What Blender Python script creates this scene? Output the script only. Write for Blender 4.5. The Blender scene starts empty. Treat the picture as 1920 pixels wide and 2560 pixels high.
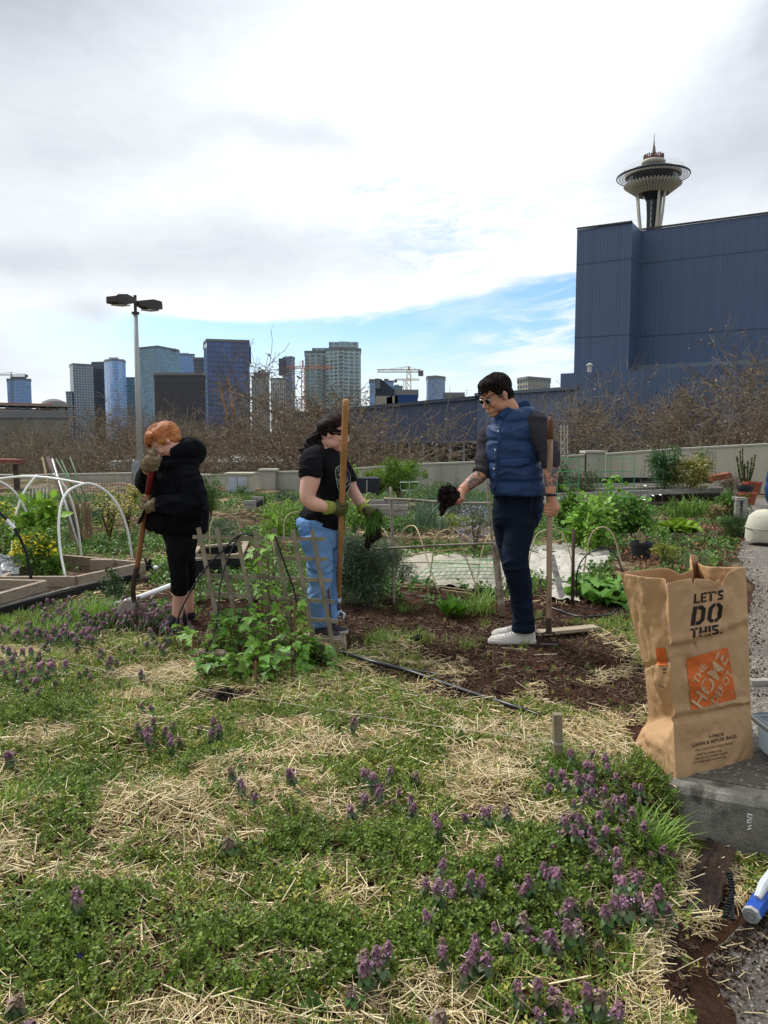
import bpy, bmesh, math, random
import numpy as np
from mathutils import Vector, Matrix, noise
SC = bpy.context.scene
COL = SC.collection
R = math.radians
rnd = random.Random(7)
# ---------------------------------------------------------------- camera
F = 1950.0; TH = math.atan(188/1950.0); H = 1.4
cam = bpy.data.objects.new('camera', bpy.data.cameras.new('camera'))
COL.objects.link(cam); SC.camera = cam
cam.data.sensor_fit = 'VERTICAL'; cam.data.sensor_height = 24.0
cam.data.lens = 24.0*F/2560.0
cam.location = (0, 0, H); cam.rotation_euler = (R(90)-TH, 0, 0)
cam.data.clip_start = 0.05; cam.data.clip_end = 20000
SC.view_settings.view_transform = 'Standard'; SC.view_settings.look = 'None'
SC.view_settings.exposure = 0.54; SC.view_settings.gamma = 1.0
SC.cycles.max_bounces = 6; SC.cycles.transparent_max_bounces = 12
SC.cycles.diffuse_bounces = 3; SC.cycles.glossy_bounces = 3

def ray(px, py):
    x = (px-960)/F; u = -(py-1280)/F; c, s = math.cos(TH), math.sin(TH)
    return x, c+u*s, -s+u*c
def G(px, py, z=0.0):
    r = ray(px, py); t = (z-H)/r[2]
    return Vector((r[0]*t, r[1]*t, z))
def P(px, py, d):
    r = ray(px, py); t = d/r[1]
    return Vector((r[0]*t, d, H+r[2]*t))
def proj(x, y, z):
    c, s = math.cos(TH), math.sin(TH)
    zz = z-H; f = y*c-zz*s; u = y*s+zz*c
    return 960+F*x/f, 1280-F*u/f
# ---------------------------------------------------------------- nodes
def lin(h):
    if not isinstance(h, str): return tuple(h)
    h = h.lstrip('#'); o = []
    for i in (0, 2, 4):
        c = int(h[i:i+2], 16)/255
        o.append(c/12.92 if c <= .04045 else ((c+.055)/1.055)**2.4)
    return tuple(o)
class NT:
    def __init__(s, nt): s.nt = nt
    def n(s, t, **k):
        n = s.nt.nodes.new(t)
        for a, b in k.items(): setattr(n, a, b)
        return n
    def put(s, sock, v):
        if hasattr(v, 'is_output') or isinstance(v, bpy.types.NodeSocket): s.nt.links.new(v, sock)
        elif isinstance(v, (tuple, list)) and len(v) == 3 and sock.type == 'RGBA': sock.default_value = (*v, 1)
        else: sock.default_value = v
    def m(s, op, a, b=0.0, c=0.0, clamp=False):
        n = s.n('ShaderNodeMath', operation=op); n.use_clamp = clamp
        s.put(n.inputs[0], a); s.put(n.inputs[1], b); s.put(n.inputs[2], c)
        return n.outputs[0]
    def ss(s, x, a, b, o0=0.0, o1=1.0):
        n = s.n('ShaderNodeMapRange', interpolation_type='SMOOTHSTEP')
        for i, v in enumerate((x, a, b, o0, o1)): s.put(n.inputs[i], v)
        return n.outputs[0]
    def mix(s, f, a, b, mode='MIX'):
        n = s.n('ShaderNodeMix', data_type='RGBA', blend_type=mode)
        s.put(n.inputs[0], f); s.put(n.inputs[6], a); s.put(n.inputs[7], b)
        return n.outputs[2]
    def noise(s, vec, scale, detail=4, rough=.55, dist=0.0, out=0):
        n = s.n('ShaderNodeTexNoise'); n.inputs['Scale'].default_value = scale
        n.inputs['Detail'].default_value = detail; n.inputs['Roughness'].default_value = rough
        n.inputs['Distortion'].default_value = dist
        if vec is not None: s.put(n.inputs['Vector'], vec)
        return n.outputs[out]
    def xyz(s, v):
        n = s.n('ShaderNodeSeparateXYZ'); s.put(n.inputs[0], v); return n.outputs
    def vec(s, a, b, c=0.0):
        n = s.n('ShaderNodeCombineXYZ')
        for i, v in enumerate((a, b, c)): s.put(n.inputs[i], v)
        return n.outputs[0]
# ---------------------------------------------------------------- sun and sky
SAZ, SEL = R(-52), R(50)
sd = Vector((math.sin(SAZ)*math.cos(SEL), math.cos(SAZ)*math.cos(SEL), math.sin(SEL)))
sl = bpy.data.lights.new('sun', 'SUN'); sl.energy = 2.5; sl.angle = R(12); sl.color = (1, .975, .94)
so = bpy.data.objects.new('sun', sl); COL.objects.link(so); so.rotation_euler = sd.to_track_quat('Z', 'Y').to_euler()
W = bpy.data.worlds.new('World'); SC.world = W; W.use_nodes = True
wt = W.node_tree; wt.nodes.clear(); N = NT(wt)
tc = N.n('ShaderNodeTexCoord').outputs['Generated']
d = N.xyz(tc)
az = N.m('ARCTAN2', d[0], d[1])
el = N.m('ARCSINE', d[2])
sk = N.n('ShaderNodeTexSky', sky_type='NISHITA'); sk.sun_disc = False
sk.sun_elevation = SEL; sk.sun_rotation = SAZ
bg1 = N.n('ShaderNodeBackground'); wt.links.new(N.mix(1.0, sk.outputs[0], (.63, .80, 1.0), 'MULTIPLY'), bg1.inputs[0]); bg1.inputs[1].default_value = 0.13
# warp the angles for natural edges
w1 = N.noise(tc, 3.0, 5, .6); w2 = N.noise(N.vec(N.m('ADD', d[0], 7.3), d[1], d[2]), 3.0, 5, .6)
azw = N.m('ADD', az, N.m('MULTIPLY', N.m('SUBTRACT', w1, .5), .28))
elw = N.m('ADD', el, N.m('MULTIPLY', N.m('SUBTRACT', w2, .5), .13))
def blob(px, py, sx, sy, tilt=0.0):
    a0 = math.atan((px-960)/F); e0 = math.atan((1092-py)/F*math.cos(a0)); sx /= F; sy /= F
    a = N.m('SUBTRACT', azw, a0); e = N.m('SUBTRACT', N.m('SUBTRACT', elw, e0), N.m('MULTIPLY', a, tilt))
    q = N.m('ADD', N.m('POWER', N.m('ABSOLUTE', N.m('DIVIDE', a, sx)), 2), N.m('POWER', N.m('ABSOLUTE', N.m('DIVIDE', e, sy)), 2))
    return N.m('EXPONENT', N.m('MULTIPLY', q, -1))
# streaked cirrus noise (long in azimuth)
sv = N.vec(N.m('MULTIPLY', az, 2.2), N.m('MULTIPLY', N.m('SUBTRACT', el, N.m('MULTIPLY', az, .12)), 12), 0)
st = N.noise(sv, 3.4, 8, .62, .6)
st2 = N.noise(N.vec(N.m('MULTIPLY', az, 5), N.m('MULTIPLY', el, 16), 3.1), 2.6, 8, .65, 1.2)
fb = N.noise(tc, 2.1, 6, .55)
grey = 0.0
for px, py, sx, sy, tl, k in ((60, -40, 620, 220, .15, .58), (120, 420, 340, 300, 0, .14), (640, 640, 240, 75, .12, .26), (130, 690, 190, 50, 0, .24), (480, 700, 240, 50, 0, .10), (1000, 620, 200, 60, .1, .16), (300, 420, 240, 60, .1, .12), (760, 380, 260, 30, .1, .14), (360, 812, 75, 30, 0, .26), (30, 930, 190, 75, 0, .20),
                          (1940, 120, 170, 90, .3, .6), (1880, 390, 330, 110, .25, .44), (1500, 450, 130, 40, .2, .14), (760, 400, 170, 60, 0, .10)):
    grey = N.m('ADD', grey, N.m('MULTIPLY', blob(px, py, sx, sy, tl), k))
behind = N.ss(d[1], .1, -.4)
grey = N.m('ADD', grey, N.m('MULTIPLY', behind, N.m('MULTIPLY', fb, .7)))
grey = N.m('ADD', grey, N.m('MULTIPLY', N.m('SUBTRACT', fb, .5), .12))
grey = N.m('ADD', grey, N.m('MULTIPLY', N.m('SUBTRACT', st2, .5), .20), clamp=True)
core = blob(1150, 250, 620, 420, 0)
lum = N.m('ADD', 1.0, N.m('MULTIPLY', core, .16))
cw = N.mix(grey, (.95, .985, 1.03), (.18, .235, .31))
cwn = N.n('ShaderNodeVectorMath', operation='SCALE'); N.put(cwn.inputs[0], cw); N.put(cwn.inputs[3], lum)
bg2 = N.n('ShaderNodeBackground'); wt.links.new(cwn.outputs[0], bg2.inputs[0]); bg2.inputs[1].default_value = 0.735
# where the blue shows: below a tilted edge, plus thin lavender gaps
edge = N.m('MAXIMUM', N.m('ADD', .164, N.m('MULTIPLY', azw, .165)), .146)
ele = N.m('ADD', el, N.m('MULTIPLY', N.m('SUBTRACT', w2, .5), .035))
edge = N.m('ADD', edge, N.m('MULTIPLY', N.m('SUBTRACT', st, .5), .035))
low = N.ss(N.m('SUBTRACT', edge, ele), -.003, .010)
low = N.m('MULTIPLY', low, N.ss(azw, -.46, -.20))
low = N.m('MULTIPLY', low, N.m('SUBTRACT', 1, behind))
hz = N.m('SUBTRACT', 1, N.m('MULTIPLY', N.ss(el, .145, .03), .72))
cir = N.m('SUBTRACT', 1, N.m('MULTIPLY', N.ss(st, .42, .62), N.ss(azw, -.05, .22, .12, .85)))
low = N.m('MULTIPLY', N.m('MULTIPLY', low, hz), cir)
cum = N.m('MULTIPLY', N.m('ADD', blob(120, 975, 90, 26), blob(350, 815, 90, 30), clamp=True), .9)
low = N.m('MULTIPLY', low, N.m('SUBTRACT', 1, cum))
gap = N.m('MULTIPLY', blob(1090, 560, 230, 95, .1), N.ss(st2, .40, .66))
gap = N.m('ADD', gap, N.m('MULTIPLY', blob(900, 480, 150, 40, .2), N.ss(st, .5, .7)))
gap = N.m('ADD', gap, N.m('MULTIPLY', blob(1350, 700, 260, 50, .3), N.ss(st, .45, .6)))
clear = N.m('ADD', low, N.m('MULTIPLY', gap, .5), clamp=True)
mx = N.n('ShaderNodeMixShader'); N.put(mx.inputs[0], clear)
wt.links.new(bg2.outputs[0], mx.inputs[1]); wt.links.new(bg1.outputs[0], mx.inputs[2])
wo = N.n('ShaderNodeOutputWorld'); wt.links.new(mx.outputs[0], wo.inputs[0])
W.cycles.sampling_method = 'MANUAL'; W.cycles.sample_map_resolution = 512
# ---------------------------------------------------------------- materials
MC = {}
def pmat(name, col, rough=.8, var=.18, scale=6, bump=0., bscale=40, spec=.3, island=0., trans=0., metal=0., col2=None, c2s=2., c2lo=.5, c2hi=.6, stretch=None, coord='Object'):
    if name in MC: return MC[name]
    m = bpy.data.materials.new(name); m.use_nodes = True; nt = m.node_tree; nt.nodes.clear(); N = NT(nt)
    t = N.n('ShaderNodeTexCoord').outputs[coord]
    if stretch:
        q = N.n('ShaderNodeMapping'); N.put(q.inputs[0], t); q.inputs['Scale'].default_value = stretch; t = q.outputs[0]
    c = lin(col)
    nz = N.noise(t, scale, 5, .6)
    f = N.ss(nz, .25, .75, 1-var, 1+var)
    if island:
        ri = N.n('ShaderNodeNewGeometry').outputs['Random Per Island']
        f = N.m('MULTIPLY', f, N.ss(ri, 0, 1, 1-island, 1+island))
    base = c
    if col2: base = N.mix(N.ss(N.noise(t, c2s, 6, .6), c2lo, c2hi), c, lin(col2))
    v = N.n('ShaderNodeVectorMath', operation='SCALE'); N.put(v.inputs[0], base if not isinstance(base, tuple) else N.mix(0., c, c)); N.put(v.inputs[3], f)
    b = N.n('ShaderNodeBsdfPrincipled'); N.put(b.inputs['Base Color'], v.outputs[0])
    b.inputs['Roughness'].default_value = rough; b.inputs['Specular IOR Level'].default_value = spec; b.inputs['Metallic'].default_value = metal
    if bump:
        bn = N.n('ShaderNodeBump'); bn.inputs['Strength'].default_value = min(1, bump); bn.inputs['Distance'].default_value = .02*max(1, bump)
        N.put(bn.inputs['Height'], N.noise(t, bscale, 5, .6)); nt.links.new(bn.outputs[0], b.inputs['Normal'])
    o = N.n('ShaderNodeOutputMaterial')
    if trans:
        tr = N.n('ShaderNodeBsdfTranslucent'); N.put(tr.inputs[0], v.outputs[0])
        x = N.n('ShaderNodeMixShader'); x.inputs[0].default_value = trans
        nt.links.new(b.outputs[0], x.inputs[1]); nt.links.new(tr.outputs[0], x.inputs[2]); nt.links.new(x.outputs[0], o.inputs[0])
    else: nt.links.new(b.outputs[0], o.inputs[0])
    MC[name] = m; return m
def facade(name, wall, glass, w=3., h=3.5, fw=.6, fh=.6, var=.3, grough=.15, bigdark=0., dk=None):
    m = bpy.data.materials.new(name); m.use_nodes = True; nt = m.node_tree; nt.nodes.clear(); N = NT(nt)
    u = N.xyz(N.n('ShaderNodeUVMap').outputs[0])
    cu = N.m('DIVIDE', u[0], w); cv = N.m('DIVIDE', u[1], h)
    win = N.m('MULTIPLY', N.m('LESS_THAN', N.m('FRACT', cu), fw), N.m('LESS_THAN', N.m('FRACT', cv), fh))
    wn = N.n('ShaderNodeTexWhiteNoise', noise_dimensions='2D'); N.put(wn.inputs['Vector'], N.vec(N.m('FLOOR', cu), N.m('FLOOR', cv)))
    g = N.n('ShaderNodeVectorMath', operation='SCALE'); N.put(g.inputs[0], N.mix(0., lin(glass), lin(glass)))
    k = N.m('ADD', 1-var, N.m('MULTIPLY', wn.outputs[0], 2*var))
    if bigdark: k = N.m('MULTIPLY', k, N.ss(N.noise(N.vec(N.m('DIVIDE', u[0], 40), N.m('DIVIDE', u[1], 60)), 1.6, 2), .45, .6, 1-bigdark, 1))
    N.put(g.inputs[3], k)
    wc = N.mix(N.noise(N.vec(u[0], u[1]), .05, 4), tuple(c*.85 for c in lin(wall)), tuple(c*1.1 for c in lin(wall)))
    b = N.n('ShaderNodeBsdfPrincipled'); N.put(b.inputs['Base Color'], N.mix(win, wc, g.outputs[0]))
    N.put(b.inputs['Roughness'], N.m('SUBTRACT', .8, N.m('MULTIPLY', win, .8-grough)))
    b.inputs['Specular IOR Level'].default_value = .9
    o = N.n('ShaderNodeOutputMaterial'); nt.links.new(b.outputs[0], o.inputs[0]); return m
# ---------------------------------------------------------------- mesh helpers
def catm(pts, n):
    pts = np.asarray(pts, float); k = len(pts)
    if k < 3: return np.array([pts[0]+(pts[-1]-pts[0])*t for t in np.linspace(0, 1, n)])
    q = np.vstack([2*pts[0]-pts[1], pts, 2*pts[-1]-pts[-2]]); out = []
    for t in np.linspace(0, k-1, n):
        i = min(int(t), k-2); f = t-i; a, b, c, d_ = q[i], q[i+1], q[i+2], q[i+3]
        out.append(.5*((2*b)+(c-a)*f+(2*a-5*b+4*c-d_)*f*f+(3*b-a-3*c+d_)*f**3))
    return np.array(out)
class MB:
    def __init__(s): s.v = []; s.f = []; s.n = 0; s.uv = None
    def add(s, v, f):
        v = np.asarray(v, float).reshape(-1, 3); s.v.append(v); n = s.n
        s.f.extend([tuple(i+n for i in q) for q in f]); s.n += len(v)
    def box(s, c, size, rot=None, bev=0):
        hx, hy, hz = [k/2 for k in size]
        v = np.array([(x, y, z) for z in (-hz, hz) for y in (-hy, hy) for x in (-hx, hx)])
        if rot is not None: v = v @ np.array(Matrix(rot) if not isinstance(rot, Matrix) else rot).T
        s.add(v+np.array(c), [(0, 2, 3, 1), (4, 5, 7, 6), (0, 1, 5, 4), (2, 6, 7, 3), (0, 4, 6, 2), (1, 3, 7, 5)]); return s
    def beam(s, a, b, w, h, up=(0, 0, 1)):
        a, b = Vector(a), Vector(b); x = (b-a); L = x.length; x.normalize(); up = Vector(up)
        y = up.cross(x)
        if y.length < 1e-4: y = Vector((0, 1, 0)).cross(x)
        y.normalize(); z = x.cross(y)
        M = Matrix((x, y, z)).transposed(); s.box((a+b)/2, (L, w, h), M); return s
    def tube(s, pts, r, seg=8, cap=True, flat=None, up=None, n=0):
        pts = np.asarray([tuple(p) for p in pts], float); k = len(pts)
        r = np.full(k, r, float) if np.isscalar(r) else np.asarray(r, float)
        fl = np.ones(k) if flat is None else (np.full(k, flat, float) if np.isscalar(flat) else np.asarray(flat, float))
        if n:
            q = np.column_stack([pts, r, fl]); q = catm(q, n); pts, r, fl = q[:, :3], q[:, 3], q[:, 4]; k = n
        T = np.gradient(pts, axis=0); T /= np.maximum(np.linalg.norm(T, axis=1)[:, None], 1e-9)
        u = np.array(up if up is not None else (0, 0, 1.), float)
        if abs(np.dot(u, T[0])) > .95: u = np.array((0, 1., 0)) if abs(T[0][1]) < .9 else np.array((1., 0, 0))
        vs = []; an = np.linspace(0, 2*math.pi, seg, endpoint=False)
        for i in range(k):
            u = u-np.dot(u, T[i])*T[i]; u /= max(np.linalg.norm(u), 1e-9); w = np.cross(T[i], u)
            vs.append(pts[i]+r[i]*(np.cos(an)[:, None]*w+fl[i]*np.sin(an)[:, None]*u))
        f = [(i*seg+j, i*seg+(j+1) % seg, (i+1)*seg+(j+1) % seg, (i+1)*seg+j) for i in range(k-1) for j in range(seg)]
        if cap: f += [tuple(range(seg))[::-1], tuple((k-1)*seg+j for j in range(seg))]
        s.add(np.vstack(vs), f); return s
    def ell(s, c, rad, rot=None, nu=14, nv=9):
        v = []; f = []
        for i in range(nv+1):
            t = math.pi*i/nv
            for j in range(nu):
                p = 2*math.pi*j/nu; v.append((rad[0]*math.sin(t)*math.cos(p), rad[1]*math.sin(t)*math.sin(p), rad[2]*math.cos(t)))
        v = np.array(v)
        if rot is not None: v = v @ np.array(rot).T
        for i in range(nv):
            for j in range(nu): f.append((i*nu+j, (i+1)*nu+j, (i+1)*nu+(j+1) % nu, i*nu+(j+1) % nu))
        s.add(v+np.array(c), f); return s
    def rings(s, R_, close=True, cap=True):
        k = len(R_); seg = len(R_[0]); f = []
        for i in range(k-1):
            for j in range(seg if close else seg-1): f.append((i*seg+j, i*seg+(j+1) % seg, (i+1)*seg+(j+1) % seg, (i+1)*seg+j))
        if cap: f += [tuple(range(seg))[::-1], tuple((k-1)*seg+j for j in range(seg))]
        s.add(np.vstack(R_), f); return s
    def lathe(s, prof, c=(0, 0), seg=32, cap=False):
        an = np.linspace(0, 2*math.pi, seg, endpoint=False)
        return s.rings([np.column_stack([c[0]+r*np.cos(an), c[1]+r*np.sin(an), np.full(seg, z)]) for r, z in prof], True, cap)
    def build(s, name, m, parent=None, smooth=False, warp=None):
        me = bpy.data.meshes.new(name); V = np.vstack(s.v)
        if warp: V = warp(V)
        me.from_pydata(V.tolist(), [], s.f); me.update()
        if smooth: me.shade_smooth()
        return link(name, me, m, parent)
def link(name, me, m, parent=None):
    if m is not None: me.materials.append(m)
    o = bpy.data.objects.new(name, me); COL.objects.link(o)
    if parent is not None: adopt(o, parent)
    return o
def wloc(o):
    l = Vector(o.get('_w', (0, 0, 0))); return l
def adopt(o, p):
    o.parent = p
    q = p
    while q.parent is not None: q = q.parent
    if p.type == 'EMPTY': o.matrix_parent_inverse = Matrix.Translation(-Vector(p.location))
def thing(name, loc, label, cat, group=None, kind=None):
    o = bpy.data.objects.new(name, None); COL.objects.link(o); o.location = Vector(loc); o.empty_display_size = .1
    return tag(o, label, cat, group, kind)
def tag(o, label=None, cat=None, group=None, kind=None):
    if label: o['label'] = label
    if cat: o['category'] = cat
    if group: o['group'] = group
    if kind: o['kind'] = kind
    return o
def struct(o): o['kind'] = 'structure'; return o
def bigmesh(name, V, Fq, m, parent=None, smooth=False, uv=None):
    V = np.ascontiguousarray(V, np.float32); Fq = np.ascontiguousarray(Fq, np.int32); k = Fq.shape[1]
    me = bpy.data.meshes.new(name); me.vertices.add(len(V)); me.vertices.foreach_set('co', V.ravel())
    me.loops.add(Fq.size); me.loops.foreach_set('vertex_index', Fq.ravel())
    me.polygons.add(len(Fq)); me.polygons.foreach_set('loop_start', np.arange(0, Fq.size, k, dtype=np.int32))
    me.update(calc_edges=True); me.validate()
    if smooth: me.shade_smooth()
    return link(name, me, m, parent)
def rotm(rx, ry, rz):   # arrays -> (n,3,3)  Rz*Ry*Rx
    cx, sx, cy, sy, cz, sz = np.cos(rx), np.sin(rx), np.cos(ry), np.sin(ry), np.cos(rz), np.sin(rz); o = np.zeros_like(cx)+0*rz
    A = np.stack([cz*cy, cz*sy*sx-sz*cx, cz*sy*cx+sz*sx, sz*cy, sz*sy*sx+cz*cx, sz*sy*cx-cz*sx, -sy+o, cy*sx+o, cy*cx+o], -1)
    return A.reshape(-1, 3, 3)
def scatter(name, tv, tf, pos, rx, ry, rz, sc, m, parent=None, sx=None):
    tv = np.asarray(tv, float); tf = np.asarray(tf, int); n = len(pos)
    if n == 0: return None
    M = rotm(rx, ry, rz); T = np.repeat(tv[None], n, 0)
    if sx is not None: T = T*sx[:, None, :]
    T = np.einsum('nij,nkj->nki', M, T*np.asarray(sc)[:, None, None])+pos[:, None, :]
    Fq = (tf[None]+(np.arange(n)*len(tv))[:, None, None]).reshape(-1, tf.shape[1])
    return bigmesh(name, T.reshape(-1, 3), Fq, m, parent)
def hash2(ix, iy, s):
    h = np.sin(ix*127.1+iy*311.7+s*74.7)*43758.5453; return h-np.floor(h)
def vn(x, y, f, s=0):
    x = np.asarray(x)*f; y = np.asarray(y)*f; ix = np.floor(x); iy = np.floor(y); fx = x-ix; fy = y-iy
    fx = fx*fx*(3-2*fx); fy = fy*fy*(3-2*fy)
    return (hash2(ix, iy, s)*(1-fx)+hash2(ix+1, iy, s)*fx)*(1-fy)+(hash2(ix, iy+1, s)*(1-fx)+hash2(ix+1, iy+1, s)*fx)*fy
def fbm(x, y, f, s=0, o=4):
    t = 0; a = .5; 
    for i in range(o): t = t+a*vn(x, y, f*2**i, s+i); a *= .5
    return t/(1-.5**o)
def sst(x, a, b):
    t = np.clip((np.asarray(x, float)-a)/(b-a), 0, 1); return t*t*(3-2*t)
def gau(px, py, L):
    t = 0
    for e in L:
        x, y, a, b = e[:4]; t = np.maximum(t, np.exp(-((px-x)/a)**2-((py-y)/b)**2)*(e[4] if len(e) > 4 else 1))
    return t
NPR = np.random.RandomState(11)
# ================================================================ ground
KA = G(1691, 1975); KB = G(1990, 2028)        # top front edge of the kerb
def kerb_y(x): return KA.y+(KB.y-KA.y)*(x-KA.x)/(KB.x-KA.x)
PITS = ((900, 1490, 60, 14), (860, 1590, 80, 30), (1010, 1515, 50, 16), (1180, 1555, 90, 18), (1060, 1640, 60, 16), (830, 1550, 60, 22), (1500, 1660, 90, 22), (1000, 1700, 60, 16), (1330, 1660, 80, 16), (1560, 1665, 40, 20))
MOUND = ((410, 2040, 130, 60), (1230, 2000, 110, 50), (600, 1940, 120, 35), (640, 2010, 90, 50), (150, 2050, 110, 45), (330, 1860, 140, 50), (1500, 2050, 160, 80), (1280, 2160, 200, 60))
def hg(x, y):
    x = np.asarray(x, float); y = np.asarray(y, float)
    z = .05*(fbm(x, y, 1.1, 3)-.5)+.03*(fbm(x, y, 5, 5)-.5)
    px, py = proj(x, y, 0*x)
    near = (y > .8) & (y < 12)
    z = z-np.where(near, .055*gau(px, py, PITS), 0)+np.where(near, .06*gau(px, py, MOUND), 0)
    soil = np.where(near, gau(px, py, SOIL), 0)
    z = z+np.clip(soil, 0, 1)*(.055*(fbm(x, y, 4, 15, 4)-.5)+.04*(fbm(x, y, 14, 9, 3)-.5))
    ky = kerb_y(x)
    low = sst(ky-y, -.03, .25)*sst(x, .62, 1.05)*.19 + sst(2.6-y, 0, 1.2)*.05
    low = np.where(x > KA.x-.02, np.maximum(low, sst(ky-y, -.12, -.05)*.22), low)
    z = z-low
    for fx, fy in FEET:
        q = FTP.get((fx, fy)) or FTP.setdefault((fx, fy), G(fx, fy)); w = np.exp(-((x-q.x)**2+(y-q.y)**2)/.16**2*.5); z = z*(1-w)+.003*w
    return z
FTP = {}
FEET = ((1250, 1608), (1320, 1608), (1260, 1592), (1330, 1592), (850, 1596), (800, 1594), (860, 1584), (410, 1574), (455, 1556), (430, 1556), (480, 1542), (1372, 1612), (320, 1560), (845, 1545))
SOIL = ((1450, 1650, 170, 100, 1.15), (1560, 1730, 90, 70, 1.1), (1250, 1600, 200, 80, 1.1), (1300, 1640, 330, 110), (1000, 1540, 230, 60), (1150, 1600, 240, 60), (900, 1590, 130, 50), (1450, 1740, 190, 60), (1230, 1720, 200, 60), (1000, 1680, 170, 40), (560, 1740, 110, 22), (430, 1580, 120, 30), (1330, 1540, 260, 30), (1600, 1700, 80, 60), (600, 1540, 120, 40),
        (1780, 2120, 110, 110), (1720, 2250, 90, 70), (1690, 2400, 60, 120), (1120, 1500, 380, 30))
ax = np.unique(np.concatenate([np.linspace(-40, -6, 60), np.linspace(-6, -2.2, 80), np.linspace(-2.2, 2.2, 230), np.linspace(2.2, 6, 80), np.linspace(6, 34, 60)]))
ay = np.unique(np.concatenate([np.linspace(-6, .8, 20), np.linspace(.8, 4, 190), np.linspace(4, 8, 140), np.linspace(8, 14, 70), np.linspace(14, 28, 50)]))
GX, GY = np.meshgrid(ax, ay); GZ = hg(GX, GY); nx, ny = len(ax), len(ay)
ii, jj = np.meshgrid(np.arange(nx-1), np.arange(ny-1)); q = (jj*nx+ii).ravel()
def soil_mat():
    m = bpy.data.materials.new('garden_soil'); m.use_nodes = True; nt = m.node_tree; nt.nodes.clear(); N = NT(nt)
    t = N.n('ShaderNodeTexCoord').outputs['Object']
    n1 = N.noise(t, 30, 8, .7); n2 = N.noise(t, 1.3, 5, .6); n3 = N.noise(t, 110, 4, .6)
    c = N.mix(N.ss(n1, .35, .68), lin('#2A1A13'), lin('#6A4838'))
    c = N.mix(N.ss(n2, .35, .7), c, lin('#46301F'))
    y = N.xyz(t)[1]
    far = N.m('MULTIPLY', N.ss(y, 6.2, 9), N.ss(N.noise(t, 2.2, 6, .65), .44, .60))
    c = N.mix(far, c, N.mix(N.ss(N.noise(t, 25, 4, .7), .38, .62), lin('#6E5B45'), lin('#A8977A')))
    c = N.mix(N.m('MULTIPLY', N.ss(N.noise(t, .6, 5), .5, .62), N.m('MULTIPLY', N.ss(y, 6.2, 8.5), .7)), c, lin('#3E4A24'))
    v = N.n('ShaderNodeTexVoronoi'); v.inputs['Scale'].default_value = 60; N.put(v.inputs['Vector'], t)
    c = N.mix(N.m('MULTIPLY', N.m('LESS_THAN', v.outputs[0], .17), N.ss(n3, .5, .6)), c, lin('#8A7460'))
    b = N.n('ShaderNodeBsdfPrincipled'); N.put(b.inputs['Base Color'], c); b.inputs['Roughness'].default_value = .95; b.inputs['Specular IOR Level'].default_value = .15
    bp = N.n('ShaderNodeBump'); bp.inputs['Strength'].default_value = 1; bp.inputs['Distance'].default_value = .03
    N.put(bp.inputs['Height'], N.m('ADD', n1, N.m('MULTIPLY', n3, .5))); nt.links.new(bp.outputs[0], b.inputs['Normal'])
    o = N.n('ShaderNodeOutputMaterial'); nt.links.new(b.outputs[0], o.inputs[0]); return m
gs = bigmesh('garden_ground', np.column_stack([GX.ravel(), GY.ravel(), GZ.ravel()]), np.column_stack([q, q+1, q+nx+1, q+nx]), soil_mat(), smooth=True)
struct(gs)
def agg_mat(name, sc=70, a='#8A8578', b='#4A4640', grout='#6B655A'):
    m = bpy.data.materials.new(name); m.use_nodes = True; nt = m.node_tree; nt.nodes.clear(); N = NT(nt)
    t = N.n('ShaderNodeTexCoord').outputs['Object']
    w = N.n('ShaderNodeVectorMath', operation='ADD'); N.put(w.inputs[0], t)
    ww = N.n('ShaderNodeVectorMath', operation='SCALE'); N.put(ww.inputs[0], N.noise(t, 20, 2, .5, out=1)); ww.inputs[3].default_value = .02; N.put(w.inputs[1], ww.outputs[0])
    v = N.n('ShaderNodeTexVoronoi'); v.inputs['Scale'].default_value = sc; N.put(v.inputs['Vector'], w.outputs[0])
    v2 = N.n('ShaderNodeTexVoronoi'); v2.inputs['Scale'].default_value = sc*2.1; N.put(v2.inputs['Vector'], w.outputs[0])
    h = N.n('ShaderNodeSeparateColor'); N.put(h.inputs[0], v.outputs[1])
    h2 = N.n('ShaderNodeSeparateColor'); N.put(h2.inputs[0], v2.outputs[1])
    st = N.mix(h.outputs[0], lin(b), lin(a)); st = N.mix(N.m('MULTIPLY', h.outputs[1], .45), st, lin('#7A6048'))
    st = N.mix(N.m('MULTIPLY', N.m('GREATER_THAN', h.outputs[2], .8), .7), st, lin('#B0AA9A'))
    st2 = N.mix(h2.outputs[0], lin(b), lin(grout))
    body = N.ss(v.outputs[0], .50, .36)
    c = N.mix(body, st2, st)
    c = N.mix(N.m('MULTIPLY', N.ss(N.noise(t, 1.5, 5), .45, .7), .55), c, lin('#3A3028'))
    b_ = N.n('ShaderNodeBsdfPrincipled'); N.put(b_.inputs['Base Color'], c); b_.inputs['Roughness'].default_value = .75
    bp = N.n('ShaderNodeBump'); bp.inputs['Strength'].default_value = .9; bp.inputs['Distance'].default_value = .008
    N.put(bp.inputs['Height'], N.m('MULTIPLY', N.ss(v.outputs[0], .6, .1), 1)); nt.links.new(bp.outputs[0], b_.inputs['Normal'])
    o = N.n('ShaderNodeOutputMaterial'); nt.links.new(b_.outputs[0], o.inputs[0]); return m
def sheet(name, pts, z, m):
    me = bpy.data.meshes.new(name); me.from_pydata([(p[0], p[1], z) for p in pts], [], [tuple(range(len(pts)))]); me.update()
    return struct(link(name, me, m))
pe = [G(*p) for p in ((1745, 1880), (1862, 1700), (1868, 1560), (1885, 1480), (1845, 1400), (1858, 1330), (1845, 1250))]
peo = list(pe)
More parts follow.
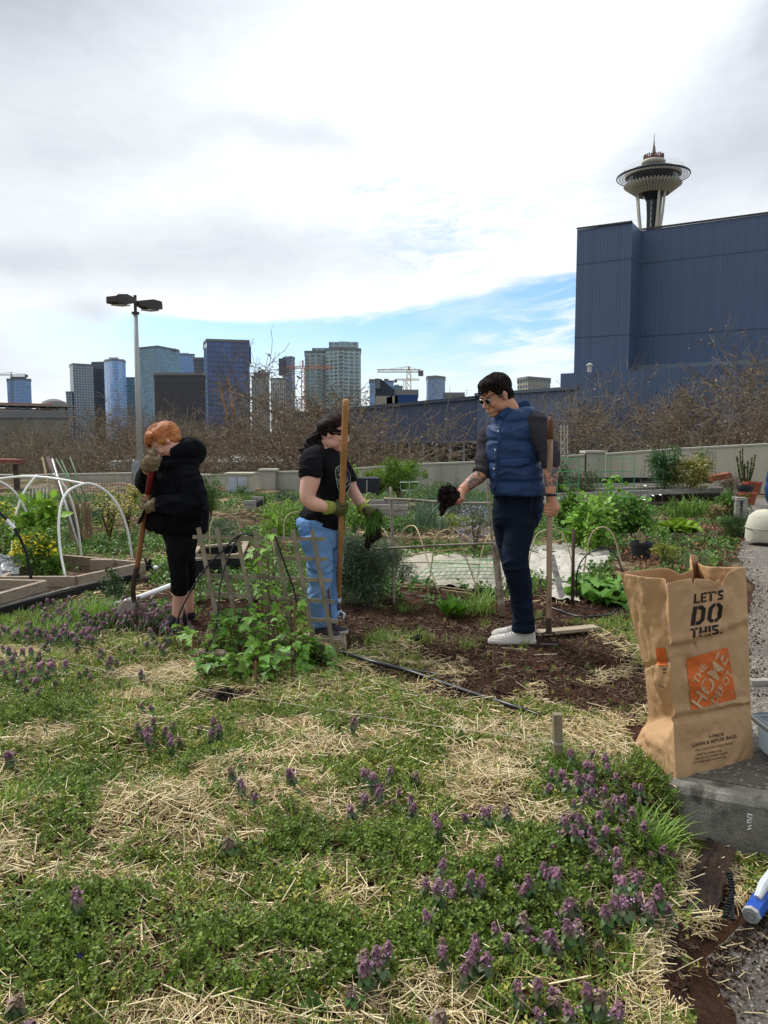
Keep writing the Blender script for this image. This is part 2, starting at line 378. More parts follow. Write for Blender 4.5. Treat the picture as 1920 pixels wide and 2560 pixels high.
pe = [Vector((KA.x+.02, kerb_y(KA.x+.02)+.10, 0))]+[q_ for a_, b_ in zip(pe, pe[1:]) for q_ in [a_.lerp(b_, t_/8)+Vector((rnd.uniform(-.014, .014), rnd.uniform(-.014, .014), 0)) for t_ in range(8)]]+[pe[-1]]+[Vector((30, pe[-1].y+2, 0)), Vector((30, kerb_y(3)+.10, 0)), Vector((3, kerb_y(3)+.10, 0))]
sheet('upper_path', pe, .028, agg_mat('aggregate_upper', 45, '#8F8B80', '#57534C', '#6F6A60'))
# kerb: a long concrete step with a rounded lip
kb = MB(); K0 = Vector((KA.x-.03, kerb_y(KA.x-.03), 0)); K1 = Vector((6, kerb_y(6), 0)); kd = (K1-K0).normalized(); kn = Vector((-kd.y, kd.x, 0))
prof = [(0, -.3), (0, -.012), (.012, .012), (.035, .024), (.13, .026), (.13, -.3)]
RR = []
for i in range(41):
    p = K0+(K1-K0)*i/40
    RR.append(np.array([p+kn*(a+.004*math.sin(i*3.1+b*9))+Vector((0, 0, b)) for a, b in prof]))
kb.rings(RR)
struct(kb.build('concrete_kerb', pmat('kerb_concrete', '#8A867C', .9, .35, 9, .6, 90, col2='#57534B', c2s=5)))
lp = [G(*p, -.185) for p in ((1560, 2700), (1680, 2560), (1740, 2430), (1830, 2340), (1925, 2240))]+[Vector((2.2, 2.55, 0)), Vector((6, 3.1, 0)), Vector((6, -3, 0)), Vector((.5, -3, 0))]
# low path edge is broken up so the soil spills over it
def jag(P_, k, a):
    o = []
    for i in range(len(P_)-1):
        for j in range(k):
            p = P_[i].lerp(P_[i+1], j/k); o.append(p+Vector((rnd.uniform(-a, a), rnd.uniform(-a, a), 0)))
    return o+[P_[-1]]
lp = jag(lp[:5], 8, .005)+lp[5:]
sheet('lower_path', lp, -.178, agg_mat('aggregate_lower', 62, '#8E8A80', '#45423D', '#5C574F'))
CZ = -12.0
cgm = pmat('city_ground', '#5B564B', .9, .3, .05, col2='#3F4633', c2s=.02)
me = bpy.data.meshes.new('city_ground'); me.from_pydata([(-9000, -3000, CZ), (9000, -3000, CZ), (9000, 12000, CZ), (-9000, 12000, CZ)], [], [(0, 1, 2, 3)])
struct(link('city_ground', me, cgm))
# deck slab under the garden (roof of a parking structure)
mb = MB(); mb.box((-3, 8, -.75), (86, 39, .8)); struct(mb.build('roof_deck', pmat('deck_concrete', '#8A877E', .9)))
# ================================================================ parapet wall
wallm = pmat('parapet_concrete', '#A6A498', .9, .12, 2, .3, 60, col2='#7F8070', c2s=1.6, c2lo=.5, c2hi=.72, stretch=(1.5, 1.5, .25))
WP = [(-14, 30.0, .62), ((-60-960)/F*26, 26, .44), (-8.0, 25.2, .30), (-3.9, 22.6, .18), (-2.2, 20.8, .25), (.15, 19.8, .45)]
def wallrun(name, pts, m, lab, grp='parapet walls round the garden', capm=None):
    o = thing(name, pts[0][0:2]+(0,), lab, 'wall', grp)
    mb = MB(); cp = MB(); T = .25
    for (x0, y0, z0), (x1, y1, z1) in zip(pts, pts[1:]):
        a, b = Vector((x0, y0, 0)), Vector((x1, y1, 0)); dd = (b-a).normalized(); nn = Vector((-dd.y, dd.x, 0))
        vs = [a, b, b+nn*T, a+nn*T]; V = [(v.x, v.y, -.6) for v in vs]+[(vs[0].x, vs[0].y, z0), (vs[1].x, vs[1].y, z1), (vs[2].x, vs[2].y, z1), (vs[3].x, vs[3].y, z0)]
        mb.add(V, [(3, 2, 1, 0), (4, 5, 6, 7), (0, 1, 5, 4), (1, 2, 6, 5), (2, 3, 7, 6), (3, 0, 4, 7)])
        ov = .03; vs = [a-nn*ov, b-nn*ov, b+nn*(T+ov), a+nn*(T+ov)]; zs = [z0, z1, z1, z0]
        cp.add([(v.x, v.y, z+.003) for v, z in zip(vs, zs)]+[(v.x, v.y, z+.045) for v, z in zip(vs, zs)], [(3, 2, 1, 0), (4, 5, 6, 7), (0, 1, 5, 4), (1, 2, 6, 5), (2, 3, 7, 6), (3, 0, 4, 7)])
    mb.build('wall_face', m, o); cp.build('coping', capm or pmat('coping_concrete', '#A9A89C', .9, .1, 2), o); return o
def wz(py, dd): return P(960, py, dd).z
def wpt(px, py, dd): p = P(px, py, dd); return (p.x, p.y, p.z)
wallrun('parapet_wall', [wpt(-900, 1180, 30), wpt(40, 1190, 26), wpt(345, 1185, 24.2), wpt(520, 1190, 23), wpt(650, 1183, 21.5)], wallm, 'low weathered grey concrete wall behind the hoops and the hooded gardener')
wallrun('parapet_wall', [wpt(688, 1183, 21), wpt(800, 1180, 20.6), wpt(1050, 1163, 20)], wallm, 'low stained concrete wall left of the leafy round shrub, behind the woman in the black shirt')
wallrun('parapet_wall', [wpt(1050, 1163, 20), wpt(1230, 1156, 19.5), wpt(1462, 1140, 18.9)], wallm, 'grey concrete wall behind the man in the blue vest')
wallrun('parapet_wall', [wpt(1515, 1138, 19.6), wpt(1700, 1125, 19.3), wpt(2200, 1098, 18.8), wpt(3500, 1030, 18)], pmat('cream_concrete', '#B7B2A1', .9, .08, 2, .2, 60, col2='#8E8B7A', c2s=1.1, c2lo=.55, c2hi=.75, stretch=(1.5, 1.5, .3)), 'taller cream concrete wall at the right behind the timber raised bed')
def pillar(x0, x1, yt, dd, lab):
    a, b = P(x0, yt, dd), P(x1, yt, dd); o = thing('wall_pillar', ((a.x+b.x)/2, dd, 0), lab, 'pillar', 'square piers in the concrete wall')
    mb = MB(); mb.box(((a.x+b.x)/2, dd+.2, (a.z-.6)/2), (b.x-a.x, .5, a.z+.6)); mb.build('pier', wallm, o)
    mb = MB(); mb.box(((a.x+b.x)/2, dd+.2, a.z+.03), (b.x-a.x+.08, .58, .05)); mb.build('pier_cap', pmat('coping_concrete', '#BDBCB2'), o)
pillar(650, 688, 1178, 20.8, 'concrete pier in the wall just left of the woman in the black shirt')
pillar(1465, 1513, 1133, 19.0, 'wide concrete pier in the wall right of the man in the blue vest')
def mv_(me):
    a = np.empty(len(me.vertices)*3); me.vertices.foreach_get('co', a); return a.reshape(-1, 3)
# ================================================================ skyline
def prism(name, foot, ztop, zb, m, parent=None, slope=None):
    k = len(foot); me = bpy.data.meshes.new(name); A = sum(foot[i][0]*foot[(i+1) % k][1]-foot[(i+1) % k][0]*foot[i][1] for i in range(k))
    if A < 0: foot = foot[::-1]
    zt = [ztop]*k if np.isscalar(ztop) else list(ztop if A >= 0 else ztop[::-1])
    V = []; Fc = []; UV = []; u = 0
    for i in range(k):
        a, b = foot[i], foot[(i+1) % k]; L = math.hypot(b[0]-a[0], b[1]-a[1]); n = len(V)
        V += [(a[0], a[1], zb), (b[0], b[1], zb), (b[0], b[1], zt[(i+1) % k]), (a[0], a[1], zt[i])]; Fc.append((n, n+1, n+2, n+3))
        UV += [(u, 0), (u+L, 0), (u+L, zt[(i+1) % k]-zb), (u, zt[i]-zb)]; u += L
    n = len(V); V += [(f[0], f[1], z) for f, z in zip(foot, zt)]; Fc.append(tuple(range(n, n+k))); UV += [(0, 0)]*k
    me.from_pydata(V, [], Fc); me.update(); uv = me.uv_layers.new(name='UVMap')
    for i, c in enumerate(UV): uv.data[i].uv = c
    return link(name, me, m, parent)
def X(px, py, dd): return P(px, py, dd).x
def pxf(L, back=30, py=1000):      # footprint: front points (px, dist) left to right + shifted back points
    fr = [(X(px, py, dd), dd) for px, dd in L]; x0, x1 = fr[0], fr[-1]
    return fr+[(x1[0]*(1+back/x1[1]*.98), x1[1]+back), (x0[0]*(1+back/x0[1]*1.02), x0[1]+back)]
def tz(py, dd): return P(960, py, dd).z
roofm = pmat('roof_grey', '#77797A', .9, .1, .05)
FG = {}
def fm(k, *a, **b):
    if k not in FG: FG[k] = facade(k, *a, **b)
    return FG[k]
def bld(lab, L, py, m, back=35, roof=None, name='tower_block', cat='building', extra=None, grp='downtown buildings on the skyline'):
    d0 = L[0][1]; f = pxf(L, back, py); cx = sum(p[0] for p in f)/len(f); cy = sum(p[1] for p in f)/len(f)
    o = thing(name, (cx, cy, CZ), lab, cat, grp); z = tz(py, d0)
    prism('facade_walls', f, z, CZ, m, o)
    mb = MB()
    for i in range(len(f)):
        a, b = f[i], f[(i+1) % len(f)]; mb.beam((a[0], a[1], z+.9), (b[0], b[1], z+.9), .8, 1.8)
    mb.build('roof_parapet', roofm, o)
    for j, e in enumerate(extra or []):   # (px0, px1, py_top, material, partname, setback)
        x0, x1, pt, mm, nm, sb = e; fx = pxf([(x0, d0+sb), (x1, d0+sb)], 18, pt); prism(nm, fx, tz(pt, d0), z-1, mm or roofm, o)
    return o
g1 = fm('glass_sky', '#7F9FC0', '#5E86B8', 3, 3.6, .9, .85, .18); g2 = fm('glass_navy', '#34466A', '#2A4E86', 3, 3.8, .93, .88, .2, .12, .35)
g3 = fm('glass_teal', '#6A8896', '#4A7894', 2.4, 3.6, .75, .8, .4, .2); gd = fm('glass_dark', '#4A5260', '#2C3A4E', 3, 3.6, .7, .7, .4)
gc = fm('concrete_grid', '#8E9599', '#4A5563', 3.4, 3.3, .6, .55, .35); gres = fm('pale_residential', '#A3B4B2', '#58707C', 5.2, 3.1, .7, .6, .5); gstripe = fm('striped_white', '#B9BBB9', '#454B52', 2.6, 90, .45, .99, .1)
gbei = fm('beige_grid', '#8F8A7B', '#3A4A58', 4, 3.2, .6, .55, .4); gcon = fm('site_frame', '#33323A', '#15171F', 6, 4, .85, .7, .5, .5)
bld('small pale blue glass block at far left with a dark roof plant', [(17, 900), (77, 905)], 950, g1, 30, extra=[(26, 66, 940, gd, 'roof_plant', 6)])
bld('grey residential tower with blue side, left of the dark tower and white crowned tower', [(174, 1020), (182, 1000), (232, 1015)], 915, gc, 30, extra=[(182, 228, 926, roofm, 'roof_frame', -2)])
bld('short grey tower stub at the foot of the grey residential tower', [(165, 1000), (181, 1001)], 982, gc, 20)
bld('dark glass tower between the grey tower and the white crowned tower', [(229, 1060), (262, 1055)], 908, gd, 30)
cur = [(260+i*6.7, 930-22*math.sin(math.pi*(i+.5)/9)) for i in range(9)]
bld('slim sky blue curved glass tower with a white crown', cur, 905, fm('glass_light', '#A9BDD2', '#6F9BD0', 2.2, 3.4, .88, .84, .3), 25, extra=[(262, 311, 897, pmat('white_crown', '#C9CFD2'), 'crown', 2), (272, 296, 892, gc, 'roof_drum', 6)])
bld('squat teal roofed block half hidden behind the lamp post', [(314, 1100), (343, 1100)], 946, g3, 25)
bld('broad teal glass tower right of the lamp post, its right face scribbled with dark panels', [(344, 830), (394, 812), (448, 850)], 873, g3, 45, extra=[(392, 440, 869, roofm, 'roof_screen', 8)])
bld('stepped pale blue office tower peeking between teal tower and navy slab', [(446, 1000), (486, 1000)], 888, g1, 30, extra=[(446, 472, 881, pmat('white_crown', '#C9CFD2'), 'stepped_top', 4)])
bld('purple-black glass slab touching the left side of the navy slab', [(484, 760), (513, 760)], 898, gd, 30)
bld('dark half-built block with bare floors in front of the teal tower', [(385, 560), (512, 560)], 938, gcon, 35)
bld('huge navy glass slab, the widest tower in the skyline', [(509, 642), (517, 620), (623, 628)], 861, g2, 40, extra=[(517, 628, 905, g2, 'side_wing', 3)])
bld('plain grey concrete block right of the navy slab', [(629, 900), (652, 900)], 943, gc, 25)
bld('concrete tower with an overhanging hat-like top storey', [(637, 1150), (673, 1150)], 934, gc, 30, extra=[(634, 675, 930, gc, 'hat_storey', -3), (646, 661, 924, gbei, 'roof_house', 6)])
bld('white block with dark vertical stripes', [(677, 1100), (716, 1100)], 948, gstripe, 30, extra=[(712, 721, 942, g1, 'glass_wedge', 2)])
bld('tall narrow navy tower rising above the striped white block', [(707, 1500), (728, 1480), (737, 1500)], 895, fm('navy_plain', '#33425F', '#26365A', 3, 4, .8, .7, .2), 35, extra=[(697, 712, 938, gd, 'low_wing', -4)])
o = bld('left and lower of the twin pale green apartment towers', [(762, 700), (818, 700)], 882, gres, 30, extra=[(780, 818, 868, gres, 'upper_storeys', 5)])
o2 = bld('right and taller of the twin pale green apartment towers', [(814, 690), (846, 680), (902, 690)], 876, gres, 30, extra=[(822, 896, 853, gres, 'upper_storeys', 5), (846, 870, 851, roofm, 'lift_house', 8)])
for O, x0, x1, yt, dd in ((o, 762, 815, 890, 699), (o2, 848, 900, 880, 682)):
    for c in range(2):
        xa = X(x0 if c == 0 else x1-12, yt, dd); xb = X(x0+12 if c == 0 else x1, yt, dd)
        for k in range(20): mb = MB(); mb.box(((xa+xb)/2, dd-1, tz(yt, dd)-3.1*k), (xb-xa, 1.8, .35)); mb.build('balcony_slab', pmat('balcony_white', '#B5BDBB'), O)
bld('dark angular block with a sloped roof edge left of the yellow crane', [(940, 330), (945, 322), (1008, 330)], 985, gd, 20)
sb = thing('angular_hall', (8, 345, CZ), 'black wedge-roofed hall with a louvred square left of the yellow crane', 'building', 'downtown buildings on the skyline')
f = pxf([(938, 310), (952, 310), (993, 315)], 22); prism('facade_walls', f, [tz(946, 310), tz(947, 310), tz(980, 315), tz(980, 315), tz(946, 310)], CZ, pmat('black_cladding', '#2C3340', .6), sb)
mb = MB(); 
for k in range(4): x = X(940+k*3, 960, 309); mb.box((x, 308.9, tz(960, 309)), (.25, .3, 3.4))
mb.build('louvre', pmat('louvre_grey', '#8C9198'), sb)
bld('blue grey glass block just behind the wedge-roofed hall, left side', [(924, 500), (945, 500)], 955, g1, 20)
bld('pale stepped tower just behind the wedge-roofed hall', [(958, 900), (984, 900)], 955, g1, 25, extra=[(960, 972, 946, gres, 'upper_storeys', 4)])
bld('small blue pointed tower left of the yellow crane mast', [(982, 1000), (1006, 1000)], 968, g3, 25, extra=[(986, 998, 961, g3, 'upper_storeys', 4)])
bld('blue grey tower with rounded corner between the yellow crane and the man with sunglasses', [(1066, 640), (1069, 634), (1090, 628), (1113, 640)], 947, fm('bluegrey_tower', '#7C8A96', '#3F6FA6', 3.4, 3.3, .7, .7, .4), 25, extra=[(1066, 1092, 940, roofm, 'roof_drum', 5), (1092, 1112, 945, gc, 'roof_plant', 5)])
bld('stepped beige apartment tower between the man and the big blue hall', [(1294, 520), (1320, 505), (1376, 520)], 952, gbei, 25, extra=[(1300, 1368, 947, gbei, 'set_back_storey', 4), (1319, 1355, 941, gbei, 'penthouse', 8)])
bld('low cream roofed block just above the dark hall roof', [(1110, 400), (1160, 400)], 990, gbei, 18, extra=[(1118, 1146, 986, pmat('cream_roof', '#9B9484'), 'roof_hut', 3)])
bld('black service block under the yellow crane', [(990, 240), (1043, 240)], 989, pmat('black_cladding', '#2C3340'), 15)
# cranes
def crane(lab, px, pyb, pyt, jl, jr, pyj, dd, w, m):
    b = P(px, pyb, dd); t = P(px, pyt, dd); o = thing('tower_crane', (b.x, dd, CZ), lab, 'crane', 'tower cranes on the skyline')
    def lattice(mb, a, c, w, n, up):
        a, c = Vector(a), Vector(c); x = (c-a).normalized(); y = Vector((0, 1, 0)); z = x.cross(y)
        cs = [y*w/2+z*w/2, y*w/2-z*w/2, -y*w/2-z*w/2, -y*w/2+z*w/2]
        for q in cs: mb.tube([a+q, c+q], w*.075, 4)
        for i in range(n):
            p, r = a.lerp(c, i/n), a.lerp(c, (i+1)/n)
            for s in (0, 2): mb.tube([p+cs[s], r+cs[s+1]], w*.05, 3); mb.tube([p+cs[s+1], r+cs[s]], w*.05, 3)
    zj = tz(pyj, dd); mb = MB(); lattice(mb, (b.x, dd, CZ), (b.x, dd, zj), w, 16, 0); mb.build('mast', m, o)
    mb = MB(); lattice(mb, (X(jl, pyj, dd), dd, zj), (X(jr, pyj, dd), dd, zj), w*.7, 24, 0); mb.build('jib', m, o)
    mb = MB(); mb.tube([(b.x, dd, zj), (b.x, dd, t.z)], w*.25, 4)
    for x in (jl, jr, (jl+px)/2): mb.tube([(b.x, dd, t.z), (X(x, pyj, dd), dd, zj)], w*.05, 3)
    mb.build('apex_and_ties', m, o)
    s_ = jr if abs(jr-px) < abs(jl-px) else jl; mb = MB(); mb.box((X(s_, pyj, dd), dd, zj-w*.6), (w*1.2, w, w*1.3)); mb.build('counterweight', pmat('crane_grey', '#6B6B68'), o)
    return o
ym = pmat('crane_yellow', '#B9A77C', .6); om = pmat('crane_orange', '#B8704A', .6)
crane('pale yellow tower crane with the long jib standing above the dark hall', 1022, 990, 916, 943, 1052, 927, 420, 2.2, ym)
crane('small distant crane just behind the pale yellow tower crane', 1011, 985, 949, 989, 1048, 949, 800, 2.4, ym)
crane('orange tower crane left of the twin pale green apartment towers', 758, 1000, 901, 716, 833, 919, 560, 2.2, om)
crane('grey crane on the roof at the far left edge', 30, 970, 930, -30, 66, 937, 800, 2.0, pmat('crane_grey', '#6B6B68'))
for px, py, lab in ((562, 942, 'right one of two orange crane booms standing before the navy slab'), (540, 955, 'left one of two orange crane booms standing before the navy slab')):  # solid brown rods imitating crane arms reflected in the navy slab's glass
    a = P(px+28, 1040, 330); b = P(px+6, py, 330); o = thing('crane_boom', a, lab, 'crane', 'orange booms before the navy slab')
    mb = MB(); mb.tube([a-Vector((0, 0, 15)), a, b], [.6, .6, .45], 5); mb.build('boom', pmat('boom_rust', '#8F6A52', .8), o)
    mb = MB(); mb.tube([b, P(px+40, 1030, 331)], .12, 3); mb.box(P(px+40, 1035, 331), (.6, .6, 3)); mb.build('boom_mast', MC['boom_rust'], o)
# stadium-like open deck at far left
st_ = thing('parking_structure', P(80, 1040, 300), 'open concrete deck with orange edges at the far left below the skyline', 'building')
mb = MB(); mo = MB(); cm = MB()
for k, py in enumerate((1007, 1022, 1036)):
    a, b = P(-300, py, 260), P(166, py+2, 300); mb.beam((a.x, a.y, a.z), (b.x, b.y, a.z), 24, .5); mo.beam((a.x, a.y-12, a.z+.55), (b.x, b.y-12, a.z+.55), .3, .5)
for k in range(18):
    t = k/17; a, b = P(-300, 1010, 250), P(166, 1010, 290); p = a.lerp(b, t); cm.box((p.x, p.y, -2), (.8, .8, 30))
mb.build('deck_slabs', pmat('deck_concrete', '#8A877E'), st_); mo.build('orange_guard', pmat('orange_guard', '#A8654C', .8), st_); cm.build('columns', pmat('column_grey', '#6B6862'), st_)
bld('long grey retaining block under the open orange-edged deck', [(-300, 200), (165, 210)], 1043, pmat('retaining_grey', '#77746B', .9, .1, .1), 12, name='retaining_building', grp=None)
o = thing('small_dome', P(135, 1010, 500), 'tiny grey domed roof behind the open deck', 'building'); mb = MB(); c = P(135, 1010, 500)
mb.lathe([(8.5, CZ), (8.5, c.z-1), (6.5, c.z+1.5), (3, c.z+3), (.1, c.z+3.3)], (c.x, c.y), 16); mb.build('dome_shell', pmat('dome_grey', '#6E6D6C'), o)
# ---------------------------------------------------------------- near dark hall with window strip
def corr(name, col, w=.6, dark=.75, joints=()):
    m = bpy.data.materials.new(name); m.use_nodes = True; nt = m.node_tree; nt.nodes.clear(); N = NT(nt)
    u = N.xyz(N.n('ShaderNodeUVMap').outputs[0]); fr = N.m('FRACT', N.m('DIVIDE', u[0], w))
    gr = N.m('LESS_THAN', fr, .14); c = lin(col)
    pw = N.n('ShaderNodeTexWhiteNoise', noise_dimensions='1D'); N.put(pw.inputs['W'], N.m('FLOOR', N.m('DIVIDE', u[0], w)))
    a = N.mix(pw.outputs[0], tuple(k*.93 for k in c), tuple(k*1.07 for k in c))
    a = N.mix(N.m('MULTIPLY', N.ss(N.noise(N.vec(N.m('MULTIPLY', u[0], .6), N.m('MULTIPLY', u[1], .08)), 1, 5), .4, .8), .35), a, tuple(k*.8 for k in c))
    a = N.mix(gr, a, tuple(k*dark for k in c))
    for j in joints: a = N.mix(N.m('LESS_THAN', N.m('ABSOLUTE', N.m('SUBTRACT', u[1], j)), .07), a, tuple(k*.45 for k in c))
    b = N.n('ShaderNodeBsdfPrincipled'); N.put(b.inputs['Base Color'], a); b.inputs['Roughness'].default_value = .45
    bp = N.n('ShaderNodeBump'); bp.inputs['Strength'].default_value = .6; bp.inputs['Distance'].default_value = .05
    N.put(bp.inputs['Height'], N.ss(fr, .05, .16)); nt.links.new(bp.outputs[0], b.inputs['Normal'])
    o = N.n('ShaderNodeOutputMaterial'); nt.links.new(b.outputs[0], o.inputs[0]); return m
navy = corr('navy_siding', '#404C64', 1.6, .82); navy2 = corr('navy_ribbed', '#46556E', .9, .6)
hall = thing('dark_hall', (8, 65, CZ), 'long low navy metal-clad hall with a strip of windows behind the garden wall', 'building')
zt = tz(1006, 75)
A, B, C_ = (X(700, 1000, 78), 78), (X(1190, 1000, 68), 68), (X(1445, 1000, 58.5), 58.5)
prism('cladding', [A, B, (B[0]+4, B[1]+20), (A[0], A[1]+20)], [zt-1.2, zt, zt, zt-1.2], CZ, navy, hall)
prism('ribbed_cladding', [B, C_, (C_[0]+4, C_[1]+20), (B[0]+4.2, B[1]+20)], zt+.25, CZ, navy2, hall)
nb = Vector((B[0]-A[0], B[1]-A[1], 0)).normalized(); nn = Vector((nb.y, -nb.x, 0))
def hpt(px, z, off):
    t = None; rx = X(px, 1120, 1.); # intersect ray x=rx*y with line A-B
    t = (rx*A[1]-A[0])/((B[0]-A[0])-rx*(B[1]-A[1])); p = Vector((A[0]+(B[0]-A[0])*t, A[1]+(B[1]-A[1])*t, z)); return p+nn*off
zw0, zw1 = tz(1150, 73), tz(1107, 73)
wm = pmat('window_black', '#10141B', .08, .1, spec=.6); fmt = pmat('mullion_grey', '#8E969E', .4)
for k in range(9):
    xa, xb = 890+k*34, 890+(k+1)*34; p, q_ = hpt(xa, (zw0+zw1)/2, .12), hpt(xb, (zw0+zw1)/2, .12); w = MB(); w.beam(p, q_, .08, zw1-zw0); wi = w.build('window', wm, hall)
    w = MB(); w.beam(hpt(xa, zw0, .2), hpt(xa, zw1, .2), .16, .16); w.build('mullion', fmt, wi)
w = MB(); w.beam(hpt(880, zw0-.25, .25), hpt(1200, zw0-.25, .25), .3, .35); w.beam(hpt(880, zw1+.12, .2), hpt(1200, zw1+.12, .2), .2, .2); w.build('sill_band', pmat('sill_blue', '#5A6676'), hall)
w = MB(); w.beam((A[0], A[1]-.1, zt-1.15), (B[0], B[1]-.1, zt+.1), .4, .3); w.beam((B[0], B[1]-.1, zt+.35), (C_[0], C_[1]-.1, zt+.35), .4, .25); w.build('roof_edge', pmat('roof_edge', '#4A525E'), hall)
o = thing('rooftop_container', P(965, 1000, 74), 'cream and blue containers lined up on the dark hall roof', 'container')
w = MB(); w.box(P(960, 1003, 76), (1.6, 2, .9)); w.box(P(985, 1003, 76), (.7, 2, .9)); w.build('cream_box', pmat('cream_roof', '#9B9484'), o)
w = MB(); w.box(P(973, 1004, 76), (.5, 2, .8)); w.box(P(1015, 1000, 76), (2.2, 2, .9)); w.build('blue_box', pmat('blue_box', '#2C4672'), o)
# ---------------------------------------------------------------- big blue hall
big = thing('blue_hall', (30, 85, CZ), 'huge windowless blue ribbed metal hall with a projecting tower at the right', 'building')
bm = corr('blue_ribbed', '#4B5F7C', .24, .8, joints=(tz(665, 81.6)-CZ, tz(845, 81.6)-CZ, tz(1000, 81)-CZ)); bm2 = corr('blue_ribbed_tower', '#4A5E79', .34, .74, joints=(tz(657, 79)-CZ, tz(842, 79)-CZ))
TA, TB = (X(1440, 700, 80), 80), (X(1577, 700, 77.2), 77.2); dv = Vector((TB[0]-TA[0], TB[1]-TA[1], 0)).normalized(); bn = Vector((-dv.y, dv.x, 0))
ztop = tz(575, 80)
prism('tower_cladding', [TA, TB, (TB[0]+bn.x*9, TB[1]+bn.y*9), (TA[0]+bn.x*9, TA[1]+bn.y*9)], ztop, CZ, bm2, big)
M0 = Vector((TB[0]+bn.x*4, TB[1]+bn.y*4, 0)); M1 = M0+dv*40
prism('main_cladding', [(M0.x-dv.x*3, M0.y-dv.y*3), (M1.x, M1.y), (M1.x+bn.x*30, M1.y+bn.y*30), (M0.x-dv.x*3+bn.x*30, M0.y-dv.y*3+bn.y*30)], ztop+.1, CZ, bm, big)
w = MB()
for a, b, z in ((TA, TB, ztop), ((M0.x, M0.y), (M1.x, M1.y), ztop+.1)): w.beam((a[0]-bn.x*.1, a[1]-bn.y*.1, z+.1), (b[0]-bn.x*.1, b[1]-bn.y*.1, z+.05), .2, .16)
w.build('roof_trim', pmat('trim_brown', '#4E4A48'), big)
LA, LB = (X(1401, 960, 76), 76), (X(1990, 960, 64), 64); zl = tz(934, 76)
prism('low_wing', [LA, LB, (LB[0]+bn.x*12, LB[1]+bn.y*12), (LA[0]+bn.x*9, LA[1]+bn.y*9)], zl, CZ, corr('blue_low', '#4A5C78', .4, .72), big)
w = MB(); w.beam((M0.x-bn.x*.3, M0.y-bn.y*.3, zl+.9), (M1.x-bn.x*.3, M1.y-bn.y*.3, zl+.9), .8, .5); w.build('pale_ledge', pmat('pale_ledge', '#6B7886', .5), big)
o = thing('roof_vent', P(1474, 932, 76), 'small pale vent pipe on the low wing of the blue hall', 'vent'); p = P(1474, 931, 76.6); w = MB(); w.tube([(p.x, p.y, p.z-.3), (p.x, p.y, p.z+.6)], .22, 10); w.build('pipe', pmat('vent_pale', '#B9B4A8'), o)
w = MB(); w.lathe([(.3, p.z+.6), (.34, p.z+.75), (.05, p.z+.9)], (p.x, p.y), 10, True); w.build('vent_cap', pmat('vent_pale', '#B9B4A8'), o)
# ---------------------------------------------------------------- observation tower
nx_, ny_ = X(1632, 460, 450), 450; C0 = (nx_, ny_)
nd = thing('observation_tower', (nx_, ny_, CZ), 'tall white legged observation tower with a dark saucer top rising behind the blue hall', 'tower')
wh = pmat('tower_white', '#B5B0A2', .6, .05); dk = pmat('tower_black', '#1A2226', .25, .1); rd = pmat('tower_rust', '#6A4438', .7)
def z_(cy): return tz(300+cy*.3255, 450)
TS = .93
mb = MB(); mb.lathe([(.9, z_(275)), (.5, z_(200)), (.22, z_(150)), (.12, z_(105))], C0, 6); 
for k in range(3):
    a = k*2.1; mb.tube([(nx_+1.6*math.cos(a), ny_+1.6*math.sin(a), z_(280)), (nx_, ny_, z_(165))], .16, 4)
mb.build('antenna_mast', pmat('mast_grey', '#7B6E66'), nd)
mb = MB(); mb.lathe([(2, z_(300)-.6), (5.9, z_(300)-.2), (5.9, z_(300)+.2), (2, z_(300)+.3)], C0, 32)
for k in range(32):
    a = k/32*2*math.pi; mb.box((nx_+5.6*math.cos(a), ny_+5.6*math.sin(a), z_(298)+.5+.5*(k % 3)/2), (.55, .55, 2.2))
mb.build('beacon_deck', rd, nd)
mb = MB(); mb.lathe([(2, z_(310)), (6.4, z_(312)), (7.0, z_(325)), (6.7, z_(340)), (5.0, z_(356)), (2.6, z_(362)), (2.6, z_(395))], C0, 40); mb.build('top_disc', wh, nd, True)
zr = z_(452)
mb = MB(); mb.lathe([(3.2, zr+5.4), (10, zr+5.2), (14.2, zr+4.3), (15.4, zr+3.3), (15.4, zr+2.6)], C0, 48); mb.build('saucer_roof', pmat('roof_green_black', '#26332F', .35), nd, True)
mb = MB(); mb.lathe([(15.6, zr+2.9), (16.2, zr+2.6), (16.2, zr+1.2), (15.0, zr+1.0)], C0, 48); mb.build('white_band', wh, nd)
mb = MB(); mb.lathe([(14.9, zr+1.4), (15.1, zr+.2), (14.3, zr-3.0)], C0, 48); mb.build('glass_band', pmat('tower_glass', '#141C24', .06, .1, spec=.7), nd)
mb = MB(); mb.lathe([(20.7, zr+1.2), (21.2, zr+1.5), (21.2, zr+.9), (20.7, zr+.6), (20.7, zr+1.2)], C0, 64); mb.build('halo_ring', dk, nd)
mb = MB()
for k in range(72):
    a = k/72*2*math.pi; c, s = math.cos(a), math.sin(a); c2, s2 = math.cos(a+.12), math.sin(a+.12)
    mb.tube([(nx_+16*c, ny_+16*s, zr+1.3), (nx_+21*c2, ny_+21*s2, zr+1.1)], .07, 3); mb.tube([(nx_+16*c2, ny_+16*s2, zr+1.3), (nx_+21*c, ny_+21*s, zr+1.1)], .07, 3)
for r_ in (17.6, 19.2): mb.lathe([(r_, zr+1.28), (r_+.13, zr+1.28), (r_+.13, zr+1.15), (r_, zr+1.15), (r_, zr+1.28)], C0, 64)
for k in range(60):
    a = k/60*2*math.pi; mb.tube([(nx_+15.2*math.cos(a), ny_+15.2*math.sin(a), zr+3), (nx_+17*math.cos(a), ny_+17*math.sin(a), zr+6)], .05, 3)
mb.build('halo_grille', pmat('grille_grey', '#3A4542'), nd)
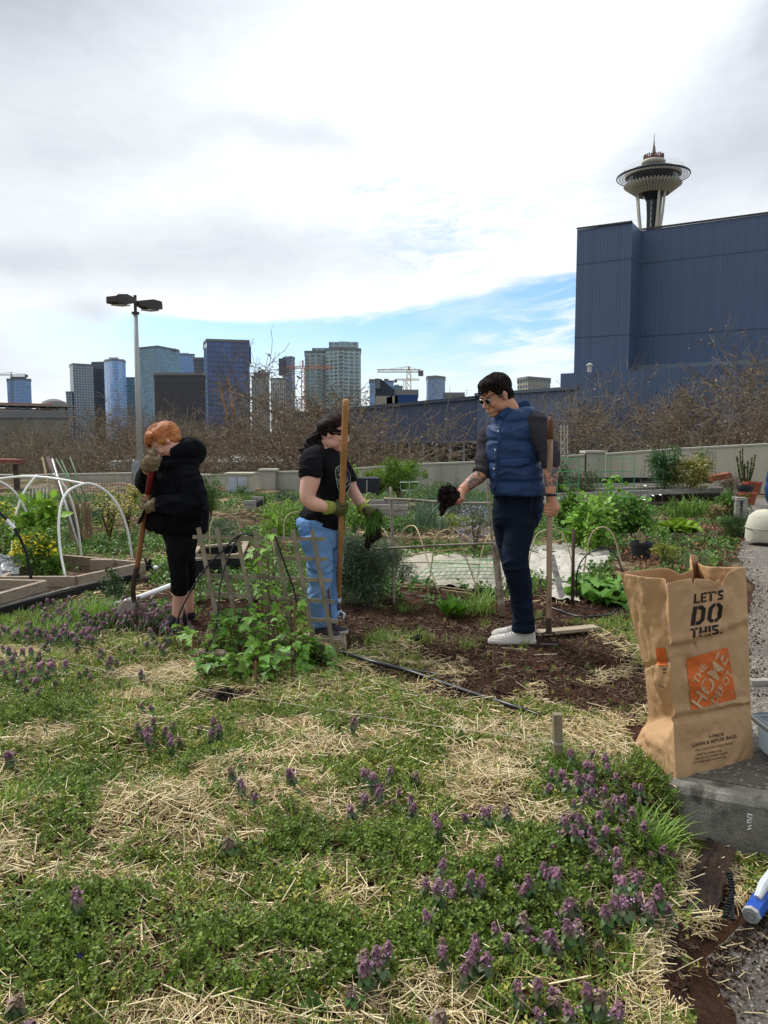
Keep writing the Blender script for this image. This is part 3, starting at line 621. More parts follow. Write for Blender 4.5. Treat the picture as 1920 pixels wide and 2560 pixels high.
mb = MB(); mb.lathe([(14.0, zr-2.6), (14.6, zr-3.4), (14.0, zr-4.4), (9.6, zr-8.2), (8.9, zr-8.6), (8.5, zr-8.0), (6, zr-7.8)], C0, 48); mb.build('saucer_underside', pmat('underside_grey', '#8B877C', .8), nd, True)
mb = MB()
for k in range(48):
    a = k/48*2*math.pi; c, s = math.cos(a), math.sin(a)
    mb.beam((nx_+9.4*c, ny_+9.4*s, zr-8.2), (nx_+16.6*c, ny_+16.6*s, zr-3.2), .35, .9)
mb.build('underside_ribs', wh, nd)
mb = MB(); mb.lathe([(8.2, zr-7.9), (6.5, zr-7.5), (3.6, zr-12), (3.0, zr-20), (3.0, CZ)], C0, 12)
mb.build('core_shaft', dk, nd)
mb = MB()
mb.box((nx_-1.7, ny_-3.05, zr-64), (.25, .4, 104)); mb.box((nx_+2.1, ny_-2.55, zr-64), (.15, .4, 104))
for k in range(34): mb.box((nx_-1.7, ny_-3.1, zr-14-3*k), (1.0, .5, .35)); mb.box((nx_-1.7+.3, ny_-3.15, zr-13.3-3*k), (.4, .5, 1.0))
for k in range(34): mb.box((nx_+2.1, ny_-2.6, zr-14-3*k), (.3, .5, 1.4))
mb.build('stair_landings', pmat('landing_pale', '#A9AAA4'), nd)
def lr(z): t = (zr-z); return 9.3-5.6*sst(t, 0, 55)+9*sst(t, 60, 160)
for k in range(3):
    for s in (-1, 1):
        a0 = R(-70)+k*R(120); pts = []; sp = .24
        for z in np.linspace(zr-8, CZ, 14):
            a = a0+s*sp; r_ = float(lr(z)); pts.append((nx_+r_*math.cos(a), ny_+r_*math.sin(a), z))
        mb = MB(); mb.tube(pts, .75, 6, flat=.8); mb.build('leg', wh, nd, True)
for ch in nd.children:   # real saucer is a touch narrower
    V_ = mv_(ch.data)
    V_[:, 0] = nx_+(V_[:, 0]-nx_)*.93; V_[:, 1] = ny_+(V_[:, 1]-ny_)*.93; ch.data.vertices.foreach_set('co', V_.ravel()); ch.data.update()
# ---------------------------------------------------------------- white roofed low building behind the wall
o = thing('low_building', (-8, 48, CZ), 'low building with a white flat roof seen through the bare branches', 'building')
prism('walls', pxf([(330, 46), (760, 44)], 14), tz(1165, 45), CZ, pmat('grey_render', '#4A4A4E', .9), o)
mb = MB(); a, b = P(325, 1163, 46), P(770, 1167, 44); mb.beam((a.x, a.y+6.5, a.z), (b.x, b.y+6.5, a.z), 14, .5); mb.build('roof', pmat('white_roof', '#C6C8C8', .6), o)
# ================================================================ bare trees
barkm = pmat('bark', '#3A322A', .9, .3, 6); twm = pmat('twig_brown', '#766A58', .9, .25, 3, island=.25); dlm = pmat('dead_leaves', '#7C6850', .9, .25, 3, island=.35)
def tree_data(seed, hgt=13., up=.75, curl=.25, dens=1.0):
    r = random.Random(seed); B = []; T = []; LV = []
    def grow(p, dv_, L, rad, lv):
        n = 4 if lv < 2 else 3; q = p; dd = dv_.copy()
        pts = [(q.copy(), rad)]
        for i in range(n):
            dd = (dd+Vector((r.gauss(0, curl), r.gauss(0, curl), r.gauss(0, curl)+.06*(lv < 4)))).normalized()
            q = q+dd*L/n; pts.append((q.copy(), rad*(1-.45*(i+1)/n)))
        for (a, ra), (b, rb) in zip(pts, pts[1:]): (B if lv < 3 else T).append((a, b, ra, rb))
        if lv >= 3:
            for i in range(1):
                if r.random() < .95: a = pts[r.randrange(1, len(pts))][0]; LV.append(a+Vector((r.gauss(0, .08), r.gauss(0, .08), r.gauss(-.06, .08))))
        if lv == 5: return
        nb = (5, 5, 4, 4, 6)[lv]
        for k in range(nb):
            i = len(pts)-1 if k < 2 else r.randrange(2, len(pts)); b, rb = pts[i]
            ang = r.uniform(0, 2*math.pi); t = r.uniform(.5, 1.15) if k else r.uniform(.2, .6)
            a1 = dd.orthogonal().normalized(); a2 = dd.cross(a1)
            nd_ = (dd*math.cos(t)+(a1*math.cos(ang)+a2*math.sin(ang))*math.sin(t)+Vector((0, 0, .12 if lv < 3 else -.05))).normalized()
            grow(b, nd_, L*r.uniform(.55, .8), rb*.55, lv+1)
    grow(Vector((0, 0, 0)), Vector((r.gauss(0, .04), r.gauss(0, .04), 1)), hgt*.30, hgt*.016, 0)
    return B, T, LV
def segs(name, S, m, parent, k=4, minr=.008):
    a = np.array([s[0] for s in S]); b = np.array([s[1] for s in S]); ra = np.maximum([s[2] for s in S], minr); rb = np.maximum([s[3] for s in S], minr)
    d_ = b-a; d_ /= np.linalg.norm(d_, axis=1)[:, None]; u = np.cross(d_, [0.3, .5, .81]); u /= np.maximum(np.linalg.norm(u, axis=1), 1e-6)[:, None]; w = np.cross(d_, u)
    an = np.arange(k)*2*math.pi/k; ca, sa = np.cos(an), np.sin(an); off = ca[None, :, None]*u[:, None]+sa[None, :, None]*w[:, None]
    V = np.concatenate([a[:, None]+off*ra[:, None, None], b[:, None]+off*rb[:, None, None]], 1).reshape(-1, 3)
    tf = np.array([(j, (j+1) % k, k+(j+1) % k, k+j) for j in range(k)]); Fq = (tf[None]+(np.arange(len(S))*2*k)[:, None, None]).reshape(-1, 4)
    return bigmesh(name, V, Fq, m, parent)
def cards(name, pts, size, m, parent, jit=.5, asp=.6):
    n = len(pts); pts = np.array(pts, float); tv = [(-.5, 0, 0), (0, -asp/2, .08), (.5, 0, 0), (0, asp/2, .08)]
    return scatter(name, tv, [(0, 1, 2, 3)], pts, NPR.uniform(-1.4, 1.4, n), NPR.uniform(-1, 1, n), NPR.uniform(0, 6.28, n), NPR.uniform(size*(1-jit), size*(1+jit), n), m, parent)
def copyt(root, loc, rz=0, s=1., label=None):
    c = root.copy(); COL.objects.link(c); c.location = loc; c.rotation_euler = (0, 0, rz); c.scale = (s,)*3
    if label: c['label'] = label
    for ch in list(root.children):
        k = ch.copy(); COL.objects.link(k); k.parent = c
        for g in ch.children: h = g.copy(); COL.objects.link(h); h.parent = k
    return c
TREES = []
for sd_ in range(4):
    B_, T_, L_ = tree_data(20+sd_, 13, curl=(.13, .17, .15, .19)[sd_])
    o = thing('bare_tree', (0, 0, 0), 'x', 'tree', 'bare trees beyond the garden wall')
    segs('trunk', B_, barkm, o, 5); segs('crown', T_, twm, o, 3, .0065); 
    c_ = cards('dry_leaves', L_, .075, dlm, o); TREES.append(o)
    zm = max(p[1].z for p in T_); o['_h'] = zm
spots = [  # px, py of crown top, distance, label hint
 (60, 1040, 38), (150, 1010, 46), (250, 1005, 34), (330, 945, 60), (420, 985, 40), (510, 990, 36), (590, 960, 44), (670, 935, 40), (745, 970, 34), (850, 870, 30), (905, 985, 36),
 (1110, 1020, 38), (1470, 945, 44), (1530, 900, 42), (1610, 805, 38), (1760, 930, 41), (1900, 800, 38), (470, 1010, 62), (200, 1020, 70), (720, 1010, 60), (90, 1050, 75),
 (-120, 1030, 40), (2120, 800, 38), (1500, 1030, 33), (1830, 1010, 31), (560, 1070, 31), (20, 1090, 31), (380, 1080, 30)]
desc = ['leaning far left', 'thin', 'dense brown', 'tall', 'low spreading', 'twiggy', 'bushy', 'wide', 'short', 'tallest middle', 'rust-leaved', 'open']
ord_ = sorted(range(len(spots)), key=lambda i: spots[i][0])
near_ = lambda px: ('behind the white hoops' if px < 330 else 'between lamp post and hooded gardener' if px < 480 else 'below the navy slab' if px < 640 else 'behind the woman with the ponytail' if px < 800 else 'below the twin pale towers' if px < 960 else 'in front of the window strip' if px < 1180 else 'before the projecting blue tower' if px < 1590 else 'in front of the main blue wall')
cnt = {}; first = set()
for i in ord_:
    px, py, dd = spots[i]; k = i % 4; src = TREES[k]; p = P(px, py, dd); zb = CZ if dd > 36 else -9; h_ = p.z-zb; s = h_/src['_h']
    w_ = near_(px); cnt[w_] = cnt.get(w_, 0)+1; nth = ('leftmost', 'second from the left', 'third from the left', 'fourth from the left', 'fifth from the left', 'sixth from the left', 'seventh from the left', 'eighth from the left', 'ninth from the left', 'tenth from the left', 'last to the right', 'farthest right')[min(11, cnt[w_]-1)]
    lab = f'bare brown-leaved tree, {nth} of those {w_}'
    if k in first: c = copyt(src, (p.x, dd, zb), rnd.uniform(0, 6), s, lab)
    else: first.add(k); src.location = (p.x, dd, zb); src.scale = (s,)*3; src['label'] = lab
for t in TREES: del t['_h']
for o in COL.objects:
    if '_h' in o: del o['_h']
# ---------------------------------------------------------------- lamp post
lo = thing('lamp_post', P(350, 1190, 22.5), 'tall grey lamp post with two dark box heads left of the hooded gardener', 'street lamp')
gm = pmat('post_grey', '#A4A7A6', .5, .06); dkh = pmat('lamp_head_dark', '#3F3B36', .5)
b = P(351, 1190, 22.5); t = P(338, 738, 22.5); t.x = b.x; j = P(340, 782, 22.5); 
w = MB(); w.tube([(b.x, 22.5, b.z), (b.x, 22.5, j.z)], [.088, .062], 14); w.build('pole', gm, lo, True)
w = MB(); w.tube([(b.x, 22.5, j.z), (b.x, 22.5, t.z)], .045, 10); w.tube([(b.x, 22.5, j.z-.04), (b.x, 22.5, j.z+.02)], .11, 12); w.build('pole_top', dkh, lo)
w = MB(); w.box((b.x-.02, 22.5, b.z-.1), (.36, .36, .9)); w.box((b.x-.02, 22.5, b.z+.36), (.28, .28, .12)); w.build('plinth', pmat('plinth_grey', '#8A8F93'), lo)
def head(px0, px1, py0, py1, d0, d1, nm):
    a, c = P(px0, py0, d0), P(px1, py1, d1); w = MB(); ax_ = (c-a).normalized(); up = Vector((0, 0, 1)); sd2 = ax_.cross(up).normalized(); Rg = []
    for t_, hw, h1, h2 in ((0, .17, .05, -.10), (.06, .2, .10, -.13), (.45, .2, .13, -.15), (.9, .1, .07, -.08), (1, .06, .05, -.05)):
        p = a.lerp(c, t_); Rg.append(np.array([p+sd2*hw+up*h1, p-sd2*hw+up*h1, p-sd2*hw*1.05+up*h2, p+sd2*hw*1.05+up*h2]))
    w.rings(Rg); hd = w.build(nm, dkh, lo)
    w = MB(); p = a.lerp(c, .4); M = Matrix((ax_, sd2, up)).transposed(); w.box(p+up*-.165, (.42, .3, .03), M); w.build('lens', pmat('lamp_lens', '#B9B5A8', .4), hd)
head(278, 336, 745, 752, 21.6, 22.45, 'lamp_head'); head(395, 342, 764, 757, 23.3, 22.55, 'lamp_head')
# ================================================================ people
def evalmesh(mb, voxel, sm=3, name='tmp'):
    me = bpy.data.meshes.new(name); me.from_pydata(np.vstack(mb.v).tolist(), [], mb.f); me.update()
    o = bpy.data.objects.new(name, me); COL.objects.link(o)
    r = o.modifiers.new('r', 'REMESH'); r.mode = 'VOXEL'; r.voxel_size = voxel
    if sm: s = o.modifiers.new('s', 'SMOOTH'); s.iterations = sm; s.factor = .5
    dg = bpy.context.evaluated_depsgraph_get(); ev = o.evaluated_get(dg); m2 = bpy.data.meshes.new_from_object(ev)
    bpy.data.objects.remove(o); bpy.data.meshes.remove(me); return m2
def mv(me):
    a = np.empty(len(me.vertices)*3); me.vertices.foreach_get('co', a); return a.reshape(-1, 3)
def mn(me):
    a = np.empty(len(me.vertices)*3, np.float32); me.vertex_normals.foreach_get('vector', a); return a.reshape(-1, 3)
def wrinkle(me, amp, fr=(9, 9, 9), seed=0., ridged=True, mask=None):
    V = mv(me); Nn = mn(me); fx, fy, fz = fr; d_ = np.empty(len(V))
    for i, v in enumerate(V):
        p = Vector((v[0]*fx+seed, v[1]*fy, v[2]*fz)); p = p+noise.noise_vector(p*.6)*.8; n = noise.noise(p)
        d_[i] = (1-abs(n)*2.6) if ridged else n
    if mask is not None: d_ *= mask(V)
    V = V+Nn*(d_*amp)[:, None]; me.vertices.foreach_set('co', V.ravel()); me.update(); return me
def part(name, me, m, parent): me.name = name; me.shade_smooth(); return link(name, me, m, parent)
def silo(mb, rows, n=48, seg=40, pw=2.0, puff=None):
    """rows: (pxL, pxR, py, depth, halfdepth[, slant]) -> horizontal rings"""
    A = []
    for r in rows:
        a, b = P(r[0], r[2], r[3]), P(r[1], r[2], r[3]); A.append(((a.x+b.x)/2, r[3], a.z, (b.x-a.x)/2, r[4], r[5] if len(r) > 5 else 0))
    A = catm(A, n); an = np.linspace(0, 2*math.pi, seg, endpoint=False); Rg = []
    c, s = np.cos(an), np.sin(an); c = np.sign(c)*np.abs(c)**(2/pw); s = np.sign(s)*np.abs(s)**(2/pw)
    for k, (x, y, z, rx, ry, sl) in enumerate(A):
        f = 1+(puff(z, an) if puff else 0)
        Rg.append(np.column_stack([x+rx*c*f, y+ry*s*f, z+sl*c+0*an]))
    mb.rings(Rg); return mb
def basis(fwd, up=(0, 0, 1)):
    f = Vector(fwd).normalized(); l = Vector(up).cross(f).normalized(); u = f.cross(l); return Matrix((f, l, u)).transposed()
def head(mb, C, B, s=1.0, jaw=1.0, nose=1.0):
    C = Vector(C)
    def e(c, r): mb.ell(C+B@(Vector(c)*s), [k*s for k in r], B, 20, 14)
    e((-.012, 0, .028), (.096, .076, .096)); e((.03, 0, -.02), (.062, .062, .088)); e((.03, 0, .045), (.060, .06, .058))
    e((.058, 0, -.094), (.030*jaw, .032, .024)); 
    for q in (-1, 1):
        e((.012, q*.042, -.062), (.048, .024*jaw, .036)); e((.066, q*.034, -.026), (.026, .024, .024)); e((.078, q*.03, .024), (.014, .026, .008))
        e((-.006, q*.076, -.008), (.017, .009, .030)); e((-.002, q*.078, .012), (.014, .008, .016)); e((.100, q*.010, -.036), (.011, .008, .008))
    mb.tube([C+B@(Vector(p)*s) for p in ((.086, 0, .014), (.098*1, 0, -.008), (.112*nose, 0, -.03), (.100, 0, -.042))], [.008*s, .008*s, .012*s, .010*s], 10)
    e((.090, 0, -.062), (.012, .024, .007)); e((.088, 0, -.074), (.012, .021, .008)); e((.074, 0, -.066), (.022, .034, .026))
def hairstrands(mb, C, B, s, rad, n, L, rs, drop=0., fr=(-.4, 1.), seedp=None, r0=.0022):
    """tufts lying over the skull: start on an ellipsoid and sweep back and down"""
    C = Vector(C)
    for i in range(n):
        z = rs.uniform(*fr); a = rs.uniform(-math.pi, math.pi); q = math.sqrt(max(0, 1-z*z)); dv_ = Vector((q*math.cos(a), q*math.sin(a), z))
        if seedp and not seedp(dv_): continue
        pts = []; p = dv_.copy(); sw = Vector((rs.gauss(.25, .45), rs.gauss(0, .4), -drop+rs.gauss(0, .15)))
        for k in range(5):
            pts.append(C+B@(Vector((p.x*rad[0], p.y*rad[1], p.z*rad[2]))*s*(1+.012*k))); p = (p+(sw-p*sw.dot(p))*L*.25).normalized()
        mb.tube(pts, [r0, r0*1.6, r0*1.4, r0, r0*.3], 4, cap=False)
def grip(mb, C, axis, out, rh, s=1., sgn=1, fat=1., wrist=None, wr=.028, open_=0.):
    C, a, o_ = Vector(C), Vector(axis).normalized(), Vector(out); o_ = (o_-a*o_.dot(a)).normalized(); t = a.cross(o_)*sgn
    def at(ang, r, off): return C+(o_*math.cos(ang)+t*math.sin(ang))*r+a*off
    for i, (ln, rr) in enumerate(((.88, .0085), (1., .009), (.96, .009), (.74, .0078))):
        off = (1.5-i)*.0205*s*fat**.5; rr *= s*fat; R0 = rh+rr*.9; pts = [at(R(-12), R0+.010*s, off)]
        for k in range(8): pts.append(at(R(18+ln*k*31), R0+(.006*s if k in (1, 4) else 0)+open_, off*(1-.03*k)))
        mb.tube(pts, [rr*1.15, rr*1.12, rr, rr*1.08, rr, rr*.95, rr, rr*.9, rr*.7], 9)
    rr = .0105*s*fat; R0 = rh+rr*.9
    pts = [at(R(-10), R0+.018*s, -.01*s), at(R(-40), R0+.008*s, .022*s), at(R(-85), R0, .036*s), at(R(-125), R0, .04*s), at(R(-160), R0, .034*s)]
    mb.tube(pts, [rr*1.3, rr*1.15, rr, rr*.95, rr*.7], 9, n=9)
    M = Matrix((a, t, o_)).transposed(); pc = at(R(-8), rh+.015*s*fat, 0); mb.ell(pc, (.043*s*fat**.5, .034*s, .017*s*fat), M)
    if wrist is not None: mb.tube([pc+o_*.004, (pc*.55+Vector(wrist)*.45), Vector(wrist)], [.036*s*fat**.5, wr*1.15, wr], 12, flat=.8)
def shoe(prefix, toe, heel, w, hgt, um, smm, parent, solet=.024, lace=None, low=False):
    toe, heel = Vector(toe), Vector(heel); ax_ = (toe-heel); L = ax_.length; ax_.normalize(); lt = Vector((0, 0, 1)).cross(ax_).normalized(); up = ax_.cross(lt)
    st_ = [(0, .35, .62), (.03, .62, .80), (.1, .76, 1.0), (.22, .80, 1.04), (.34, .80, .95), (.46, .86, .78), (.6, .96, .62), (.75, 1.0, .50), (.88, .88, .42), (.96, .62, .34), (1, .3, .2)]
    S = catm(st_, 30); mb = MB(); Rg = []; an = np.linspace(0, 2*math.pi, 24, endpoint=False)
    for t, ww, hh in S:
        c, s = np.cos(an), np.sin(an); y = np.sign(c)*np.abs(c)**.8*ww*w/2*(1-.28*np.clip(s, 0, 1)*np.clip(1-t, .25, 1)); z = solet*.5+np.clip(s, -.2, 1)*hgt*hh*.93
        Rg.append(np.array([heel+ax_*(L*t)+lt*float(a)+up*float(b) for a, b in zip(y, z)]))
    mb.rings(Rg); me = evalmesh(mb, .006, 2); u = part('shoe', me, um, parent)
    mb = MB(); Rg = []
    for zz, k in ((.0, .97), (.003, 1.03), (solet*.6, 1.05), (solet, 1.02), (solet+.002, .9)):
        ring = []
        for t, ww, hh in S: ring.append(heel+ax_*(L*(t*1.02-.01))+lt*(ww*w/2*k)+up*zz)
        for t, ww, hh in S[::-1]: ring.append(heel+ax_*(L*(t*1.02-.01))-lt*(ww*w/2*k)+up*zz)
        Rg.append(np.array(ring))
    mb.rings(Rg); mb.build('sole', smm, u, True)
    if lace:
        mb = MB()
        for k in range(5):
            t = .42+k*.06; hh = np.interp(t, [q[0] for q in st_], [q[2] for q in st_]); z = solet*.5+hgt*hh*.93+.003
            mb.tube([heel+ax_*(L*t)+lt*(.022-.045*j)+up*(z-.006*abs(j*2-1)) for j in (0, .5, 1)], .0034, 5)
        mb.build('laces', lace, u)
    return u
def skinm(name, col): return pmat(name, col, .55, .10, 14, .12, 120, spec=.35, col2=None)
def cloth(name, col, **k):
    a = dict(rough=.9, var=.14, scale=7, bump=.35, bscale=420, spec=.12); a.update(k); return pmat(name, col, **a)
def glasses(C, B, s, m, lens, parent, dy=.031):
    C = Vector(C); g = MB(); ln = MB()
    for q in (-1, 1):
        pts = [C+B@(Vector((.100-.004*abs(math.cos(a))*1, q*dy+.023*math.cos(a), .002+.017*math.sin(a)-(.003*math.sin(a)**2)))*s) for a in np.linspace(0, 2*math.pi, 17)]
        g.tube(pts, .0019*s, 5, cap=False); ln.add([tuple(p) for p in pts[:-1]], [tuple(range(16))])
        g.tube([C+B@(Vector(p)*s) for p in ((.097, q*(dy+.024), .008), (.07, q*.074, .010), (.0, q*.084, .006), (-.02, q*.082, -.012))], .0022*s, 5)
    g.tube([C+B@(Vector(p)*s) for p in ((.101, -.008, .006), (.103, 0, .009), (.101, .008, .006))], .002*s, 5)
    o = g.build('glasses_frame', m, parent); ln.build('lens', lens, o); return o
def body(parent, mb, m, voxel=.0055, tat=None):
    me = evalmesh(mb, voxel, 3); o = part('body', me, m, parent)
    if tat:
        tm, segs_ = tat; me.materials.append(tm); V = mv(me)
        for p in me.polygons:
            c = np.mean(V[list(p.vertices)], axis=0)
            for a, b, r_ in segs_:
                ab = np.array(b)-np.array(a); t = np.dot(c-a, ab)/np.dot(ab, ab)
                if 0 < t < 1 and np.linalg.norm(c-a-ab*t) < r_: p.material_index = 1
    return o
def eyes(C, B, s, parent):
    for q in (-1, 1):
        mb = MB(); mb.ell(Vector(C)+B@(Vector((.082, q*.031, .002))*s), (.011*s,)*3); mb.build('eye', pmat('eye_white', '#C9C4BC', .3), parent, True)
        mb = MB(); mb.tube([Vector(C)+B@(Vector((.086, q*.031+d_, .016+.003*(1-abs(d_)/.018)))*s) for d_ in (-.018, -.006, .006, .018)], .0028*s, 5); mb.build('eyebrow', MC.get('brow') or pmat('brow', '#3A2A20'), parent)
def ring_cuff(me, *a): return me
# ---------------------------------------------------------------- man in the blue vest
def U(u, v, d_): return P(1080+.3437*u, 900+.3437*v, d_)
def RW(u0, u1, v, d_, h, sl=0): return (1080+.3437*u0, 1080+.3437*u1, 900+.3437*v, d_, h, sl)
man = thing('person', G(1300, 1605), 'dark haired man in a blue quilted vest holding a hoe and a soil clod', 'person')
skin1 = skinm('skin_tan', '#C08A6E')
HB = basis((-.80, -.42, -.42)); HC = U(468, 258, 5.20); hs = 1.08
mb = MB(); head(mb, HC, HB, hs, 1.15)
mb.tube([HC+HB@Vector((-.03, 0, -.05)), U(565, 360, 5.22), U(575, 460, 5.24)], [.062, .064, .085], 18, n=8)
silo(mb, [RW(470, 690, 440, 5.24, .09), RW(430, 740, 560, 5.24, .12), RW(440, 750, 900, 5.24, .12), RW(470, 770, 1050, 5.24, .12), RW(520, 720, 1150, 5.24, .10)], 20)
eN, wN, hN = U(868, 735, 5.03), U(862, 975, 4.98), U(858, 1085, 4.965)
aNh = P(1375, 1271, 4.965)
mb.tube([U(745, 450, 5.15), U(800, 590, 5.08), eN, U(866, 830, 5.0), wN], [.045, .045, .046, .047, .031], 18, n=24)
hax = (P(1376, 1041, 4.9)-P(1372, 1590, 5.14)).normalized(); hoeT, hoeB = P(1376, 1041, 4.93), P(1372, 1575, 5.11)
hc = hoeB.lerp(hoeT, (U(860, 1085, 5).z-hoeB.z)/(hoeT.z-hoeB.z))
grip(mb, hc, hax*1.0, (.75, -.45, 0), .0165, 1.12, -1, 1.05, wN, .031)
eF, wF = U(372, 812, 5.20), U(215, 950, 5.08)
mb.tube([U(450, 510, 5.32), U(395, 640, 5.28), eF, U(300, 880, 5.15), wF], [.04, .042, .046, .044, .030], 18, n=24)
clod = U(118, 985, 5.02)
grip(mb, clod+Vector((.015, .02, -.01)), (.2, 1, .1), (.9, .0, -.5), .040, 1.1, 1, 1., wF, .030)
for a in ((U(640, 1080, 5.18), U(610, 1450, 5.14), U(650, 1900, 5.19), U(665, 2000, 5.2)), (U(560, 1080, 5.32), U(590, 1480, 5.27), U(640, 1800, 5.36), U(648, 1965, 5.37))): mb.tube(a, [.06, .045, .035, .033], 14, n=16)
def tat_mat():
    m = bpy.data.materials.new('tattooed_skin'); m.use_nodes = True; nt = m.node_tree; nt.nodes.clear(); N = NT(nt)
    t = N.n('ShaderNodeTexCoord').outputs['Object']; n1 = N.noise(t, 34, 5, .7, 1.5); n2 = N.noise(t, 11, 3)
    c = N.mix(N.m('MULTIPLY', N.ss(n1, .46, .52), N.ss(n2, .38, .46)), lin('#B98468'), lin('#44504E'))
    b = N.n('ShaderNodeBsdfPrincipled'); N.put(b.inputs['Base Color'], c); b.inputs['Roughness'].default_value = .6
    o = N.n('ShaderNodeOutputMaterial'); nt.links.new(b.outputs[0], o.inputs[0]); return m
body(man, mb, skin1, .0052, (tat_mat(), [(np.array(eF), np.array(wF)*.85+np.array(eF)*.15, .07), (np.array(eN), np.array(wN)*.8+np.array(eN)*.2, .07)]))
eyes(HC, HB, hs, man)
mb = MB(); e_ = lambda c, r, B=HB: mb.ell(HC+B@(Vector(c)*hs), [k*hs for k in r], B, 20, 14)
e_((-.022, 0, .046), (.098, .082, .088)); e_((.03, 0, .082), (.058, .068, .044)); e_((-.052, 0, -.01), (.056, .070, .062)); e_((.056, 0, .092), (.034, .054, .022))
for q in (-1, 1): e_((.016, q*.070, .03), (.03, .010, .034))
me = evalmesh(mb, .006, 2); wrinkle(me, .006, (30, 30, 30), 3); hairm = pmat('hair_dark', '#1A1412', .75, .4, 30, .5, 160, spec=.12, stretch=(1, 1, .3)); part('hair', me, hairm, man)
rs_ = random.Random(5); mb = MB(); hairstrands(mb, HC+HB@Vector((.0, 0, .04)), HB, hs, (.102, .081, .094), 900, .7, rs_, .15, (-.05, 1.), lambda v: v.z > .25 or v.x < .2, .0019)
mb.build('hair_tufts', hairm, man)
glasses(HC, HB, hs, pmat('frame_silver', '#A9A199', .3, .05, metal=.7), pmat('lens_black', '#0B0B0C', .2, 0, spec=.3), man)
# shirt: sleeves, shoulders, hem under the vest
shm = cloth('shirt_charcoal', '#3B383D')
mb = MB(); mb.tube([U(735, 405, 5.15), U(760, 480, 5.115), U(808, 600, 5.08), U(862, 705, 5.03), U(868, 782, 5.02)], [.055, .080, .074, .064, .056], 22, n=30)
mb.tube([U(470, 470, 5.30), U(418, 560, 5.29), U(392, 680, 5.25), U(378, 780, 5.21), U(352, 832, 5.185)], [.055, .072, .064, .060, .056], 22, n=28)
silo(mb, [RW(545, 640, 380, 5.22, .055), RW(470, 740, 430, 5.22, .10), RW(430, 750, 520, 5.22, .125), RW(440, 770, 900, 5.24, .13), RW(452, 800, 985, 5.24, .135), RW(462, 795, 1008, 5.24, .13)], 36)
me = evalmesh(mb, .008, 3); wrinkle(me, .008, (7, 7, 15), 1.5); part('shirt', me, shm, man)
# vest: baffled body with collar
zq = [U(0, v, 5.2).z for v in (455, 590, 745, 880)]
def puff(z, an):
    d_ = min(abs(z-q) for q in zq); return -.055*math.exp(-(d_/.012)**2)+.03*(1-math.exp(-(d_/.03)**2))
mb = MB()
vrows = [RW(530, 690, 355, 5.22, .085, .010), RW(470, 745, 385, 5.22, .125, .025), RW(425, 765, 440, 5.22, .155, .02), RW(398, 752, 520, 5.21, .175), RW(398, 762, 620, 5.20, .182), RW(404, 775, 720, 5.20, .185), RW(412, 792, 820, 5.20, .185), RW(424, 806, 900, 5.2, .185), RW(436, 812, 950, 5.2, .182), RW(448, 806, 975, 5.2, .178)]
silo(mb, vrows, 80, 48, 2.25, puff)
me = evalmesh(mb, .007, 1); wrinkle(me, .0065, (9, 9, 16), 7.7); vm = cloth('vest_blue', '#20395F', rough=.6, spec=.25, bump=.25, bscale=60, var=.10); part('vest', me, vm, man)
mb = MB(); cl = [U(500, 430, 5.09), U(525, 395, 5.12), U(560, 372, 5.17), U(615, 345, 5.22), U(668, 322, 5.27), U(690, 330, 5.33), U(640, 350, 5.38), U(560, 385, 5.36), U(505, 420, 5.25), U(495, 435, 5.12)]
mb.tube(cl, .021, 12, flat=1.5, n=40); me = evalmesh(mb, .006, 2); part('vest_collar', me, cloth('collar_blue', '#233B5E'), man)
# placket, pocket flap, snaps follow the vest surface (front left facing the camera)
VA = catm([((P(r[0], r[2], r[3]).x+P(r[1], r[2], r[3]).x)/2, r[3], P(r[0], r[2], r[3]).z, (P(r[1], r[2], r[3]).x-P(r[0], r[2], r[3]).x)/2, r[4]) for r in vrows], 60)
def onvest(u, v, off=.004):
    p = U(u, v, 5.03); i = int(np.argmin(abs(VA[:, 2]-p.z))); x, y, z, rx, ry = VA[i]
    for _ in range(4):
        c = max(-.97, min(.97, (p.x-x)/rx)); yy = y-ry*(1-abs(c)**2.25)**(1/2.25); p = U(u, v, yy-off-.004)
    return p
mb = MB(); mb.tube([onvest(508-.1*(v-400)*.8 if v < 640 else 500-.06*(v-400), v, .002) for v in range(405, 975, 30)], [.016]*19, 8, flat=.28, up=(0, -1, 0)); mb.build('placket', vm, man, True)
for (u, v) in ((484, 521), (462, 657), (453, 793), (458, 925)):
    p = onvest(u, v, .009); mb = MB(); mb.ell(p, (.0085, .004, .0085)); mb.build('snap_button', pmat('snap_silver', '#C9C9CC', .25, .05, metal=.6), man, True)
F_ = [(492, 722), (715, 712), (715, 752), (600, 783), (495, 768)]
gridn = 14; mb = MB(); V = []
for j in range(5):
    for i in range(gridn):
        t = i/(gridn-1); u = 492+t*223; top = 722-10*t; bot = (768+(783-768)*(t/.48)) if t < .48 else (783-31*(t-.48)/.52); V.append(onvest(u, top+(bot-top)*j/4, .007 if j else .002))
mb.add([tuple(v) for v in V], [(j*gridn+i, j*gridn+i+1, (j+1)*gridn+i+1, (j+1)*gridn+i) for j in range(4) for i in range(gridn-1)])
pf = mb.build('pocket_flap', cloth('flap_blue', '#203C68', rough=.5, spec=.3), man, True); so_ = pf.modifiers.new('s', 'SOLIDIFY'); so_.thickness = .006; so_.offset = 0
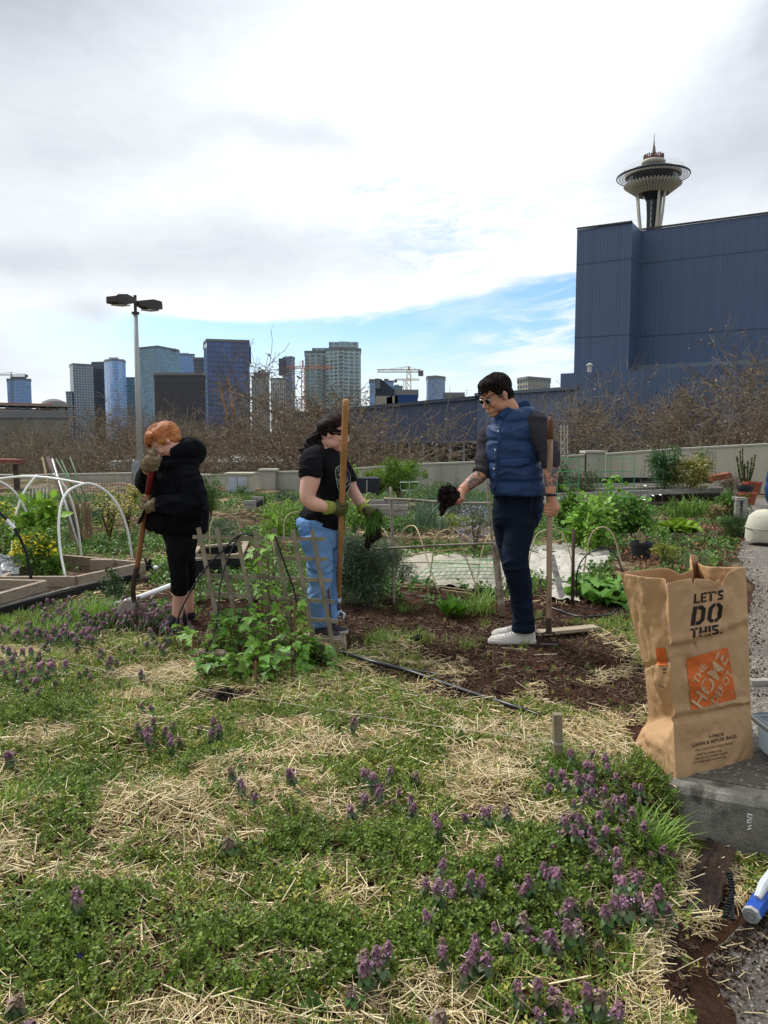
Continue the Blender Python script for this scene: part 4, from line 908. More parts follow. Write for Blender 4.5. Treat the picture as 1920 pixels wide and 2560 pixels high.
# jeans
jm = cloth('jeans_dark', '#141C2B', col2='#1C2A44', c2s=3, bscale=500)
mb = MB(); silo(mb, [RW(458, 800, 955, 5.24, .145), RW(450, 806, 1000, 5.24, .15), RW(445, 806, 1070, 5.235, .155), RW(440, 790, 1140, 5.235, .15), RW(450, 760, 1210, 5.235, .13)], 24)
mb.tube([U(655, 1090, 5.17), U(632, 1250, 5.15), U(606, 1400, 5.13), U(608, 1500, 5.12), U(640, 1640, 5.15), U(655, 1800, 5.18), U(664, 1900, 5.19), U(664, 1968, 5.195)], [.098, .096, .088, .082, .080, .071, .072, .077], 24, n=44)
mb.tube([U(540, 1090, 5.30), U(540, 1250, 5.29), U(575, 1400, 5.27), U(590, 1500, 5.27), U(622, 1640, 5.32), U(640, 1800, 5.36), U(648, 1880, 5.37), U(650, 1945, 5.37)], [.092, .085, .075, .070, .066, .06, .062, .064], 22, n=40)
me = evalmesh(mb, .008, 3)
def jmask(V):
    zz = V[:, 2]; kn_ = math.exp(0); zk = U(0, 1500, 5.1).z; za = U(0, 1900, 5.1).z; zh = U(0, 1130, 5.1).z
    return .35+.9*np.exp(-((zz-zk)/.09)**2)+1.1*np.exp(-((zz-za)/.08)**2)+.7*np.exp(-((zz-zh)/.08)**2)
wrinkle(me, .007, (6, 6, 17), 4.4, True, jmask); part('jeans', me, jm, man)
mb = MB(); mb.tube([U(580, 968, 5.115), U(590, 985, 5.105), U(640, 992, 5.09), U(725, 990, 5.095)], .0016, 4); mb.tube([U(730, 980, 5.09), U(722, 1040, 5.085), U(705, 1100, 5.09)], .0014, 4); mb.build('seam_stitching', cloth('stitch_grey', '#4C5768'), man)
wsh = pmat('shoe_white', '#C6C3BC', .55, .10, 9, .1, 60, col2='#8A7B6A', c2s=9, c2lo=.5, c2hi=.72); wso = pmat('sole_white', '#BDB8AE', .7, .15)
shoe('n', P(1222, 1607, 5.16), P(1337, 1608, 5.20), .105, .100, wsh, wso, man, lace=pmat('lace_grey', '#8C8A86'))
shoe('f', P(1231, 1590, 5.36), P(1338, 1590, 5.40), .100, .098, wsh, wso, man, lace=pmat('lace_grey', '#8C8A86'))
mb = MB(); mb.tube([wN+Vector((.034*math.cos(a), .030*math.sin(a), -.004)) for a in np.linspace(0, 2*math.pi, 20)], .008, 8, cap=False); mb.build('wristwatch', pmat('watch_black', '#15151A', .4), man)
mb = MB(); mb.tube([hc+Vector((.028+.010*math.cos(a), -.024+.010*math.sin(a), .012)) for a in np.linspace(0, 2*math.pi, 14)], .0018, 5, cap=False); mb.build('ring', pmat('ring_silver', '#C0C0C0', .2, metal=.9), man)
# hoe (stirrup)
woodm = pmat('handle_grey_wood', '#A89078', .75, .3, 14, .4, 120, stretch=(1, 1, .08), col2='#6A4B35', c2s=9, c2lo=.5, c2hi=.7)
tip = pmat('handle_top_brown', '#6B472E', .6, .2); stl = pmat('dark_steel', '#3A3634', .45, .3, 20, metal=.6)
ho = thing('stirrup_hoe', hoeB, 'long wooden handled stirrup hoe held upright by the man in the blue vest', 'hoe')
mb = MB(); mb.tube([hoeB, hoeB.lerp(hoeT, .3), hoeB.lerp(hoeT, .7), hoeT.lerp(hoeB, .10)], [.0175, .0185, .0185, .0185], 14, n=12); mb.build('handle', woodm, ho, True)
mb = MB(); mb.tube([hoeT.lerp(hoeB, .10), hoeT.lerp(hoeB, .02), hoeT], [.0187, .019, .010], 14); mb.build('grip_end', tip, ho, True)
mb = MB(); mb.tube([hoeB+hax*.09, hoeB-hax*.02], .021, 14); mb.tube([hoeB+hax*.07+Vector((-.035, 0, 0)), hoeB+hax*.07+Vector((.035, 0, 0))], .005, 6)
mb.build('ferrule', pmat('ferrule_steel', '#77706A', .35, metal=.8), ho)
b0 = P(1347, 1615, 5.08); b1 = P(1400, 1615, 5.12); t0, t1 = P(1358, 1583, 5.10), P(1385, 1583, 5.12); mb = MB()
mb.tube([hoeB-hax*.01, t0, b0+Vector((0, 0, .012))], .006, 6); mb.tube([hoeB-hax*.01, t1, b1+Vector((0, 0, .012))], .006, 6); mb.beam(b0+Vector((0, 0, .01)), b1+Vector((0, 0, .01)), .022, .006); mb.beam(t0, t1, .012, .006); mb.build('stirrup_blade', stl, ho)
# soil clod in his hand
def lump(name, c, rad, m, parent, seed, amp=.3, fr=14., nu=40):
    mb = MB(); mb.ell((0, 0, 0), rad, None, nu, nu*2//3); V = mb.v[0]
    V = np.array([v*(1+amp*noise.fractal(Vector(v)*fr+Vector((seed, 0, 0)), .8, 2, 4)) for v in V]); mb.v[0] = V+np.array(c)
    return mb.build(name, m, parent)
darks = pmat('wet_soil', '#1F1411', .95, .4, 30, 1, 150); roots = pmat('pale_roots', '#6B5140', .9, .3)
cd = thing('soil_clod', clod, 'crumbly dark brown clod of soil with roots in the outstretched tattooed hand', 'soil clod')
lump('soil', clod, (.060, .055, .062), darks, cd, 2., .55, 22.); lump('crumbs', clod+Vector((-.035, 0, -.075)), (.022, .02, .045), darks, cd, 5., .8, 30., 20)
mb = MB()
for i in range(110):
    dv_ = Vector((rs_.gauss(0, 1), rs_.gauss(0, 1), rs_.gauss(0, 1))).normalized(); a = clod+dv_*.055; mb.tube([a, a+dv_*.02+Vector((0, 0, -.004)), a+dv_*.03+Vector((rs_.gauss(0, .012), 0, -.018))], [.0016, .0012, .0006], 3)
mb.build('roots', darks, cd)
n_ = 260; q_ = NPR.normal(size=(n_, 3)); q_ /= np.linalg.norm(q_, axis=1)[:, None]; ct = [(-.5, -.5, -.5), (.5, -.5, -.4), (.4, .5, -.5), (-.3, .2, .6)]
scatter('loose_crumbs', ct, [(0, 1, 2), (0, 1, 3), (1, 2, 3), (2, 0, 3)], np.array(clod)+q_*np.array([.062, .056, .066])*NPR.uniform(.8, 1.12, (n_, 1)), NPR.uniform(0, 6, n_), NPR.uniform(0, 6, n_), NPR.uniform(0, 6, n_), NPR.uniform(.008, .022, n_), darks, cd)
# ---------------------------------------------------------------- woman in the black shirt
def U(u, v, d_): return P(700+.2985*u, 980+.2985*v, d_)
def RW(u0, u1, v, d_, h, sl=0): return (700+.2985*u0, 700+.2985*u1, 980+.2985*v, d_, h, sl)
wo_ = thing('person', G(830, 1590), 'woman with a dark ponytail, black t-shirt and light jeans holding a weed clump', 'person')
skin2 = skinm('skin_pale', '#D0A08C'); HB = basis((.93, -.18, -.16)); HC = U(447, 345, 5.42); hs = 1.04
hoT, hoB = P(864.5, 1005, 4.98), P(845.5, 1515, 5.50); hax = (hoT-hoB).normalized()
mb = MB(); head(mb, HC, HB, hs, 1.05, .97)
mb.tube([HC+HB@Vector((-.03, 0, -.05)), U(410, 470, 5.43), U(390, 560, 5.44)], [.056, .056, .08], 18, n=8)
silo(mb, [RW(310, 480, 540, 5.44, .08), RW(290, 540, 640, 5.44, .12), RW(300, 540, 800, 5.44, .12), RW(230, 500, 1000, 5.44, .13), RW(220, 500, 1120, 5.44, .13), RW(280, 450, 1250, 5.42, .09)], 20)
sN, eN, wN = U(262, 560, 5.25), U(232, 885, 5.16), U(408, 967, 5.14)
mb.tube([sN, U(258, 715, 5.20), eN+Vector((.0, 0, .02)), U(262, 925, 5.15), U(330, 950, 5.14), wN], [.062, .068, .054, .050, .044, .034], 20, n=30)
eF, wF = U(622, 850, 5.62), U(712, 985, 5.46)
mb.tube([U(470, 600, 5.62), U(560, 740, 5.64), eF, U(668, 920, 5.55), wF], [.055, .05, .043, .040, .032], 18, n=26)
for a in ((U(330, 1200, 5.38), U(330, 1550, 5.35), U(340, 1880, 5.36), U(345, 2010, 5.37)), (U(420, 1200, 5.52), U(440, 1550, 5.50), U(440, 1850, 5.50), U(440, 1980, 5.49))): mb.tube(a, [.06, .045, .035, .033], 14, n=16)
body(wo_, mb, skin2, .0052); MC['brow'] = pmat('brow2', '#3A261C'); eyes(HC, HB, hs, wo_)
hm = pmat('hair_brown_black', '#1C1211', .65, .4, 30, .5, 160, spec=.2, stretch=(.5, .5, 1), col2='#3B241D', c2s=8)
mb = MB(); e_((-.020, 0, .044), (.100, .082, .088)); e_((.028, 0, .078), (.058, .066, .042)); e_((-.055, 0, -.005), (.055, .068, .062)); e_((-.085, 0, .0), (.035, .035, .04))
for q in (-1, 1): e_((.028, q*.064, .035), (.03, .014, .034)); e_((-.03, q*.066, .0), (.04, .014, .04))
me = evalmesh(mb, .006, 2); wrinkle(me, .004, (10, 30, 30), 3); part('hair', me, hm, wo_)
mb = MB(); rs_ = random.Random(9)
for i in range(60):
    a, b = rs_.gauss(0, .014), rs_.gauss(0, .016); k = rs_.uniform(.75, 1.05)
    pts = [U(345, 355, 5.42)+Vector((0, a*.5, b*.4)), U(312, 365, 5.42)+Vector((0, a, b)), U(285+a*900, 430, 5.40)+Vector((a, a, b)), U(272+b*1500, 430+60*k, 5.39)+Vector((b, a*1.5, 0)), U(250+a*2200, 430+95*k, 5.39)+Vector((b*1.2, a, 0))]
    mb.tube(pts, [.012, .017, .018, .013, .004], 6, n=10)
mb.build('ponytail', hm, wo_, True)
mb = MB(); hairstrands(mb, HC+HB@Vector((-.005, 0, .035)), HB, hs, (.105, .085, .099), 800, .9, rs_, .1, (-.1, 1.), lambda v: v.z > .35 or v.x < .1, .0018); mb.build('hair_strands', hm, wo_)
glasses(HC, HB, hs, pmat('frame_copper', '#8A5A48', .3), pmat('lens_clear', '#C8D0D4', .05, 0, spec=.8), wo_)
tm = cloth('tshirt_black', '#17171B')
mb = MB(); silo(mb, [RW(345, 455, 478, 5.43, .055, .02), RW(300, 490, 520, 5.43, .10), RW(262, 525, 580, 5.43, .135), RW(262, 565, 650, 5.43, .155), RW(275, 592, 715, 5.43, .165), RW(278, 588, 775, 5.43, .16), RW(275, 560, 850, 5.43, .15), RW(225, 545, 930, 5.43, .155), RW(168, 540, 1000, 5.43, .165, .015), RW(165, 538, 1050, 5.43, .17, -.02), RW(185, 536, 1105, 5.43, .168, -.045)], 50)
mb.tube([U(330, 510, 5.36), sN, U(260, 640, 5.21), U(258, 716, 5.20)], [.055, .072, .077, .079], 24, n=18)
mb.tube([U(450, 530, 5.5), U(490, 600, 5.58), U(550, 700, 5.63), U(575, 760, 5.64)], [.055, .066, .066, .064], 20, n=16)
me = evalmesh(mb, .008, 3); wrinkle(me, .007, (8, 8, 13), 11); part('tshirt', me, tm, wo_)
def onsh(u, v): return U(u, v, 5.43-.165*(1-min(.97, abs((u-435)/165))**2)**.5-.004)
SH = [(468, 640), (490, 622), (520, 618), (560, 640), (590, 690), (592, 760), (575, 830), (545, 860), (510, 850), (485, 800), (470, 720), (465, 670)]
mb = MB()
def pl(L): mb.tube([onsh(min(u, 588), v) for u, v in L], .0022, 4, cap=False)
pl(SH+[SH[0]]); pl([(480, 645), (492, 640), (495, 655), (483, 665), (494, 672)]); pl([(500, 640), (510, 650), (505, 665)]); pl([(488, 690), (500, 684), (504, 700), (492, 706), (488, 690)])
pl([(545, 720), (560, 745), (570, 715)]); pl([(548, 760), (575, 745)]); pl([(486, 740), (500, 735), (512, 745), (530, 735)]); pl([(540, 700), (550, 690), (562, 700), (552, 712), (540, 700)]); pl([(478, 720), (520, 830)]); pl([(585, 760), (520, 840)]); pl([(490, 770), (505, 760), (512, 785)])
mb.build('shirt_print', pmat('print_white', '#A9AAA8', .9), wo_)
jb = cloth('jeans_light', '#6E97C8', col2='#88A8D0', c2s=2.6, c2lo=.45, c2hi=.8, bscale=500)
mb = MB(); silo(mb, [RW(150, 535, 1035, 5.43, .15, .02), RW(140, 535, 1080, 5.43, .165), RW(150, 532, 1150, 5.43, .17), RW(185, 522, 1220, 5.42, .15), RW(225, 500, 1290, 5.42, .12)], 24)
mb.tube([U(290, 1200, 5.34), U(320, 1330, 5.33), U(335, 1480, 5.33), U(338, 1600, 5.33), U(325, 1720, 5.33), U(330, 1850, 5.35), U(345, 1945, 5.36)], [.108, .096, .085, .076, .073, .064, .058], 24, n=44)
mb.tube([U(420, 1200, 5.50), U(425, 1330, 5.49), U(435, 1480, 5.48), U(418, 1600, 5.48), U(412, 1720, 5.48), U(420, 1850, 5.48), U(432, 1925, 5.48)], [.095, .085, .072, .064, .06, .056, .054], 22, n=40)
me = evalmesh(mb, .008, 3); wrinkle(me, .010, (8, 8, 14), 21, True, lambda V: .5+np.clip((.85-V[:, 2])*1.2, 0, .9)); part('jeans', me, jb, wo_)
mb = MB(); mb.tube([onsh(150, 1050)+Vector((0, 0, 0)), U(165, 1100, 5.36), U(175, 1180, 5.34)], .002, 4); mb.tube([U(255, 1095, 5.27), U(258, 1150, 5.265), U(245, 1175, 5.27), U(185, 1205, 5.31)], .002, 4); mb.build('pocket_seam', cloth('stitch_blue', '#34577F'), wo_)
sg = pmat('shoe_charcoal', '#3A3A40', .8, .2, 20, .3, 200); sw_ = pmat('sole_pale', '#A9A498', .7, .2)
shoe('n', P(852, 1596, 5.33), P(786, 1594, 5.36), .10, .085, sg, sw_, wo_); shoe('f', P(869, 1584, 5.42), P(806, 1584, 5.47), .10, .085, sg, sw_, wo_)
gl = pmat('glove_olive', '#5C5D33', .85, .3, 25, .5, 200, col2='#31281F', c2s=13, c2lo=.5, c2hi=.62); cf = pmat('glove_cuff_lime', '#8F9645', .85, .15, 30)
hcn = hoB.lerp(hoT, (U(0, 975, 5.2).z-hoB.z)/(hoT.z-hoB.z))
mb = MB(); grip(mb, hcn, hax, (-.7, -.6, 0), .0175, 1.12, 1, 1.25, wN+(wN-hcn)*.12, .036); me = evalmesh(mb, .0045, 2); g_ = part('glove', me, gl, wo_)
d_ = (wN-hcn).normalized(); mb = MB(); mb.tube([wN-d_*.03, wN, wN+d_*.028], [.040, .042, .046], 18, flat=1.05); mb.build('glove_cuff', cf, g_, True)
tf_ = U(800, 1045, 5.38); mb = MB(); grip(mb, tf_, (.2, 1, 0), (-.7, 0, .6), .022, 1.1, -1, 1.25, wF, .036); me = evalmesh(mb, .0045, 2); g_ = part('glove', me, gl, wo_)
d_ = (wF-tf_).normalized(); mb = MB(); mb.tube([wF-d_*.03, wF+d_*.005, wF+d_*.03], [.039, .042, .046], 18); mb.build('glove_cuff', cf, g_, True)
# her long handled cultivator
ho = thing('long_cultivator', hoB, 'long honey coloured wooden handle with a shiny metal head, held upright by the woman', 'garden tool')
hw = pmat('handle_honey_wood', '#A87B4B', .55, .25, 12, .3, 100, stretch=(1, 1, .08), col2='#7C5230', c2s=6, c2lo=.5, c2hi=.7)
mb = MB(); mb.tube([hoB, hoB.lerp(hoT, .3), hoB.lerp(hoT, .75), hoT.lerp(hoB, .01), hoT], [.017, .0195, .021, .020, .013], 14, n=16); mb.build('handle', hw, ho, True)
chm = pmat('bright_steel', '#9EA2A0', .25, .3, 20, metal=.9)
mb = MB(); mb.tube([hoB+hax*.07, hoB-hax*.03], .021, 12); mb.build('ferrule', chm, ho, True)
mb = MB(); c = hoB-hax*.05; mb.ell(c, (.035, .03, .028)); mb.tube([c+Vector((-.03, 0, .03)), c+Vector((-.045, -.02, 0)), c+Vector((-.02, -.04, -.05)), c+Vector((.01, -.03, -.06))], [.010, .016, .014, .006], 8, flat=.5, n=12); mb.tube([c, c+Vector((.045, -.02, -.01)), c+Vector((.04, -.05, -.045))], [.018, .016, .006], 8, flat=.5, n=10); mb.build('cultivator_head', chm, ho, True)
# weed clump
wc = thing('weed_clump', tf_, 'pulled clump of green grass with dark soil hanging from the gloved hand', 'weed clump'); c0 = U(745, 1150, 5.36)
lump('root_soil', U(775, 1185, 5.37), (.048, .04, .052), darks, wc, 8., .5, 22.); lump('root_tail', U(735, 1265, 5.36), (.02, .015, .035), darks, wc, 9., .9, 30., 18)
wg = pmat('weed_green', '#55802F', .7, .3, 30, island=.4, trans=.2); mb = MB()
for i in range(760):
    s_ = rs_.random(); a = tf_+Vector((rs_.gauss(-.005, .022), rs_.gauss(0, .02), rs_.gauss(-.005, .018))); 
    if s_ < .75: dv_ = Vector((rs_.gauss(-.10, .10), rs_.gauss(0, .08), -rs_.uniform(.6, 1.4))).normalized()*rs_.uniform(.06, .18)
    else: dv_ = Vector((rs_.gauss(.3, .8), rs_.gauss(0, .6), rs_.gauss(.1, .5))).normalized()*rs_.uniform(.03, .075)
    sd2 = Vector((rs_.gauss(0, 1), rs_.gauss(0, 1), 0)).normalized()*.0028; m_ = a+dv_*.5+Vector((rs_.gauss(0, .012), rs_.gauss(0, .01), .01)); b = a+dv_
    mb.add([a-sd2, a+sd2, m_+sd2, m_-sd2, b], [(0, 1, 2, 3), (3, 2, 4)])
mb.build('grass_blades', wg, wc)
# ---------------------------------------------------------------- hooded gardener
def U(u, v, d_): return P(300+.2712*u, 1020+.2712*v, d_)
def RW(u0, u1, v, d_, h, sl=0): return (300+.2712*u0, 300+.2712*u1, 1020+.2712*v, d_, h, sl)
hg_ = thing('person', G(450, 1560), 'red haired gardener in a black hoodie and black leggings leaning on a shovel', 'person')
skin3 = skinm('skin_rosy', '#CE9C8A'); HB = basis((-.70, -.28, -.78), (-.6, 0, .8)); HC = U(425, 310, 5.50); hs = 1.04
shT, shB = P(383, 1146, 5.27), P(342, 1424, 5.62); hax = (shT-shB).normalized()
mb = MB(); head(mb, HC, HB, hs, 1.0, .95)
mb.tube([HC+HB@Vector((-.035, 0, -.045)), U(520, 400, 5.52), U(545, 500, 5.55)], [.055, .058, .08], 18, n=8)
silo(mb, [RW(450, 660, 500, 5.56, .09), RW(380, 700, 640, 5.56, .12), RW(350, 700, 900, 5.56, .13), RW(400, 690, 1100, 5.58, .13), RW(420, 650, 1250, 5.58, .1)], 20)
eN, wN = U(660, 875, 5.38), U(330, 888, 5.33); eF, wF = U(235, 700, 5.58), U(262, 540, 5.38)
mb.tube([U(600, 640, 5.48), U(650, 760, 5.40), eN, U(500, 890, 5.34), wN], [.035, .045, .045, .04, .03], 16, n=26)
mb.tube([U(380, 560, 5.68), U(300, 640, 5.64), eF, U(240, 620, 5.48), wF], [.035, .04, .045, .04, .03], 16, n=26)
A1 = [U(560, 1180, 5.52), U(535, 1440, 5.49), U(548, 1690, 5.53), U(535, 1840, 5.555), U(528, 1930, 5.56)]; A2 = [U(600, 1180, 5.68), U(625, 1440, 5.68), U(630, 1640, 5.74), U(640, 1800, 5.76), U(642, 1880, 5.77)]
mb.tube(A1, [.06, .048, .046, .042, .038], 18, n=26); mb.tube(A2, [.05, .042, .040, .036, .034], 18, n=26)
body(hg_, mb, skin3, .0052); MC['brow'] = pmat('brow3', '#9A5A34'); eyes(HC, HB, hs, hg_)
rh_ = pmat('hair_ginger', '#A8622F', .5, .3, 30, .4, 160, spec=.35, stretch=(1, .4, 1), col2='#C98348', c2s=9)
mb = MB(); e_((-.018, 0, .046), (.099, .082, .088)); e_((.032, 0, .078), (.060, .068, .044)); e_((-.05, 0, .0), (.056, .074, .06)); e_((.078, 0, .078), (.028, .06, .034))
for q in (-1, 1): e_((.03, q*.072, .03), (.034, .012, .04))
me = evalmesh(mb, .006, 2); wrinkle(me, .003, (30, 12, 30), 3); part('hair', me, rh_, hg_)
mb = MB(); hairstrands(mb, HC+HB@Vector((.005, 0, .045)), HB, hs, (.105, .085, .098), 900, 1.0, rs_, -.3, (-.1, 1.), lambda v: v.z > .1 or v.x < 0, .0021); mb.build('hair_tufts', rh_, hg_)
glasses(HC, HB, hs, pmat('frame_gold', '#A57A55', .3), MC['lens_clear'], hg_)
hd_ = cloth('hoodie_black', '#0E0F14', rough=.95, var=.2); 
mb = MB(); silo(mb, [RW(470, 680, 440, 5.55, .10), RW(400, 722, 490, 5.55, .15), RW(350, 720, 560, 5.55, .15), RW(310, 740, 640, 5.55, .165), RW(290, 768, 740, 5.55, .18), RW(290, 795, 860, 5.56, .20), RW(262, 805, 960, 5.56, .205), RW(245, 796, 1050, 5.57, .21, .01), RW(262, 790, 1110, 5.58, .20, -.01), RW(300, 770, 1135, 5.58, .19, -.015)], 50)
mb.tube([U(590, 590, 5.47), U(632, 670, 5.41), U(672, 790, 5.38), U(665, 868, 5.37), U(560, 900, 5.345), U(430, 895, 5.33), U(348, 890, 5.33)], [.07, .078, .085, .086, .082, .062, .050], 24, n=44)
mb.tube([U(400, 540, 5.68), U(310, 600, 5.68), U(250, 690, 5.60), U(240, 640, 5.5), U(250, 585, 5.43)], [.07, .085, .075, .060, .05], 22, n=30)
mb.tube([U(480, 445, 5.42), U(560, 400, 5.45), U(640, 380, 5.52), U(680, 410, 5.6), U(640, 430, 5.7), U(540, 440, 5.7)], [.03, .055, .078, .08, .075, .05], 18, n=30)
mb.tube([U(450, 470, 5.45), U(430, 490, 5.52), U(450, 480, 5.62)], .035, 14, n=12)
me = evalmesh(mb, .009, 3); wrinkle(me, .014, (8, 8, 11), 31); part('hoodie', me, hd_, hg_)
mb = MB(); mb.tube([U(545, 380, 5.43), U(600, 335, 5.45), U(680, 330, 5.52), U(722, 400, 5.6), U(712, 455, 5.66)], [.018, .030, .034, .032, .022], 14, flat=.8, n=24); mb.tube([U(590, 372, 5.42), U(650, 365, 5.45), U(705, 420, 5.52)], .014, 10, n=14); me = evalmesh(mb, .007, 2); wrinkle(me, .006, (14, 14, 14), 3); part('hood_lining', me, cloth('hood_lining', '#141618', rough=.95), hg_)
mb = MB(); mb.tube([U(440, 500, 5.36), U(360, 700, 5.355), U(250, 900, 5.37), U(180, 1050, 5.42)], [.012, .014, .018, .028], 8, flat=.4, n=16); mb.build('open_front_edge', hd_, hg_, True)
lg = cloth('leggings_black', '#0D0E11', rough=.8)
mb = MB(); silo(mb, [RW(400, 690, 1090, 5.58, .13), RW(400, 700, 1160, 5.58, .14), RW(415, 690, 1220, 5.58, .135), RW(440, 650, 1290, 5.58, .11)], 18)
mb.tube(A1[:1]+[U(545, 1330, 5.50), A1[1], U(548, 1560, 5.50), U(548, 1706, 5.53)], [.10, .090, .066, .064, .057], 22, n=34)
mb.tube(A2[:1]+[U(595, 1330, 5.68), A2[1], U(628, 1550, 5.70), U(632, 1655, 5.74)], [.094, .08, .06, .056, .048], 22, n=34)
me = evalmesh(mb, .007, 3); wrinkle(me, .003, (9, 9, 26), 41); part('leggings', me, lg, hg_)
bs = pmat('shoe_black', '#101013', .7, .25, 20, .3, 200); bso = pmat('sole_black', '#0B0B0D', .8)
shoe('n', P(400, 1575, 5.42), P(462, 1556, 5.64), .105, .095, bs, bso, hg_, lace=bso); shoe('f', P(418, 1556, 5.68), P(484, 1542, 5.86), .105, .095, bs, bso, hg_)
gt = pmat('glove_tan', '#8E7B5F', .9, .25, 22, .6, 160, col2='#4F4332', c2s=11, c2lo=.5, c2hi=.62)
hcn = shB.lerp(shT, (U(0, 880, 5.4).z-shB.z)/(shT.z-shB.z))
mb = MB(); grip(mb, hcn, hax, (.6, -.75, 0), .018, 1.15, -1, 1.35, U(335, 888, 5.33), .045); mb.tube([U(300, 886, 5.335), U(345, 889, 5.33)], [.046, .050], 16); me = evalmesh(mb, .0048, 2); part('glove', me, gt, hg_)
mb = MB(); grip(mb, shT-hax*.03, hax, (-.3, -.9, .1), .019, 1.15, 1, 1.35, wF, .042); mb.tube([U(268, 500, 5.34), U(250, 545, 5.40)], [.042, .046], 16); mb.tube([U(290, 470, 5.27), U(300, 420, 5.26), U(330, 390, 5.28)], [.034, .034, .022], 12); me = evalmesh(mb, .0048, 2); part('glove', me, gt, hg_)
# shovel
so2 = thing('shovel', P(320, 1550, 5.7), 'round point shovel with red topped wooden handle resting upright on the soil', 'shovel')
sw2 = pmat('shovel_wood', '#9A6B48', .7, .35, 16, .3, 110, stretch=(1, 1, .12), col2='#5C3B28', c2s=8, c2lo=.45, c2hi=.65)
mid = shB.lerp(shT, .70)
mb = MB(); mb.tube([shB, shB.lerp(shT, .35), mid], [.019, .020, .0195], 14, n=10); mb.build('handle', sw2, so2, True)
mb = MB(); mb.tube([mid, shT-hax*.004, shT+hax*.006], [.0205, .0205, .012], 14); mb.build('red_sleeve', pmat('red_paint', '#7C2226', .5, .12), so2, True)
stb = pmat('shovel_steel', '#5B534C', .45, .35, 12, metal=.5, col2='#3A2F29', c2s=6)
mb = MB(); mb.tube([shB+hax*.03, P(333, 1465, 5.66), P(334, 1495, 5.69), P(341, 1512, 5.68)], [.021, .020, .018, .015], 12, n=16); mb.build('socket', stb, so2, True)
bt = P(340, 1508, 5.68); bd = (P(318, 1560, 5.66)-bt); Lb = bd.length; bd.normalize(); bx_ = Vector((.93, .25, .28)); bx_ = (bx_-bd*bx_.dot(bd)).normalized(); bz = bx_.cross(bd); mb = MB(); gn = 15; V = []
for j in range(15):
    t = j/14; w_ = .105*(1 if t < .55 else max(0.02, math.sqrt(max(0, 1-((t-.55)/.46)**2)))); w_ *= (.75+.25*min(1, t*6))
    for i in range(gn):
        s_ = (i/(gn-1)-.5)*2; V.append(bt+bd*(Lb*1.55*t)+bx_*(w_*s_)+bz*(.028*(s_*s_)-.012*math.exp(-(s_*6)**2)*(1-t)))
mb.add([tuple(v) for v in V], [(j*gn+i, j*gn+i+1, (j+1)*gn+i+1, (j+1)*gn+i) for j in range(14) for i in range(gn-1)])
bl = mb.build('blade', pmat('blade_worn', '#7D746C', .4, .35, 9, metal=.4, col2='#4A3D35', c2s=5), so2, True); sm_ = bl.modifiers.new('s', 'SOLIDIFY'); sm_.thickness = .003
# ---------------------------------------------------------------- person at the right edge (only the blue sleeve shows)
pr = thing('person', P(1985, 1500, 6.2), 'person mostly out of frame at the right edge wearing a blue jacket', 'person')
mb = MB(); hx = 1990; HC = P(2012, 1046, 6.2); HB = basis((-.4, -.8, -.2)); head(mb, HC, HB, 1.0); mb.tube([HC-Vector((0, -.02, .06)), P(2000, 1110, 6.2)], [.055, .07], 14)
silo(mb, [(1975, 2040, 1110, 6.2, .1), (1960, 2060, 1200, 6.2, .12), (1965, 2060, 1340, 6.2, .12)], 12)
mb.tube([P(1961, 1130, 6.15), P(1941, 1230, 6.1), P(1966, 1300, 6.0)], [.05, .045, .032], 14, n=12); grip(mb, P(1981, 1312, 5.97), (1, 0, 0), (0, -.5, .8), .02, 1, 1, 1, P(1966, 1300, 6.0))
for x in (1975, 2030): mb.tube([P(x, 1340, 6.2), P(x, 1480, 6.2), P(x, 1560, 6.2)], [.06, .05, .04], 12, n=10)
body(pr, mb, skin1, .008); mb = MB(); silo(mb, [(1965, 2035, 1085, 6.2, .09), (1955, 2065, 1120, 6.2, .14), (1950, 2075, 1200, 6.2, .16), (1955, 2075, 1290, 6.2, .155), (1960, 2068, 1318, 6.2, .15)], 24)
mb.tube([P(1968, 1130, 6.15), P(1946, 1180, 6.1), P(1937, 1235, 6.06), P(1952, 1280, 6.03)], [.065, .07, .066, .05], 16, n=18); me = evalmesh(mb, .01, 2); wrinkle(me, .008, (8, 8, 12), 3); part('jacket', me, cloth('jacket_blue', '#23406A'), pr)
mb = MB(); silo(mb, [(1960, 2066, 1296, 6.2, .14), (1962, 2064, 1350, 6.2, .135), (1964, 2062, 1385, 6.2, .12)], 8)
for x in (1972, 2035): mb.tube([P(x, 1365, 6.2), P(x, 1460, 6.2), P(x, 1545, 6.2)], [.085, .07, .06], 14, n=10)
me = evalmesh(mb, .01, 2); part('trousers', me, cloth('trousers_grey', '#2B2C30'), pr)
mb = MB(); e_((-.02, 0, .046), (.1, .084, .09)); me = evalmesh(mb, .01, 2); part('hair', me, hairm, pr)
for x in (1975, 2030): shoe('s', P(x-30, 1558, 6.1), P(x+8, 1552, 6.3), .1, .09, bs, bso, pr)
